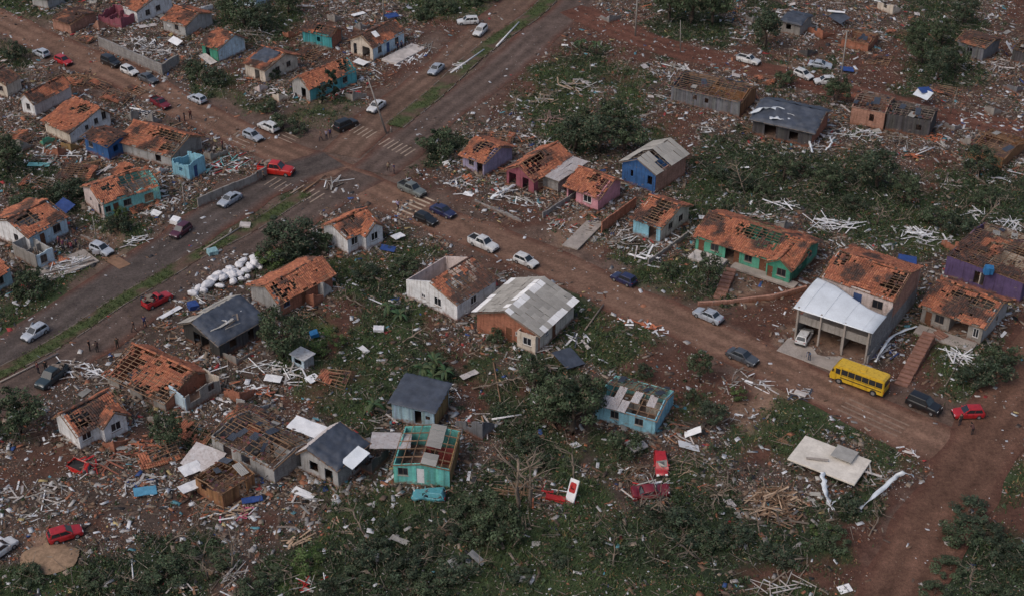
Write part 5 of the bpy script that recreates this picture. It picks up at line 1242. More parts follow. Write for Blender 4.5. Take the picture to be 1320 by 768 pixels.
def bus(px, py, d):
    c = g(px, py, 1.2); r = link('bus', None, None, 'yellow minibus parked on the main street before the two-storey house', 'bus'); r.location = (c.x, c.y, .03); r.rotation_euler = (0, 0, gdir(px, py, d))
    L, W, pm = 7.3, 2.1, PAINT['yellow']
    prof = [(-3.65, .38), (3.55, .38), (3.68, .75), (3.62, 1.25), (3.15, 2.35), (2.85, 2.62), (-3.35, 2.68), (-3.6, 2.5), (-3.65, 1.2)]
    bm = bmesh.new(); a = [bm.verts.new((x, -W / 2, z)) for x, z in prof]; b = [bm.verts.new((x, W / 2, z)) for x, z in prof]; n = len(prof)
    bm.faces.new(a); bm.faces.new(b[::-1])
    for i in range(n): bm.faces.new((a[i], b[i], b[(i + 1) % n], a[(i + 1) % n]))
    bmesh.ops.recalc_face_normals(bm, faces=bm.faces)
    bmesh.ops.bevel(bm, geom=[e for e in bm.edges if abs(e.verts[0].co.y - e.verts[1].co.y) < .01], offset=.09, segments=2, affect='EDGES')
    me = bpy.data.meshes.new('bus_body'); bm.to_mesh(me); bm.free(); me.materials.append(pm); link('body', me, r)
    for s in (-1, 1):
        for i in range(6):
            mb = MB(); mb.box((-2.98 + i * .93, s * (W / 2 + .004), 1.93), (.87, .02, .80)); mb.build('side_window', M_CARGLASS, r)
        mb = MB(); mb.box((-.3, s * (W / 2 + .005), 1.02), (6.2, .012, .13)); mb.build('stripe', M_BLACK, r)
        mb = MB(); mb.box((-.3, s * (W / 2 + .005), 1.40), (6.2, .012, .05)); mb.build('stripe', M_BLACK, r)
        mb = MB(); mb.box((2.55, s * (W / 2 + .008), 1.45), (.75, .02, 1.7)); do = mb.build('door', pm, r); mb = MB(); mb.box((2.55, s * (W / 2 + .018), 1.85), (.62, .02, .8)); mb.build('door_window', M_CARGLASS, do)
        mb = MB(); mb.box((3.66, s * .78, .85), (.08, .28, .2)); mb.build('headlight', M_LAMP, r); mb = MB(); mb.box((-3.65, s * .85, .95), (.07, .2, .4)); mb.build('taillight', M_TAIL, r)
        mb = MB(); mb.box((3.2, s * 1.22, 1.9), (.1, .22, .35)); mb.build('mirror', M_BLACK, r)
        for x in (-2.35, 2.3):
            w = link('wheel', KITS['hatch']['wheel'], r, loc=(x, s * (W / 2 - .09), .40)); w.scale = (1.3, 1.3, 1.3); link('rim', KITS['hatch']['rim'], w)
            mb = MB(); mb.tube([(x, s * (W / 2 - .01), .42), (x, s * (W / 2 + .006), .42)], [.49, .49], 16); mb.build('wheel_arch', M_BLACK, r)
    f = MB(); f.hexa([(3.40, -.88, 1.40), (3.62, -.88, 1.36), (3.62, .88, 1.36), (3.40, .88, 1.40), (3.06, -.88, 2.28), (3.20, -.88, 2.30), (3.20, .88, 2.30), (3.06, .88, 2.28)]); f.build('windscreen', M_CARGLASS, r)
    mb = MB(); mb.box((-3.655, 0, 1.95), (.03, 1.6, .7)); mb.build('rear_window', M_CARGLASS, r)
    mb = MB(); mb.box((-.4, 0, 2.70), (.75, .75, .10)); mb.build('roof_hatch', pm, r)
    mb = MB(); mb.box((3.70, 0, .52), (.12, 1.95, .22)); mb.build('bumper', M_BLACK, r); mb = MB(); mb.box((-3.68, 0, .52), (.12, 1.95, .22)); mb.build('bumper', M_BLACK, r)
bus(1108, 487, (-1, -.36))

# ------------------------------------------------------------------ people
PP = [
 (421, 180, 'stand', 1, (.30, .28, .36), (.03, .03, .05), 'person in a grey top standing at the corner by the black van'),
 (426, 178, 'stand', 2, (.06, .05, .16), (.04, .03, .03), 'person in dark purple clothes at the corner by the black van'),
 (508, 224, 'stand', 0, (.05, .05, .14), (.03, .03, .04), 'person in navy standing above the junction'),
 (501, 222, 'walk', 2, (.32, .26, .18), (.10, .07, .06), 'person in a tan shirt walking above the junction'),
 (513, 271, 'walk', 1, (.42, .36, .55), (.02, .02, .03), 'person in a lilac shirt on the striped crosswalk'),
 (332, 233, 'stand', 4, (.03, .03, .03), (.02, .02, .03), 'person in black by the tail of the red truck'),
 (173, 428, 'walk', 3, (.05, .035, .035), (.03, .025, .03), 'person in dark clothes walking on the lower avenue'),
 (187, 421, 'stand', 5, (.05, .05, .15), (.03, .03, .05), 'person in a blue top near the blue tarpaulin house'),
 (116, 452, 'stand', 0, (.025, .02, .022), (.02, .02, .02), 'person in black looking at rubble on the lower avenue'),
 (126, 454, 'work', 2, (.05, .03, .03), (.03, .03, .03), 'person bending over boards on the lower avenue'),
 (50, 481, 'stand', 1, (.09, .035, .05), (.03, .03, .04), 'person in dark red beside the dark pickup'),
 (60, 479, 'stand', 2, (.02, .02, .02), (.02, .02, .03), 'person in black beside the dark pickup'),
 (190, 391, 'stand', 0, (.06, .16, .30), (.03, .04, .07), 'person in a light blue shirt at the tail of the red pickup'),
 (183, 394, 'work', 1, (.03, .04, .06), (.03, .03, .04), 'person bending at the tail of the red pickup'),
 (1043, 464, 'work', 4, (.12, .18, .28), (.05, .06, .09), 'person in pale blue crouching on the forecourt'),
 (82, 322, 'stand', 5, (.20, .07, .12), (.04, .04, .07), 'woman in a dark pink top in the yard of the pale blue house'),
 (88, 320, 'stand', 0, (.28, .26, .30), (.10, .03, .04), 'person in a pale grey top in the yard of the pale blue house'),
 (93, 325, 'work', 2, (.22, .05, .06), (.05, .05, .08), 'person in red bending in the yard of the pale blue house'),
 (313, 101, 'stand', 1, (.42, .48, .50), (.10, .10, .12), 'person in a white shirt on the red path by the beige house'),
 (513, 66, 'stand', 4, (.02, .02, .06), (.03, .03, .04), 'person in navy on the pale tiled patio'),
 (518, 64, 'stand', 1, (.04, .05, .12), (.02, .02, .03), 'person in dark clothes at the middle of the tiled patio'),
 (1253, 560, 'work', 2, (.10, .05, .05), (.05, .04, .04), 'person crouching by the dirt road below the red hatchback'),
]
PP += [
 (238, 156, 'stand', 0, (.03, .03, .04), (.02, .02, .03), 'person in black at the kerb by the dark red pickup'),
 (246, 154, 'walk', 2, (.10, .03, .03), (.02, .02, .03), 'person in a dark red top at the kerb by the dark red pickup'),
 (232, 158, 'work', 4, (.30, .30, .32), (.03, .03, .05), 'person in pale grey bending at the kerb by the dark red pickup'),
 (276, 200, 'work', 1, (.35, .33, .32), (.05, .04, .04), 'person in a pale top searching the colourful rubble'),
 (287, 193, 'stand', 3, (.14, .03, .05), (.03, .03, .04), 'person in dark red standing in the colourful rubble'),
 (152, 449, 'stand', 2, (.04, .04, .03), (.03, .03, .03), 'person in dark olive by the collapsed orange roof'),
 (340, 233, 'walk', 0, (.12, .11, .10), (.03, .03, .03), 'person in grey walking behind the red truck'),
 (77, 318, 'stand', 3, (.26, .10, .16), (.04, .03, .05), 'person in pink by the door of the pale blue house'),
 (99, 320, 'stand', 1, (.05, .05, .10), (.03, .03, .04), 'person in navy right of the group in the pale blue yard'),
 (565, 268, 'stand', 1, (.20, .18, .16), (.03, .03, .04), 'person in grey beside the dark blue-black sedan'),
 (414, 182, 'walk', 3, (.16, .10, .08), (.03, .03, .04), 'person in brown left of the pair at the black van'),
 (1237, 548, 'stand', 2, (.06, .05, .05), (.03, .03, .04), 'person in dark clothes in front of the red hatchback'),
]
for p in PP: person(*p)

# ------------------------------------------------------------------ poles
def pole(px, py, h, label, lean=(0, 0), arm=True, r=.17, m=None, cat='utility pole'):
    c = g(px, py); root = link('utility_pole', None, None, label, cat); root.location = (c.x, c.y, 0); root.rotation_euler = (lean[0], lean[1], 0)
    mb = MB(); mb.tube([(0, 0, -.2), (0, 0, h)], [r, r * .6], 10); mb.build('post', m or M_CONC, root, smooth=True)
    if arm:
        for z in (h - .35, h - 1.6):
            mb = MB(); mb.box((0, .14, z), (1.9, .1, .12)); mb.build('crossarm', M_TIMBERG, root)
        for x in (-.8, -.3, .3, .8):
            mb = MB(); mb.tube([(x, .14, h - .29), (x, .14, h - .1)], [.05, .04], 6); mb.build('insulator', M_FRAMEW, root)
    return root
pole(819, 47, 9.5, 'pale concrete pole on the red road at the top')
pole(877, 68, 6.5, 'thin leaning post on the red road', lean=(.02, -.06), arm=False, r=.1)
pole(1083, 108, 10.2, 'tall light pole standing beside the white cars')
pole(1015, 92, 4.5, 'short thin post left of the white cars', arm=False, r=.09, m=M_TIMBERG)
pole(498, 172, 10.5, 'tilted concrete pole at the head of the avenue median', lean=(.05, -.24))
pole(495, 27, 7.5, 'grey pole behind the white and pale blue house', arm=False)
pole(1225, 147, 5.0, 'thin leaning timber post at the right red road', lean=(0, .1), arm=False, r=.09, m=M_TIMBERG)
pole(125, 313, 4.5, 'thin pale post behind the silver car with an open door', arm=False, r=.08)
pole(239, 270, 4.2, 'grey post at the end of the concrete avenue wall', arm=False, r=.1)
pole(504, 100 + 70, .9, 'stump of a broken post at the avenue corner', arm=False, r=.12)
pole(1209, 200, 3.2, 'thin bare post by the orange rubble heap', arm=False, r=.07, m=M_TIMBERG)
def fallen(pts, r, m, label, name='fallen_pole', cat='pole', z=.22):
    P = [g(*p, z) for p in pts]; o = P[0]; mb = MB(); mb.tube([q - o for q in P], [r] * (len(P) - 1) + [r * .7], 8); k = mb.build(name, m, None, True, label=label, cat=cat); k.location = o; return k
fallen([(640, 60), (669, 29)], .19, M_FRAMEW, 'white broken pole lying on the median of the upper avenue')
fallen([(581, 94), (624, 64)], .17, M_FRAMEW, 'white pole piece ending in splayed boards on the upper median')
fallen([(263, 322), (312, 292)], .15, M_SLAB, 'tan fallen lamp post lying on the lower median')
fallen([(1218, 498), (1241, 458)], .09, M_TIMBERG, 'long pale stick standing across the lawn by the steps')
fallen([(172, 748), (170, 726)], .09, M_FRAMEW, 'white pipe standing askew in the grass at the bottom left', z=.5)
fallen([(754, 425), (778, 392)], .13, M_TIMBERG, 'grey fallen beam beside the grey-sheet roof')
fallen([(636, 466), (645, 517)], .10, M_TIMBER, 'pair of long pale poles lying on the field beyond the shed')
fallen([(634, 540), (672, 534)], .14, M_FRAMEW, 'white beam lying right of the pale blue shed')
fallen([(0, 492), (75, 455)], .12, M_SLAB, 'long pale pipe along the lower median kerb')
fallen([(1205, 190), (1180, 200)], .1, M_FRAMEW, 'white stick leaning beside the charcoal hut')
fallen([(392, 246), (420, 226)], .13, M_TIMBER, 'tan beam lying across the faded avenue crossing')

# ------------------------------------------------------------------ heaps, boards, bags and other single things
PLK = {}
def plank_mesh(m, k):
    if (m.name, k) not in PLK:
        mb = MB(); mb.box((0, 0, 0), ((1, .16, .035), (1, .26, .025), (1, .08, .07))[k]); PLK[(m.name, k)] = mb.mesh('plank', m)
    return PLK[(m.name, k)]
def heap(px, py, n, rx, ry, ln, ms, label, d=(1, .4), height=.7, name='timber_heap', cat='heap', fan=.6, part='plank', kinds=(0, 1, 2), seed=None, group=None, z0=0.0):
    """a heap of boards lying over each other, every board a part"""
    rr = random.Random(seed if seed is not None else int(px * 7 + py)); c = g(px, py, z0); root = link(name, None, None, label, cat, group); root.location = (c.x, c.y, z0); root.rotation_euler = (0, 0, gdir(px, py, d)); root.empty_display_size = .3
    for i in range(n):
        a = rr.uniform(0, 6.28); q = rr.random() ** .6; x, y = rx * q * math.cos(a), ry * q * math.sin(a)
        l = ln * rr.uniform(.45, 1.25); z = .08 + height * (1 - q) * rr.random() + .02 * rr.random()
        m = rr.choice(ms); o = link(part, plank_mesh(m, rr.choice(kinds)), root, loc=(x, y, z)); o.scale = (l, rr.uniform(.45, 1.25), 1.2)
        o.rotation_euler = (rr.gauss(0, .25), rr.gauss(0, .10), rr.gauss(0, fan) + (math.pi / 2 if rr.random() < .3 else 0))
    return root
WH, TM, GY = [M_WHITE, M_WHITE, M_FRAMEW, M_FIBROW], [M_TIMBER, M_TIMBER, M_TIMBERG], [M_TIMBERG, M_FIBRO, M_TIMBERG]
heap(592, 237, 16, 1.9, 1.5, 2.6, WH, 'tangle of white boards below the lilac house', (.7, -.6), .9)
heap(645, 252, 15, 2.4, 1.2, 2.8, WH, 'white metal strips heaped before the dark pink house', (.8, -.4), .7)
heap(1114, 176, 46, 3.0, 2.0, 2.1, WH, 'bright white stick heap in front of the red brick house', (1, .1), 1.2, kinds=(0, 2))
heap(1052, 186, 12, 2.3, 1.8, 3.0, WH, 'curled white strips beside the dark tarpaulin house', (.5, .8), .6)
heap(1160, 183, 18, 2.6, 1.8, 3.0, GY, 'grey sticks scattered below the charcoal hut', (.8, .6), .5, kinds=(0, 2))
heap(1007, 266, 16, 2.4, 1.6, 2.8, WH, 'white strips lying in the shrubs behind the green house', (1, -.1), .7)
heap(1074, 290, 24, 4.2, 1.6, 4.6, WH, 'long white metal sheets strewn above the tiled two-storey house', (1, .1), .8)
heap(1182, 306, 34, 4.4, 2.4, 3.2, WH, 'wide tangle of white strips behind the tiled two-storey house', (1, .05), 1.0)
heap(1258, 276, 12, 2.2, 1.6, 3.2, WH, 'small white strip tangle in the trees on the right', (1, -.4), .8)
heap(1302, 294, 26, 2.6, 2.0, 3.4, WH, 'white splintered boards at the right edge behind the purple house', (.7, .8), 1.1)
heap(1236, 460, 14, 2.4, 1.6, 4.0, WH, 'white broken gate frame on the lawn below the grey house', (1, .6), .6)
heap(86, 344, 60, 3.4, 1.9, 1.8, WH, 'dense heap of white splinters in the yard of the pale blue house', (.9, -.3), .9, kinds=(0, 2))
heap(176, 312, 16, 2.6, 1.4, 1.9, WH, 'white sticks at the avenue verge right of the silver car', (.9, -.2), .4, kinds=(0, 2))
heap(590, 88, 16, 2.4, .9, 2.4, WH, 'splayed white boards at the end of the broken pole', (.75, -.65), .4, fan=.25)
heap(549, 62, 14, 2.2, 1.0, 3.6, [M_TIMBERG, M_FIBRO], 'grey planks stacked against the avenue bank', (.5, -.9), .9, fan=.2)
heap(530, 78, 20, 4.5, .8, 2.2, WH, 'row of white rubble along the patio edge', (.85, -.4), .3)
heap(188, 62, 130, 6.0, 3.6, 2.0, [M_TIMBERG, M_SLABW, M_FIBRO, M_WHITE], 'rubble of pale boards filling the walled yard at the upper left', (1, .4), 1.5)
heap(122, 32, 10, 2.6, .8, 2.4, WH, 'white sheets folded on top of the red walled ruin', (1, -.3), .5)
heap(998, 646, 80, 3.4, 2.5, 3.0, [M_TIMBER, mat('fresh_timber', (.50, .36, .25), var=.3, rnd=.3), M_TIMBER], 'big heap of tan timber boards at the bottom right', (1, -.3), 1.3)
heap(1018, 672, 20, 2.0, 1.4, 2.0, TM, 'lower spill of splintered timber under the tan heap', (1, .6), .6)
heap(1012, 570, 8, 1.2, .8, 3.0, TM, 'few long brown boards on bare soil above the tan heap', (1, .5), .15, fan=.1)
heap(1118, 610, 24, 2.4, 2.0, 2.2, [M_SLABW, M_TIMBER, M_FIBRO], 'broken boards under the right side of the cream slab', (.5, .8), .6)
heap(670, 632, 22, 2.2, 1.2, 2.6, TM, 'tan lumber stack left of the red and white sign panel', (1, .1), .8, fan=.15)
heap(838, 628, 20, 2.4, 1.2, 2.0, [M_FIBRO, M_WHITE, M_RED, M_TIMBERG], 'grey and white scraps over the crushed dark red car', (1, -.1), 1.3, seed=9)
heap(112, 600, 18, 1.8, 1.4, 1.8, [M_TIMBER, M_TIMBERG, M_FIBRO, M_RED], 'boards thrown over the wrecked red pickup front', (1, .3), 1.5, seed=10)
heap(290, 415, 14, 2.8, 1.6, 2.0, [M_WHITE, M_FIBRO, M_TIMBERG], 'boards lying on the faded blue tarpaulin roof', (.7, -.6), .3, seed=12, z0=3.45)
heap(720, 640, 26, 2.8, 1.5, 2.0, [M_RED, M_WHITE, M_TIMBER, M_SLABW], 'red and white wreckage under the sign panel', (1, .2), .9)
heap(615, 548, 18, 2.6, 2.0, 2.8, [M_WHITE, M_TIMBER, M_SLABW], 'boards thrown beside the pale blue shed', (.6, .6), .5)
heap(700, 110 + 18, 20, 2.6, 2.2, 2.6, [mat('tan_board', (.42, .31, .22), var=.25, rnd=.2), M_FIBRO, M_TIMBERG], 'tan wall panels flattened in the field above the lilac house', (.8, .5), .5, kinds=(1,))
heap(742, 110, 26, 3.4, 2.4, 2.8, [MATS['tan_board'], M_FIBRO, M_FIBROW], 'flattened tan and grey panels in the upper middle field', (1, .3), .6, kinds=(1,))
heap(712, 152, 22, 1.8, 2.0, 3.2, [mat('pink_board', (.46, .30, .25), var=.25, rnd=.25), M_TIMBERG], 'pinkish boards leaning in the shrubs of the upper middle field', (.2, 1), 1.0, fan=.3)
heap(690, 182, 30, 5.0, 1.6, 2.2, [M_TIMBERG, M_WHITE, M_SLABW], 'pale splinters strewn behind the lilac and dark pink houses', (1, .25), .5)
heap(1290, 85, 22, 3.2, 2.4, 3.2, [M_SLABW, M_TIMBERG], 'pale planks below the shed in the top right trees', (.8, -.8), .6, fan=.3)
heap(1040, 48, 10, 2.2, 1.2, 2.4, WH, 'white torn sheeting beside the little grey hut', (1, -.2), .7)
heap(875, 88, 20, 4.5, 1.0, 2.4, [M_SLABW, M_FIBRO, M_WHITE], 'pale panels thrown behind the long grey plank shed', (1, .25), .4, kinds=(1,))
heap(925, 148 + 10, 14, 2.4, 1.2, 2.2, [M_WHITE, M_TIMBERG], 'white scraps on the soil before the long grey plank shed', (1, .2), .3)
heap(968, 166, 10, 2.6, .9, 3.4, [M_TIMBER], 'orange beams between the plank shed and the tarpaulin house', (.8, -.6), .5, fan=.15)
heap(1285, 232, 10, 2.0, 1.2, 2.0, WH, 'white scraps by the fallen orange roof frame', (1, -.3), .3)
heap(1222, 240, 16, 3.0, 1.6, 3.4, [M_SLABW, M_TIMBERG], 'pale logs and boards in the trees on the right', (.7, -.6), .5)
heap(430, 238, 14, 2.4, 1.4, 2.8, [M_FIBRO, M_WHITE, M_TIMBERG], 'bent white metal pieces behind the white house at the junction', (.7, -.6), .9)
heap(880, 600, 26, 5.0, 1.6, 3.2, [M_DEADBARK, M_TIMBERG, MATS['fresh_timber']], 'broken pale branches right of the nosed-down red car', (1, -.1), .5, kinds=(2,), name='branch_heap', part='branch')
heap(820, 612, 22, 2.2, 1.6, 2.4, [M_DEADBARK, M_TIMBER], 'brown branches piled over the crushed dark red car', (.6, -.8), 1.0, kinds=(2,), name='branch_heap', part='branch')
heap(935, 625, 24, 4.0, 1.8, 3.0, [M_DEADBARK, M_BARK], 'grey fallen branches left of the tan timber heap', (.8, -.6), .7, kinds=(2,), name='branch_heap', part='branch')
heap(300, 748, 14, 2.6, 1.6, 3.0, [M_DEADBARK, M_SLABW], 'pale splintered trunk pieces at the bottom left', (.6, -.8), 1.2, kinds=(2,), name='branch_heap', part='branch')
heap(445, 680, 14, 1.9, 1.0, 1.9, [MATS['fresh_timber'], M_TIMBERG], 'small pile of pale sticks in the lower field', (1, .3), .4, kinds=(0, 2))
heap(385, 696, 10, 1.4, 1.0, 2.0, [MATS['fresh_timber']], 'tan crate boards in the lower field left of the stick pile', (1, -.3), .5)
heap(400, 752, 16, 1.8, 1.0, 1.6, [M_WHITE, M_FIBRO, M_RED], 'pale rubbish pile at the bottom edge', (1, -.2), .5)
heap(1010, 752, 20, 4.0, 1.6, 3.0, [M_SLABW, M_DEADBARK, M_FIBRO], 'bare branches and pale panels at the bottom edge', (1, -.3), .6, kinds=(0, 2))
heap(180, 625, 34, 3.2, 1.8, 1.6, [M_WHITE, M_FIBRO, M_SLABW, M_TARPB], 'household rubbish left of the timber hut', (1, -.2), .6)
heap(155, 592, 26, 4.4, 1.8, 3.0, [mat('red_board', (.24, .09, .06), var=.3, rnd=.3), M_TIMBERG, M_FIBRO], 'reddish fallen boards below the white house at the lower left', (1, -.25), .5)
heap(125, 628, 14, 2.0, 1.2, 2.6, [M_TIMBERG, M_FIBRO], 'grey palisade lying on the mud at the lower left', (1, -.4), .3, fan=.1)
heap(300, 660, 30, 3.0, 1.2, 1.5, [MATS['fresh_timber'], M_WHITE, mat('pink_cloth', (.50, .12, .20), var=.25)], 'rubbish and pink cloth before the timber hut', (1, -.1), .4)
heap(372, 480, 40, 3.6, 2.2, 2.2, [M_WHITE, M_FIBRO, M_SLABW, M_TIMBERG], 'white and grey wreckage right of the collapsed roof', (1, .5), .8)
heap(338, 478, 16, 2.6, 1.6, 4.0, [M_WHITE, M_TIMBERG], 'long pale beams right of the blue tarpaulin house', (.9, .5), .7, fan=.25)
heap(98, 476, 40, 3.6, 2.0, 2.2, [M_WHITE, M_SLABW, M_TIMBERG], 'pale rubble beside the dark pickup at the lower left', (1, .3), .8)
heap(125, 482, 10, 1.8, .9, 2.6, WH, 'white boards fanned left of the collapsed roof', (1, .3), .5)
heap(290, 212, 60, 5.0, 2.6, 2.0, [M_WHITE, M_TIMBER, M_RED, mat('turq_board', (.20, .50, .50), var=.2, rnd=.2), M_FIBRO], 'colourful rubble between the sky blue room and the avenue wall', (1, -.35), .9)
heap(205, 268, 34, 3.0, 1.4, 1.6, [M_WHITE, M_SLABW, M_FIBRO], 'pale brick rubble before the turquoise and white house', (1, -.3), .6)
heap(215, 235, 24, 2.6, 1.8, 2.4, [M_TIMBER, M_WHITE, M_TIMBERG], 'boards before the low white room in the left cluster', (.7, .6), .7)
heap(115, 215, 30, 3.8, 2.0, 2.8, [mat('rust_board', (.30, .17, .10), var=.3, rnd=.3), M_TIMBER], 'flattened brown roof boards in front of the deep blue house', (1, -.1), .7)
heap(140, 222, 12, 1.8, 1.2, 2.4, [M_FIBROW, M_FIBRO], 'grey sheets on the flattened brown boards', (1, -.4), .9, kinds=(1,))
heap(40, 235, 34, 4.0, 2.4, 1.6, [M_WHITE, M_FIBRO, M_SLABW], 'pale rubbish in the shrubs at the left edge', (1, .2), .4)
heap(70, 200, 34, 3.8, 2.2, 2.0, [M_WHITE, M_TIMBERG, MATS['turq_board'], M_FIBRO], 'mixed rubble left of the deep blue house', (.5, .8), .9)
heap(185, 150, 40, 4.2, 1.8, 2.0, [M_TIMBERG, M_FIBRO, M_WHITE, M_TARP], 'dark rubble beside the dark red pickup', (1, .5), .9)
heap(105, 100, 26, 3.2, 1.0, 3.0, [MATS['rust_board'], M_TIMBER], 'rusty boards on the roadside below the bright red hatchback', (1, .1), .4)
heap(440, 120, 44, 4.2, 2.2, 2.2, [M_WHITE, M_TIMBERG, M_RED, M_FIBRO], 'pale rubble round the foot of the tilted pole', (1, -.2), .7)
heap(365, 120, 40, 4.6, 2.0, 2.0, [MATS['pink_board'], M_TIMBERG, M_WHITE], 'pinkish rubble in front of the orange roofed house', (1, .2), .5)
heap(330, 45, 26, 4.5, 2.2, 3.0, [M_TIMBERG, M_DEADBARK, M_WHITE], 'broken branches and boards behind the beige house', (1, .2), .5, kinds=(0, 2))
heap(720, 288, 26, 3.0, 1.6, 1.6, [M_RED, M_TIMBER, M_WHITE, MATS['pink_board']], 'brick-coloured rubble in the yard of the pink house', (1, .35), .5)
heap(676, 262, 22, 3.0, 1.4, 1.6, [M_TIMBERG, M_WHITE, M_FIBRO], 'grey rubble in the yard of the dark pink house', (1, .35), .5)
heap(805, 305, 26, 2.6, 1.6, 2.2, [M_WHITE, M_TIMBERG, M_SLABW], 'white splinters left of the pale blue front', (.8, .6), .5)
heap(835, 330, 12, 3.2, 1.8, 3.2, WH, 'long white boards dropped below the pale blue front', (.4, 1), .3)
heap(980, 282, 30, 5.0, 1.6, 2.4, [M_WHITE, M_FIBRO, MATS['pink_board'], M_TIMBERG], 'pale wreckage behind the roof of the green house', (1, .2), .9)
heap(830, 420, 34, 3.6, 1.2, 1.1, [mat('tile_shard', (.50, .17, .09), var=.3, rnd=.25), MATS['tile_shard'], M_WHITE], 'spill of orange roof tiles at the street edge', (1, .3), .4, kinds=(1,), name='tile_heap', part='tile')
heap(605, 232, 22, 1.6, 1.4, .9, [MATS['tile_shard']], 'orange tile rubble below the lilac house', (.3, 1), .5, kinds=(1,), name='tile_heap', part='tile')
heap(1205, 178, 28, 1.8, 1.6, .9, [MATS['tile_shard']], 'orange tile heap by the charcoal hut', (1, .3), .9, kinds=(1,), name='tile_heap', part='tile')
heap(1178, 202, 20, 1.4, .9, .8, [MATS['tile_shard']], 'smaller orange tile heap on the red soil at the right', (1, .1), .4, kinds=(1,), name='tile_heap', part='tile')
heap(185, 575, 34, 2.8, 1.2, .9, [MATS['tile_shard'], MATS['red_board']], 'broken red tiles under the white house at the lower left', (1, -.2), .3, kinds=(1,), name='tile_heap', part='tile')
heap(340, 505, 30, 2.6, 1.2, 1.0, [MATS['tile_shard'], MATS['red_board'], M_WHITE], 'broken red tiles right of the small roofless room', (1, .4), .5, kinds=(1,), name='tile_heap', part='tile')
heap(170, 492, 30, 2.6, 1.2, .9, [MATS['tile_shard'], MATS['tile_shard'], M_WHITE], 'slipped tiles below the collapsed roof', (1, .3), .5, kinds=(1,), name='tile_heap', part='tile')
heap(975, 492, 26, 3.8, 1.2, 2.0, [M_WHITE, M_SLABW, M_TIMBERG], 'pale rubble along the street edge below the dark grey sedan', (1, .6), .5)
heap(1030, 508, 22, 1.8, 1.4, 1.2, [M_WHITE, M_SLABW, M_TARP], 'grey rubbish heap left of the small table by the road', (1, -.3), .6)
heap(1140, 452, 30, 2.6, 1.8, 1.8, [M_WHITE, M_FIBRO, M_TARPB, M_SLABW], 'pale rubble between the two-storey house and the steps', (.7, -.8), .6)
heap(1168, 560 + 22, 20, 1.4, 1.2, 1.0, [M_WHITE, MATS['red_board'], M_SLABW], 'small rubbish pile below the roadside bank', (1, .4), .4)
heap(20, 640, 26, 3.6, 2.0, 1.4, [M_WHITE, M_SLABW, M_FIBRO], 'white litter on the grass at the left edge', (1, -.4), .3)
heap(60, 660, 16, 3.2, 1.2, 1.4, [M_WHITE, M_FIBRO], 'white litter above the red car on the mud', (1, -.3), .3)
heap(690, 468, 24, 4.5, 1.6, 2.8, [M_TIMBERG, M_FIBRO, M_DEADBARK], 'grey broken boards below the grey-sheet roof', (1, .1), .4)
heap(745, 440, 18, 2.0, 1.8, 2.0, [M_SLABW, M_TARP, M_WHITE], 'pale plaster rubble right of the grey-sheet roof', (.5, .8), .5)

def panel(px, py, w, d, dirv, label, m=M_WHITE, z=.35, tilt=(.1, .05), name='sheet_panel', cat='panel', th=.05, group=None):
    c = g(px, py, z); mb = MB(); nu, nv = 6, 4; rr = random.Random(int(px * 3 + py)); P = []
    for j in range(nv + 1):
        for i in range(nu + 1): P.append((w * (i / nu - .5), d * (j / nv - .5), noise.noise(Vector((i * .5 + px, j * .5, py))) * .10))
    mb.add(P, [(j * (nu + 1) + i, j * (nu + 1) + i + 1, (j + 1) * (nu + 1) + i + 1, (j + 1) * (nu + 1) + i) for j in range(nv) for i in range(nu)])
    o = mb.build(name, m, None, label=label, cat=cat, group=group); o.location = c; o.rotation_euler = (tilt[0], tilt[1], gdir(px, py, dirv)); o.modifiers.new('t', 'SOLIDIFY').thickness = th
    return o
panel(262, 590, 4.2, 3.6, (1, .3), 'large white roof sheet lying left of the timber hut', M_FIBROW, .9, (.2, .1))
panel(246, 603, 2.6, 1.6, (1, -.5), 'narrow white sheet leaning on the large white roof sheet', M_WHITE, .8, (.3, .1))
panel(245, 626, 2.6, 1.4, (1, -.5), 'white board against the left corner of the timber hut', M_WHITE, 1.0, (.1, .1))
panel(396, 550, 4.4, 2.4, (1, .3), 'bright white roof sheet between the ruin and the dark tarpaulin', M_WHITE, 2.6, (.05, .1))
panel(458, 589, 3.0, 1.9, (.8, -.55), 'white sheet lying on the edge of the dark tarpaulin roof', M_METAL, 3.3, (.1, -.2))
panel(504, 567, 4.8, 3.6, (1, .0), 'broad white ceiling sheet left of the turquoise plank house', M_FIBROW, 2.6, (-.12, .02))
panel(391, 635, 2.8, 1.0, (1, .4), 'white door panel lying in the mud under the ruin', M_WHITE, .3)
panel(733, 461, 3.0, 3.6, (1, -.4), 'dark sheet lying on plaster rubble right of the grey-sheet roof', M_TARP, .5, (.15, .1))
panel(513, 304, 1.9, 1.3, (.9, -.4), 'bright white table top on the lawn by the white house', M_WHITE, .9, (.03, .05), th=.08)
panel(500, 320, 2.2, 1.3, (1, .1), 'crumpled blue tarpaulin beside the white house', M_TARPB, .5, (.1, .1))
panel(1143, 114 + 25, 2.4, 2.0, (1, .1), 'white sheet leaning behind the charcoal hut', M_WHITE, 2.0, (.3, .0))
panel(1190, 121, 2.8, 2.2, (1, .3), 'blue and white sheeting behind the charcoal hut', M_METAL, 2.2, (.3, .1))
panel(1193, 116, 2.4, 1.5, (1, -.2), 'dark blue sheet behind the charcoal hut', M_TARPB, 2.6, (.3, .1))
panel(83, 265, 2.4, 2.2, (1, .3), 'bright blue tarpaulin in the shrubs on the left', M_TARPB, .8, (.3, .3))
panel(50, 212, 3.6, 1.1, (1, .02), 'turquoise board lying in rubble on the left', MATS['turq_board'], .4, (.05, 0))
panel(1092, 89, 2.4, 1.4, (1, 0), 'faded blue sheet behind the tall light pole', M_TARPB, .7, (.2, .1))
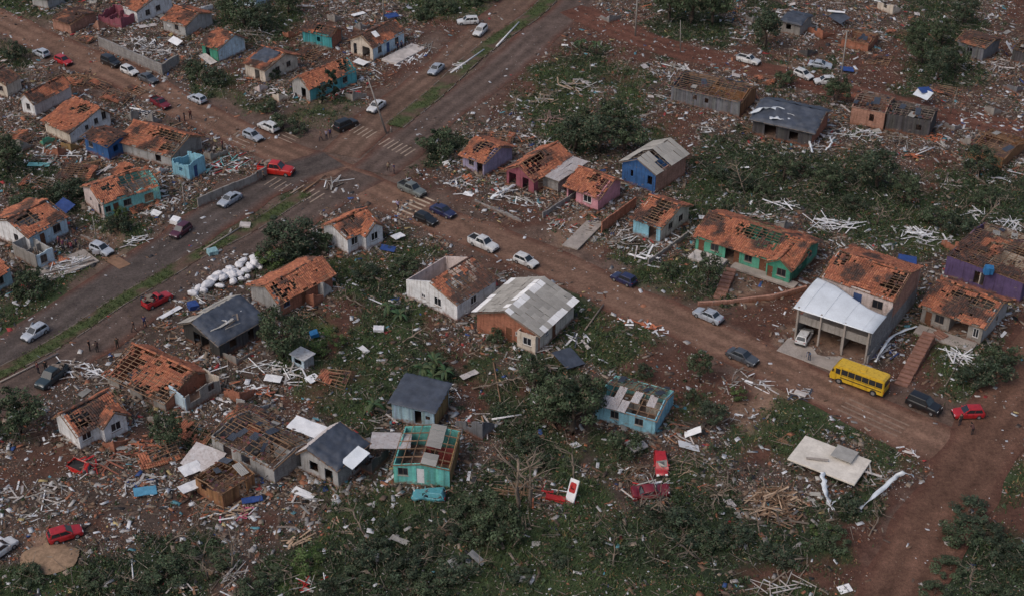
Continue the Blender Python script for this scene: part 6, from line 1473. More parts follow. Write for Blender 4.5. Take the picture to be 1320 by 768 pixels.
panel(1082, 22, 3.6, 2.6, (1, .5), 'dark square sheet with a white edge at the top right', M_TARP, 1.5, (.3, .1))
panel(1078, 15, 3.4, .6, (1, .1), 'white torn strip on the dark square sheet', M_WHITE, 2.2, (.2, 0))
panel(505, 20, 3.0, 1.6, (.9, -.3), 'blue sheet behind the white and pale blue house', M_TARPB, 1.0, (.2, .1))
panel(462, 18, 3.0, 1.0, (.9, -.3), 'white sheet on the rubble at the top', M_WHITE, .5)
panel(465, 80, 2.6, 1.6, (1, .3), 'white sheet lying by the foot of the pale blue house', M_WHITE, .5)
panel(484, 44, 1.4, 1.1, (1, .4), 'white patch lying on the brown roof with a patio', M_WHITE, 4.6, (0, .5))
panel(190, 33, 3.4, 1.2, (1, -.2), 'pale sheet before the house with two dark windows', M_FIBROW, .4)
panel(225, 32, 3.2, 2.0, (1, -.2), 'white crumpled sheeting beside the low grey house', M_WHITE, 1.2, (.2, .3))
panel(226, 53, 2.4, 1.6, (1, .3), 'bright white splayed sheeting beside the rubble yard', M_WHITE, 1.0, (.3, .2))
panel(268, 76, 4.2, 1.5, (1, .6), 'white slab pieces at the green house front', M_SLABW, .5, (.1, .1))
panel(1258, 205 - 145, 1.6, 2.2, (.3, 1), 'white cloth hanging near the top right shed', M_WHITE, 1.4, (.9, .1), name='cloth', cat='cloth')
panel(1302, 62, 1.4, 2.8, (.4, -1), 'white hanging cloth at the right edge', M_WHITE, 1.6, (.9, .1), name='cloth', cat='cloth')
panel(604, 250, 1.6, 1.0, (1, .2), 'white plate on the verge below the lilac house', M_WHITE, .2)
panel(403, 487, 1.7, 1.4, (1, -.5), 'square white panel lying in the wreckage field', M_WHITE, .4)
panel(352, 487, 2.2, 1.3, (1, .1), 'white box lid in the wreckage right of the collapsed roof', M_WHITE, .6)
panel(182, 483, 3.0, 1.8, (1, -.3), 'dark blue sheet on the slipped tiles', M_TARP, .9, (.2, .1))
panel(203, 487, 1.2, .8, (1, -.2), 'white box on the dark blue sheet', M_WHITE, 1.2)
panel(187, 632, 2.6, 1.4, (1, -.2), 'light blue cloth on rubbish left of the timber hut', mat('blue_cloth', (.10, .30, .45), var=.2), .7, (.1, .1), name='cloth', cat='cloth')
panel(325, 643, 2.4, .9, (1, -.2), 'blue tarpaulin roll beside the timber hut', M_TARPB, .5)
panel(588, 726, 1.6, 1.4, (1, -.6), 'grey stone slab in the lower field', M_FIBRO, .4, (.5, .2))
panel(615, 718, 1.2, 2.0, (.6, -.9), 'pale concrete flake standing in the lower grass', M_FIBRO, .6, (.5, .3))
panel(515, 695, 2.2, .7, (1, .4), 'pale board lying in the dark grass', M_FIBRO, .3)
panel(605, 482, 2.6, .9, (.9, -.45), 'pale broken trunk slab right of the banana clump', M_SLABW, .4)
panel(1170, 365 - 30, 2.6, 2.2, (1, .1), 'dark blue tank cover behind the tiled two-storey roof', M_TARPB, 1.2, (.1, .1), th=1.2, name='water_tank', cat='tank')
panel(1276, 344, 1.1, 1.1, (1, .1), 'small blue water tank on the purple house', mat('tank_blue', (.03, .16, .36), var=.1), 4.2, (0, 0), th=1.0, name='water_tank', cat='tank')
panel(1032, 506, 1.5, .9, (1, .3), 'small tan table left at the roadside', M_SLABW, .9, (0, .05), name='table', cat='table', th=.12)
panel(404, 428, 1.0, 1.1, (.3, .9), 'light blue plastic drum in the yard of the brick house', MATS['tank_blue'], .8, (.2, .1), th=.6, name='drum', cat='drum')
panel(249, 391, 1.3, 1.3, (1, -.3), 'dark blue drum at the left end of the bags', M_TARPB, .8, (.1, .1), th=.8, name='drum', cat='drum')
panel(278, 393, 4.6, .5, (.8, -.5), 'long grey gutter lying on the faded tarpaulin roof', M_FIBRO, 3.4, (0, .1))
panel(220, 402, 3.8, .7, (.8, -.5), 'long white board beside the blue tarpaulin house', M_WHITE, .5)
panel(274, 322, 1.4, 1.2, (1, -.3), 'pale blue box on the lower median', mat('pale_blue_box', (.25, .42, .46), var=.15), .7, (.1, .1), th=.8, name='box', cat='box')
panel(226, 282, 1.3, 1.2, (1, .2), 'white box standing by the maroon hatchback', M_WHITE, .9, (.1, .1), th=.7, name='box', cat='box')
panel(316, 289, 1.6, 1.1, (1, 0), 'pale stump of the fallen lamp post', M_SLABW, .5, (.1, .1), th=.4, name='pole_base', cat='pole base')
panel(572, 704 - 20, 1.0, 1.6, (.3, -1), 'yellow-brown stump board in the lower grass', M_TIMBER, .6, (.6, .1))
panel(905, 280, 1.0, .9, (1, 0), 'white round basin in the shrubs behind the pale blue front', M_WHITE, .3)
panel(488, 422, 1.4, 1.0, (1, 0), 'white sack lying at the edge of the overgrown field', M_BAG, .5, th=.4, name='sack', cat='sack')
panel(893, 556, 1.1, 2.2, (.1, 1), 'white upper piece of cloth on the dirt yard', M_WHITE, .5, (.5, .1), name='cloth', cat='cloth')
panel(888, 574, 1.4, 2.6, (-.2, -1), 'white lower piece of cloth on the dirt yard', M_WHITE, .4, (.3, .1), name='cloth', cat='cloth')
panel(820, 572, 2.0, 2.2, (.6, .6), 'tan mattress lying above the nosed-down red car', M_SLABW, .5, (.1, .1), th=.2, name='mattress', cat='mattress')

# kiosk: a little flat-roofed box in the rubble
def kiosk(px, py):
    c = g(px, py); r = link('kiosk', None, None, 'small flat-roofed white kiosk in the rubble field', 'kiosk'); r.location = (c.x, c.y, 0); r.rotation_euler = (0, 0, gdir(px, py, (1, .5)))
    make_wall(r, (-1.1, -.9, 0), (1, 0, 0), (0, 1, 0), 2.2, [(0, 1.7), (2.2, 1.7)], [('hole', .5, .7, 1.3, .7)], WM['iceblue'], .08)
    make_wall(r, (1.1, -.82, 0), (0, 1, 0), (-1, 0, 0), 1.64, [(0, 1.7), (1.64, 1.7)], [], WM['grey'], .08); make_wall(r, (-1.1, .9, 0), (1, 0, 0), (0, -1, 0), 2.2, [(0, 1.7), (2.2, 1.7)], [], WM['grey'], .08); make_wall(r, (-1.1, -.82, 0), (0, 1, 0), (1, 0, 0), 1.64, [(0, 1.7), (1.64, 1.7)], [], WM['grey'], .08)
    mb = MB(); mb.box((0, 0, 1.77), (2.7, 2.2, .1)); mb.build('roof', M_FIBROW, r)
kiosk(391, 470)

# the sign panel with its red emblem
def sign(px, py):
    c = g(px, py); r = link('sign_panel', None, None, 'white sign panel with a red emblem standing in red wreckage', 'sign'); r.location = (c.x, c.y, .2); r.rotation_euler = (math.radians(58), math.radians(-8), gdir(px, py, (1, .55)))
    mb = MB(); mb.box((0, 1.3, 0), (1.25, 2.8, .14)); b = mb.build('board', M_WHITE, r)
    P = [(-.45, 1.25), (-.32, 1.1), (.32, 1.1), (.45, 1.25), (.45, 2.15), (.32, 2.3), (-.32, 2.3), (-.45, 2.15)]
    for s in (1, -1):
        mb = MB(); mb.add([(x, y, s * .075) for x, y in P] + [(x, y, s * .095) for x, y in P], [tuple(range(8))[::-1], tuple(range(8, 16))] + [(i, (i + 1) % 8, 8 + (i + 1) % 8, 8 + i) for i in range(8)]); e = mb.build('emblem', M_RED, b)
        mk = MB(); mk.box((0, 1.58, s * .10), (.5, .16, .02)); mk.box((-.17, 1.72, s * .10), (.14, .4, .018)); mk.build('emblem_mark', mat('emblem_dark', (.10, .012, .012), var=0), b)
sign(734, 648)
floor_slab('red_counter', 716, 645, 2.3, .7, (1, .1), M_RED, 'long red counter lying below the sign panel', 'counter', .6, tilt=(.15, .12), th=.4)

# white ribbons of sheet metal
def ribbon(pts, w, label, m=M_METAL, group=None):
    P = [g(x, y, z) for x, y, z in pts]; o0 = P[0]; mb = MB(); n = 36; w *= .72; V = []
    def cr(t):
        k = min(int(t * (len(P) - 1)), len(P) - 2); f = t * (len(P) - 1) - k
        a, b, c, d = P[max(k - 1, 0)], P[k], P[k + 1], P[min(k + 2, len(P) - 1)]
        return .5 * ((2 * b) + (c - a) * f + (2 * a - 5 * b + 4 * c - d) * f * f + (3 * b - a - 3 * c + d) * f ** 3)
    for i in range(n + 1):
        t = i / n; p = cr(t); d = (cr(min(1, t + .02)) - cr(max(0, t - .02))).normalized(); s = d.cross(Vector((0, 0, 1))).normalized()
        tw = noise.noise(Vector((t * 4, pts[0][0], 0))) * 2.2; p = p + Vector((noise.noise(Vector((t * 9, 1, pts[0][0]))), noise.noise(Vector((t * 9, 5, pts[0][0]))), noise.noise(Vector((t * 9, 8, pts[0][0]))))) * .22; s = Matrix.Rotation(tw, 3, d) @ s
        V += [p - o0 - s * w / 2, p - o0 + s * w / 2]
    mb.add(V, [(2 * i, 2 * i + 2, 2 * i + 3, 2 * i + 1) for i in range(n)])
    o = mb.build('metal_strip', m, None, True, label=label, cat='metal strip', group=group); o.location = o0; o.modifiers.new('t', 'SOLIDIFY').thickness = .03
ribbon([(1108, 655, .3), (1128, 638, .7), (1150, 618, 1.0), (1165, 609, 1.4), (1178, 614, .9)], .75, 'twisted white metal strip curling right of the cream slab')
ribbon([(1060, 608, 1.2), (1062, 622, 1.1), (1066, 640, .7), (1073, 658, .3)], .8, 'white metal strip hanging down from the cream slab')
ribbon([(1072, 668, .2), (1068, 655, .3), (1084, 640, .4)], .25, 'thin white strip below the cream slab')
ribbon([(1128, 466, .4), (1140, 446, 1.2), (1152, 432, .8), (1182, 420, .5)], .5, 'pale bent gutter beside the two-storey house')
ribbon([(664, 300 - 62, .4), (650, 246, 1.2), (632, 256, .4)], .7, 'curled white sheet before the dark pink house')
ribbon([(1047, 197, .3), (1044, 180, 1.0), (1052, 170, .4)], .5, 'upright white curl by the dark tarpaulin house')
ribbon([(1064, 194, .3), (1072, 184, .8), (1068, 174, .5)], .4, 'second white curl right of the upright one')

# big white bags in front of the brick house
for i, (bx, by, s) in enumerate([(250, 377, 1.0), (256, 371, .9), (262, 372, .8), (267, 367, 1.25), (275, 359, 1.1), (281, 355, .9), (285, 356, 1.05), (290, 351, 1.0), (289, 359, .8), (297, 345, 1.0), (303, 349, .9), (300, 353, 1.1), (307, 352, .9), (313, 336, 1.0), (309, 343, .95), (318, 347, 1.0), (322, 341, .9), (324, 346, .85), (329, 333, 1.2), (334, 336, 1.1), (338, 333, .8), (330, 341, 1.0), (312, 358, .8), (319, 355, .7), (284, 367, .8), (301, 361, .8), (336, 343, .7)]):
    c = g(bx, by + 4); bm = bmesh.new(); bmesh.ops.create_icosphere(bm, subdivisions=3, radius=.68)
    for v in bm.verts:
        v.co = Vector((v.co.x * 1.05, v.co.y * .95, v.co.z * .78)); v.co += v.co.normalized() * (noise.noise(v.co * 2.2 + Vector((i * 5, 0, 0))) * .20 + noise.noise(v.co * 6 + Vector((i, 3, 0))) * .07 - abs(noise.noise(v.co * 3.5 + Vector((0, i * 2, 4)))) * .22)
        v.co.z = max(v.co.z, -.42)
    me = bpy.data.meshes.new('bag'); bm.to_mesh(me); bm.free(); me.materials.append(M_BAG); me.shade_smooth()
    o = link('white_bag', me, None, 'bulging white bag in the row heaped along the lower avenue', 'bag', 'white bags heaped along the lower avenue'); o.location = (c.x, c.y, .42 * s + (.35 if i in (5, 8, 14, 17, 21) else 0)); o.scale = (s * random.uniform(.95, 1.5), s * random.uniform(.85, 1.2), s * random.uniform(.75, 1.35)); o.rotation_euler = (random.uniform(-.3, .3), random.uniform(-.3, .3), i * 1.3)

# ------------------------------------------------------------------ trees and shrubs
T = plant
GB = 'dark shrubs in the overgrown field at the bottom'
T('bush', 568, 198, 3.0, 'round dark bush at the junction corner by the crossing', hs=.85)
for x, y, r in ((742, 195, 2.8), (772, 200, 3.4), (805, 196, 3.0), (790, 172, 3.0), (756, 178, 2.4)): T('tree', x, y, r, 'leafy tree in the thicket left of the blue and brick house', 'trees of the thicket by the blue and brick house', hs=.8)
for x, y, r in ((862, 30, 3.0), (890, 32, 3.8), (918, 34, 3.2)): T('tree', x, y, r, 'dark tree in the group at the top behind the red road', 'dark trees behind the red road at the top', hs=1.1)
T('tree', 987, 62, 2.6, 'dark rounded tree left of the little grey hut', hs=1.1)
for x, y, r in ((1208, 104, 2.6), (1188, 84, 2.2), (1230, 92, 2.0), (1176, 62, 1.8), (1214, 58, 2.0), (1240, 32, 2.2)): T('tree', x, y, r, 'dark tree in the wood at the top right', 'dark trees at the top right', hs=1.0)
T('tree', 1262, 228, 2.4, 'dark green tree before the fallen orange roof frame', hs=.9)
for x, y, r in ((1130, 245, 3.2), (1062, 250, 2.4), (1010, 232, 2.2), (1165, 262, 2.2)): T('tree', x, y, r, 'dark leafy tree in the storm-torn grove on the right', 'trees of the torn grove on the right', hs=.85)
for x, y, r in ((925, 228, 1.8), (955, 242, 2.0), (1100, 268, 1.8), (1200, 285, 2.2), (1235, 300, 2.4), (1270, 262, 2.0), (985, 250, 1.6), (1035, 226, 1.8), (1090, 232, 1.6)): T('bush', x, y, r, 'dark low shrub in the storm-torn grove on the right', 'shrubs of the torn grove on the right', hs=.7)
T('bush', 1010, 110, 1.8, 'dark shrub left of the tall light pole')
T('tree', 1077, 136, 2.2, 'dark shrub tree between the white cars and the brick house')
T('tree', 374, 328, 3.4, 'tall dark tree beside the white house at the junction', hs=.72)
T('tree', 362, 338, 2.4, 'smaller dark tree tucked under the tall dark tree', hs=.7)
T('bushl', 352, 346, 2.2, 'lighter green bush below the tall dark tree', hs=.9)
T('bush', 410, 322, 1.9, 'greyish shrub against the left wall of the white house')
T('tree', 366, 462, 3.0, 'round dark tree below the grey wall of the brick house', hs=1.0)
T('tree', 216, 575, 1.9, 'dark green tree right of the white house at the lower left', hs=1.0)
T('tree', 28, 558, 3.0, 'wide dark bush at the lower left edge', hs=.8)
for x, y, r in ((738, 560, 3.6), (716, 548, 2.8), (756, 535, 2.4), (722, 530, 2.2), (690, 498, 2.0)): T('tree', x, y, r, 'dark tree in the clump left of the stripped turquoise house', 'dark trees left of the stripped turquoise house', hs=.9)
T('tree', 911, 372, 2.0, 'dark green tree at the steps of the green house', hs=1.1)
T('bush', 862, 356, 1.4, 'low bush below the white boards at the far kerb')
T('tree', 902, 490, 1.4, 'round dark shrub on the bare red lot by the street', hs=1.2)
T('bushl', 951, 513, 1.0, 'bright green young bush on the bare red lot')
T('bush', 893, 516, 1.0, 'small olive bush on the bare red lot')
T('tree', 915, 545, 1.6, 'spreading olive bush at the foot of the bare red lot', hs=.8)
T('bush', 832, 486, 1.2, 'dark bush above the frame of the stripped turquoise house')
T('bush', 926, 284, 2.0, 'green bush above the left end of the green house roof')
T('cone', 432, 130, 1.8, 'tall narrow dark conifer before the orange roofed house', hs=1.1)
T('cone', 415, 135, 1.2, 'lower narrow conifer beside the tall one', hs=1.0)
T('bush', 40, 380, 2.4, 'dark bush by the light blue house at the left edge')
T('tree', 12, 222, 3.2, 'dark tree mass at the left edge', hs=.8)
for x, y, r in ((88, 255, 2.4), (110, 250, 1.8), (64, 262, 2.0), (30, 268, 2.0)): T('bush', x, y, r, 'dark shrub in the rubble on the left', 'dark shrubs in the rubble on the left', hs=.8)
T('bush', 152, 298, 1.8, 'dark shrub between the turquoise house and the avenue')
T('bushl', 157, 282, 1.2, 'light green shrub at the door of the turquoise house')
T('bush', 20, 78, 2.2, 'dark bush by the road at the upper left edge')
for x, y, r in ((255, 100, 2.0), (278, 108, 2.2), (248, 92, 1.6)): T('bush', x, y, r, 'olive bush below the green fronted house', 'bushes below the green fronted house', hs=.8)
T('bush', 352, 102, 1.4, 'dark round bush in front of the beige house')
for x, y, r in ((316, 34, 3.0), (338, 42, 2.6), (300, 22, 2.2), (372, 18, 2.2)): T('tree', x, y, r, 'dark tree in the grove behind the green fronted house', 'dark trees behind the green fronted house', hs=.9)
for x, y, r in ((365, 165, 2.2), (385, 172, 1.6), (345, 142, 1.6)): T('bush', x, y, r, 'dark bush on the verge below the orange roofed house', 'bushes on the verge below the orange roofed house', hs=.7)
for x, y, r in ((545, 22, 2.2), (575, 16, 2.4), (560, 10, 2.0), (610, 6, 2.0), (632, 2, 2.0)): T('bush', x, y, r, 'green shrub on the verge at the top of the avenue', 'shrubs on the verge at the top of the avenue', hs=.6)
T('bushl', 415, 452, 1.6, 'light green plant on the bare soil right of the dark tree', hs=.6)
T('bushl', 436, 444, 1.4, 'light green weeds at the edge of the overgrown field', hs=.6)
T('bush', 1278, 490, 2.6, 'dark bush beside the grey house on the right', hs=.9)
T('bush', 1252, 497, 2.2, 'dark bush at the foot of the lawn by the dirt road', hs=.8)
T('bush', 1290, 470, 2.2, 'dark bush at the corner of the grey house', hs=.8)
T('bush', 806, 585, 2.2, 'green bush between the turquoise house and the tan mattress')
T('bush', 648, 690, 2.6, 'dark bush left of the tan lumber stack')
for x, y, r in ((600, 668, 2.6), (616, 690, 2.4), (625, 655, 2.4), (575, 690, 2.2), (545, 715, 2.4), (520, 742, 2.6), (480, 720, 2.2), (455, 745, 2.2), (500, 680, 1.8), (470, 662, 1.6), (590, 740, 2.4), (550, 760, 2.4), (430, 765, 2.4),
                (350, 745, 2.4), (320, 765, 2.4), (240, 720, 2.4), (215, 745, 2.6), (290, 725, 2.0), (180, 770, 2.6), (120, 750, 2.4), (40, 745, 2.0),
                (850, 672, 2.6), (880, 690, 2.8), (910, 700, 2.6), (945, 695, 2.8), (1000, 720, 2.6), (1070, 700, 2.8), (1095, 655, 1.8),
                (1250, 660, 2.8), (1272, 690, 3.0), (1235, 695, 2.6), (1225, 735, 2.8), (1300, 720, 3.0), (1205, 765, 2.4), (1280, 770, 2.4), (700, 600, 1.8), (735, 600, 1.8), (680, 575, 2.0), (765, 700, 1.4), (720, 725, 1.4), (670, 745, 1.8)):
    w = ('at the bottom left corner field' if x < 310 else 'in the dark field below the turquoise plank house' if x < 640 else 'in the field below the red and white sign' if x < 800 else 'below the crushed dark red car and the tan timber heap' if x < 1150 else 'beside the dirt road at the bottom right')
    T('bush', x, y, r * random.uniform(.55, .95), 'dark shrub ' + w, 'dark shrubs ' + w, hs=random.uniform(.4, .65))
T('bushl', 400, 730, 2.0, 'brighter green bush in the dark field at the bottom', hs=.6)
T('bushl', 1060, 690, 1.4, 'olive bush below the cream slab', hs=.6)
T('bush', 640, 420 + 20, 1.2, 'small bush under the brick front of the grey-sheet house')
T('bush', 520, 350, 2.0, 'green shrub on the lawn below the white house', hs=.7)
T('bush', 470, 358, 2.0, 'low wide shrub on the lawn left of the other one', hs=.6)
for x, y, h, n, lb in ((748, 68, 2.4, 11, 'tattered palm on the red soil, left of its pair'), (768, 72, 2.6, 11, 'tattered palm on the red soil, right of its pair'), (500, 405, 1.4, 12, 'banana clump between the brick and cream houses'), (516, 412, 1.0, 10, 'shorter banana plant beside the clump'),
                       (545, 484, 1.4, 12, 'banana plant at the left of the field clump'), (560, 478, 1.8, 12, 'tallest banana plant of the field clump'), (574, 487, 1.2, 11, 'banana plant at the right of the field clump'), (558, 492, 1.0, 10, 'low front banana plant of the field clump'), (482, 530, 1.2, 10, 'banana plant left of the pale blue shed')):
    palm(x, y, h, n, lb, name='palm' if x > 700 else 'banana_plant', cat='tree')
for x, y, h, l, ln in ((668, 660, 7.5, 'bare split tree behind the tan lumber stack', (.0, .05)), (684, 655, 7.0, 'thin bare tree right of the split one', (.05, 0)), (268, 745, 4.5, 'splintered trunk at the bottom left', (0, .2)), (300, 735, 4.0, 'torn stump with bare limbs at the bottom left', (.2, 0)),
                       (860, 650, 4.5, 'snapped tree leaning over the crushed red car', (.3, .5)), (915, 640, 5.0, 'leafless tree lying toward the tan timber heap', (.6, .6)), (1082, 665, 3.5, 'grey leafless crown under the cream slab', (.7, .2)), (1250, 760, 3.5, 'grey stump at the bottom right', (.1, .1)),
                       (610, 500, 4.0, 'fallen leafless tree above the pale blue shed', (1.2, .3)), (960, 250, 4.5, 'leafless tree in the grove above the green house', (.3, .4)), (1130, 290, 4.0, 'bare broken tree in the middle of the right grove', (.2, -.3)), (1262, 290, 4.5, 'bare pale tree behind the purple house', (.1, .5)),
                       (740, 560 + 60, 4.0, 'bare tree on the brown soil by the sign panel', (.5, .1)), (335, 60, 4.0, 'broken pale tree behind the beige house', (.8, .2)), (800, 95, 3.5, 'bent bare tree by the red road', (.5, .5)), (255, 108, 2.5, 'bare white branches below the retaining wall', (.3, .3)), (700, 215 - 90, 3.0, 'bare limbs above the tan panels', (1.0, .2)), (1270, 130, 4.0, 'white broken limbs right of the dark wood', (1.1, .3))):
    dead_tree(x, y, h, l, ln)
for wh, pts_ in (('in the overgrown field at the bottom', ((350, 730), (470, 690), (530, 720), (600, 745), (660, 705), (760, 680), (790, 730), (830, 665), (900, 720), (980, 690), (1120, 690), (1040, 720), (150, 740), (215, 700), (560, 690))), ('in the torn grove on the right', ((1000, 215), (1040, 235), (1085, 245), (1105, 225), (1150, 285), (1200, 250), (1240, 270), (1180, 235), (940, 215), (1280, 245))), ('in the upper middle field', ((660, 150), (720, 120), (780, 130), (820, 120), (840, 150), (690, 170))), ('in the middle field', ((470, 395), (520, 440), (600, 460), (650, 490), (690, 520), (700, 580)))):
    for x, y in pts_:
        dead_tree(x, y, random.uniform(2.4, 4.2), 'stripped grey tree toppled ' + wh, (random.uniform(-1.3, 1.3), random.uniform(.5, 1.3) * random.choice((-1, 1))), 'stripped trees toppled ' + wh)
rng = np.random.default_rng(5)
def scatter(n, dens, seed, pad=.0):
    r = np.random.default_rng(seed); out = []
    tot = 0
    while tot < n:
        x, y = r.uniform(-112, 112, 60000), r.uniform(106, 300, 60000)
        px, py = proj(x, y); w = zone(x, y) @ np.array(dens)
        ok = (px > -30) & (px < 1350) & (py > -20) & (py < 790) & (r.random(60000) < w)
        out.append(np.stack([x[ok], y[ok]], 1)); tot += ok.sum()
    return np.concatenate(out)[:n]
# low heaps between the houses, much alike
hp = scatter(700, (0, .06, 1.0, .05, .03, 0, .05), 55)
hp = hp[(~in_house(hp[:, 0], hp[:, 1], .8)) & (road_dist(hp[:, 0], hp[:, 1]) > 1.2)][:150]
rr0 = random.Random(4)
for i, (x, y) in enumerate(hp):
    px_, py_ = proj(x, y)
    heap(px_, py_, rr0.randint(10, 18), rr0.uniform(1.2, 2.6), rr0.uniform(.9, 1.8), rr0.uniform(1.0, 2.2), rr0.choice([[M_TIMBERG, M_FIBRO, M_WHITE], [M_TIMBERG, MATS['rust_board'], M_SLABW], [M_TIMBER, MATS['tile_shard'], M_TIMBERG], [M_FIBRO, M_TIMBERG, M_SLABW]]),
         'low heap of splintered boards and rubble between the houses', (1, rr0.uniform(-.6, .6)), rr0.uniform(.3, .7), name='rubble_heap', seed=i, group='low rubble heaps between the houses')
# ------------------------------------------------------------------ loose boards and sheets: the 240 largest one by one
#             .     R    B    G    D    L    T
pts = scatter(900, (.004, .12, 1.0, .35, .25, .1, .15), 77)
keep = ~in_house(pts[:, 0], pts[:, 1], .6) & (road_dist(pts[:, 0], pts[:, 1]) > .5)
pts = pts[keep][:250]; hz = gz(pts[:, 0], pts[:, 1])
rr = random.Random(8)
SH = [M_WHITE, M_FIBROW, M_FIBRO]
for i, (x, y) in enumerate(pts):
    if i % 5 < 3:
        m = rr.choice([M_TIMBERG, M_TIMBER, M_WHITE, M_SLABW, M_TIMBERG, M_FRAMEW]); o = link('plank', plank_mesh(m, rr.randint(0, 2)), None, 'loose broken plank lying alone among the storm litter', 'plank', 'loose planks strewn between the houses')
        o.scale = (rr.uniform(1.6, 3.6), rr.uniform(.9, 1.5), 1.3); o.location = (x, y, hz[i] + .12); o.rotation_euler = (rr.gauss(0, .15), rr.gauss(0, .07), rr.uniform(0, 3.14))
    else:
        m = rr.choice(SH); o = link('broken_sheet', sheet_mesh(m), None, 'loose piece of corrugated sheet lying among the storm litter', 'roof sheet', 'loose roof sheets strewn between the houses')
        o.scale = (rr.uniform(.6, 1.1), rr.uniform(.8, 1.7), 1.2); o.location = (x, y, hz[i] + .14); o.rotation_euler = (rr.gauss(0, .15), rr.gauss(0, .12), rr.uniform(0, 6.28))

# ------------------------------------------------------------------ stuff: litter, tile shards, grass, undergrowth
def skirt(name, n, seed, smin, smax, palette, elong, thick):
    """wreckage lying thickest against the walls of the houses"""
    r = np.random.default_rng(seed); k = r.integers(0, len(FOOT), n); O = np.array([FOOT[i][0] for i in k]); AX = np.array([FOOT[i][1] for i in k]); AY = np.array([FOOT[i][2] for i in k]); L = np.array([FOOT[i][3] for i in k]); D = np.array([FOOT[i][4] for i in k])
    side = r.integers(0, 4, n); t = r.random(n) * 1.2 - .1; off = r.gamma(1.3, .75, n)
    u = np.where(side == 0, t * L, np.where(side == 1, L + off, np.where(side == 2, t * L, -off))); v = np.where(side == 0, -off, np.where(side == 1, t * D, np.where(side == 2, D + off, t * D)))
    P = O + AX * u[:, None] + AY * v[:, None]; P = P[(road_dist(P[:, 0], P[:, 1]) > .3) & ~in_house(P[:, 0], P[:, 1], .02)]
    return P
def litter(name, n, dens, seed, smin, smax, palette, elong, thick, roadfree=True, zoff=.02, around=False, chip=False):
    P = scatter(int(n * 2.6), dens, seed); r = np.random.default_rng(seed + 1)
    P = P[vnoise(P[:, 0], P[:, 1], 3.2, seed + 7) * .6 + vnoise(P[:, 0], P[:, 1], 1.1, seed + 8) * .4 + r.normal(0, .10, len(P)) > .46]
    if around: P = np.concatenate([P[:int(n * .05)], skirt(name, n, seed, smin, smax, palette, elong, thick)]); r = np.random.default_rng(seed + 1)
    inh = in_house(P[:, 0], P[:, 1], .05)
    P = P[~inh | (r.random(len(P)) < .5)][:n]; n = len(P)
    z = gz(P[:, 0], P[:, 1]) + zoff + np.where(in_house(P[:, 0], P[:, 1], .05), .18, 0)
    s = smin * (smax / smin) ** (r.random(n) ** 1.9); e = 1 + (elong - 1) * r.random(n) ** 1.5
    a, b, h = s * np.sqrt(e), s / np.sqrt(e), np.maximum(.025, thick * s * r.uniform(.4, 1.3, n))
    th = r.uniform(0, 2 * np.pi, n); tilt = r.normal(0, .28, n)
    cx = np.array([[-1, -1, 0], [1, -1, 0], [1, 1, 0], [-1, 1, 0], [-1, -1, 1], [1, -1, 1], [1, 1, 1], [-1, 1, 1]]) * np.array([.5, .5, 1])
    V = cx[None] * np.stack([a, b, h], 1)[:, None]
    V[..., :2] *= r.uniform(.7, 1.1, (n, 8, 1))
    V[..., 2] += V[..., 0] * np.sin(tilt)[:, None]
    X = V[..., 0] * np.cos(th)[:, None] - V[..., 1] * np.sin(th)[:, None]; Y = V[..., 0] * np.sin(th)[:, None] + V[..., 1] * np.cos(th)[:, None]
    V = np.stack([X + P[:, 0, None], Y + P[:, 1, None], V[..., 2] + z[:, None]], -1).reshape(-1, 3)
    if chip:                                               # four-cornered lumps for the smallest bits
        q = np.array([[-.5, -.45, 0], [.5, -.35, 0], [0, .55, 0], [0, 0, 1.]]); V = q[None] * np.stack([a, b, h], 1)[:, None] * 1.25; V[:, 3, :2] += r.uniform(-.3, .3, (n, 2)) * s[:, None]
        X = V[..., 0] * np.cos(th)[:, None] - V[..., 1] * np.sin(th)[:, None]; Y = V[..., 0] * np.sin(th)[:, None] + V[..., 1] * np.cos(th)[:, None]
        V = np.stack([X + P[:, 0, None], Y + P[:, 1, None], V[..., 2] + z[:, None]], -1).reshape(-1, 3); F = (np.array([(0, 1, 3), (1, 2, 3), (2, 0, 3)])[None] + 4 * np.arange(n)[:, None, None]).reshape(-1, 3)
        cols, w = np.array([c for c, _ in palette]), np.array([q for _, q in palette]); c = cols[r.choice(len(cols), n, p=w / w.sum())] * r.uniform(.65, 1.3, (n, 1))
        npmesh(name, V, F, np.repeat(c, 4, 0), M_DEBRIS, 'stuff'); return
    f = np.array([(4, 5, 6, 7), (0, 1, 5, 4), (1, 2, 6, 5), (2, 3, 7, 6), (3, 0, 4, 7)]); F = (f[None] + 8 * np.arange(n)[:, None, None]).reshape(-1, 4)
    cols, w = np.array([c for c, _ in palette]), np.array([q for _, q in palette]); c = cols[r.choice(len(cols), n, p=w / w.sum())] * r.uniform(.7, 1.2, (n, 1))
    npmesh(name, V, F, np.repeat(c, 8, 0), M_DEBRIS, 'stuff')
PAL = [((.58, .60, .63), 8), ((.36, .34, .33), 15), ((.30, .24, .19), 22), ((.20, .13, .09), 20), ((.14, .10, .08), 16), ((.34, .15, .09), 9), ((.12, .30, .36), 1.5), ((.05, .10, .28), 1.2), ((.40, .06, .06), 1.2), ((.5, .4, .2), 1), ((.05, .05, .055), 8)]
litter('debris', 66000, (.004, .18, 1.0, .26, .20, .1, .15), 301, .09, .78, PAL, 4.5, .16)
litter('rubble', 190000, (.010, .30, 1.0, .22, .12, .1, .3), 305, .06, .24, [((.40, .37, .34), 14), ((.22, .14, .10), 24), ((.34, .16, .10), 16), ((.15, .09, .07), 20), ((.56, .55, .54), 12)], 2.0, .5, chip=True)
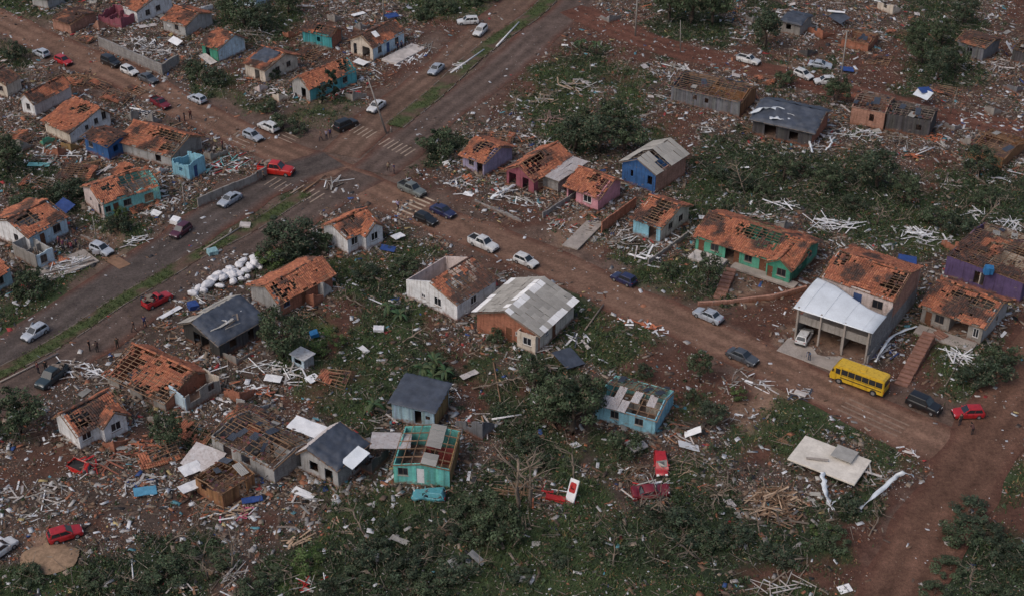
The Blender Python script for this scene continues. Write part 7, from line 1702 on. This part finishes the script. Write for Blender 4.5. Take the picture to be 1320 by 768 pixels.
litter('white_litter', 5600, (.02, .2, 1.0, .55, .40, .3, .2), 309, .12, .8, [((.66, .68, .72), 1), ((.56, .55, .54), .6)], 3.5, .12, zoff=.10)
litter('tile_fragments', 5000, (.01, .25, 1.0, .08, .02, .0, .1), 313, .14, .42, [((.44, .16, .085), 1), ((.33, .13, .08), .8)], 1.6, .14)

litter('wall_foot_debris', 13000, (.012, .18, 1.0, .26, .20, .1, .15), 321, .14, .95, PAL, 5.0, .16, around=True)
def blades(name, n, dens, seed, hmin, hmax, w, cols, m):
    P = scatter(int(n * 1.15), dens, seed); P = P[~in_house(P[:, 0], P[:, 1], .1)][:n]; n = len(P); r = np.random.default_rng(seed + 2)
    P = P[road_dist(P[:, 0], P[:, 1]) > .25 + r.random(n) * .8]; n = len(P)
    z = gz(P[:, 0], P[:, 1]) - .03; h = r.uniform(hmin, hmax, n) * (.5 + vnoise(P[:, 0], P[:, 1], 2.5, seed)); th = r.uniform(0, 6.283, n); la = r.uniform(0, 6.283, n); le = h * r.uniform(.3, 1.1, n)
    dx, dy = np.cos(th) * w / 2, np.sin(th) * w / 2
    V = np.stack([np.stack([P[:, 0] - dx, P[:, 1] - dy, z], 1), np.stack([P[:, 0] + dx, P[:, 1] + dy, z], 1), np.stack([P[:, 0] + np.cos(la) * le, P[:, 1] + np.sin(la) * le, z + h], 1)], 1).reshape(-1, 3)
    k = vnoise(P[:, 0], P[:, 1], 3.0, seed + 5)[:, None]; c = np.array(cols[0]) * (1 - k) + np.array(cols[1]) * k
    dry = r.random(n) < .10; c[dry] = np.array([.17, .13, .06]); c = c * r.uniform(.6, 1.4, (n, 1))
    npmesh(name, V, np.arange(n * 3).reshape(-1, 3), np.repeat(c, 3, 0), m, 'stuff')
blades('grass', 150000, (.0, .02, .06, 1.0, .65, 1.0, .05), 401, .15, .50, .16, ((.044, .070, .030), (.076, .116, .044)), M_BLADE)

def undergrowth(n, dens, seed, tone):
    C = scatter(int(n * 1.2), dens, seed); C = C[~in_house(C[:, 0], C[:, 1], .5)]; C = C[road_dist(C[:, 0], C[:, 1]) > 1.0][:n]; n = len(C); r = np.random.default_rng(seed + 1)
    k = 26; s = r.uniform(.25, .95, n); zb = gz(C[:, 0], C[:, 1])
    d = r.normal(size=(n, k, 3)); d /= np.linalg.norm(d, axis=2)[..., None]; d[..., 2] = np.abs(d[..., 2]) * .75
    P = np.concatenate([C, zb[:, None]], 1)[:, None] + d * (s[:, None] * r.uniform(.4, 1.05, (n, k)))[..., None]
    P = P.reshape(-1, 3); dd = d.reshape(-1, 3); m = len(P)
    a = r.normal(size=(m, 3)); a /= np.linalg.norm(a, axis=1)[:, None]; b = np.cross(a, dd); b /= np.linalg.norm(b, axis=1)[:, None] + 1e-6
    q = r.uniform(.08, .20, m)[:, None]; a, b = a * q * 1.1, b * q * .6
    V = np.stack([P - a, P + b, P + a, P - b], 1).reshape(-1, 3)
    c = np.array(tone) * np.repeat(r.uniform(.55, 1.5, n), k)[:, None] * r.uniform(.7, 1.3, (m, 1)); dry = r.random(m) < .10; c[dry] = (.17, .145, .10)
    npmesh('undergrowth', V, np.arange(m * 4).reshape(-1, 4), np.repeat(c, 4, 0), M_LEAF, 'stuff')
undergrowth(7000, (0, .0, .07, .30, 1.0, .5, 0), 501, (.050, .076, .040))

def median_grass():
    r = np.random.default_rng(77); V, C = [], []
    for med in [o for o in bpy.data.objects if o.name.startswith('median_strip')]:
        co = np.array([v.co for v in med.data.vertices]); k = r.integers(0, len(co), 5200); P = co[k] + np.stack([r.normal(0, .3, 5200), r.normal(0, .3, 5200), np.zeros(5200)], 1)
        ok = vnoise(P[:, 0], P[:, 1], 2.0, 61) + r.normal(0, .08, 5200) > .45; P = P[ok]; n = len(P); th = r.uniform(0, 6.28, n); h = r.uniform(.08, .26, n); D = np.stack([np.cos(th), np.sin(th), 0 * th], 1) * .07; E = np.stack([r.normal(0, .1, n), r.normal(0, .1, n), h], 1)
        V.append(np.stack([P - D, P + D, P + E], 1).reshape(-1, 3)); C.append(np.repeat(np.array([(.07, .095, .034)]) * r.uniform(.6, 1.4, (n, 1)), 3, 0))
    V, C = np.concatenate(V), np.concatenate(C); npmesh('median_grass', V, np.arange(len(V)).reshape(-1, 3), C, M_BLADE, 'stuff')
median_grass()
# twigs and fallen branches in the torn vegetation
def twigs(n, dens, seed):
    P = scatter(int(n * 1.2), dens, seed); P = P[road_dist(P[:, 0], P[:, 1]) > .8][:n]; n = len(P); r = np.random.default_rng(seed)
    z = gz(P[:, 0], P[:, 1]) + r.uniform(.05, .8, n); l = r.uniform(.5, 2.4, n); w = r.uniform(.025, .06, n); th = r.uniform(0, 6.283, n); ph = r.normal(0, .3, n)
    D = np.stack([np.cos(th) * np.cos(ph), np.sin(th) * np.cos(ph), np.sin(ph)], 1); S = np.stack([-np.sin(th), np.cos(th), 0 * th], 1); U_ = np.cross(D, S)
    C = np.concatenate([P, z[:, None]], 1); V = []
    for e in (-.5, .5):
        for ang in (0, 2.09, 4.19): V.append(C + D * (l * e)[:, None] + (S * math.cos(ang) + U_ * math.sin(ang)) * (w * (1 if e < 0 else .5))[:, None])
    V = np.stack(V, 1).reshape(-1, 3); f = np.array([(0, 1, 4, 3), (1, 2, 5, 4), (2, 0, 3, 5)]); F = (f[None] + 6 * np.arange(n)[:, None, None]).reshape(-1, 4)
    c = np.array([(.22, .19, .16), (.14, .115, .095), (.32, .28, .23)])[r.integers(0, 3, n)] * r.uniform(.7, 1.2, (n, 1))
    npmesh('fallen_twigs', V, F, np.repeat(c, 6, 0), M_DEBRIS, 'stuff')
twigs(7500, (0, .03, .35, .35, 1.0, .2, 0), 601)

ribbon([(968, 146, 3.6), (985, 140, 4.1), (1008, 142, 4.0), (1034, 158, 3.2)], 1.0, 'white torn edge along the huge dark blue tarpaulin')
ribbon([(1034, 160, 3.2), (1012, 154, 3.4), (992, 152, 3.5)], 1.1, 'crumpled white sheeting hanging at the tarpaulin front')
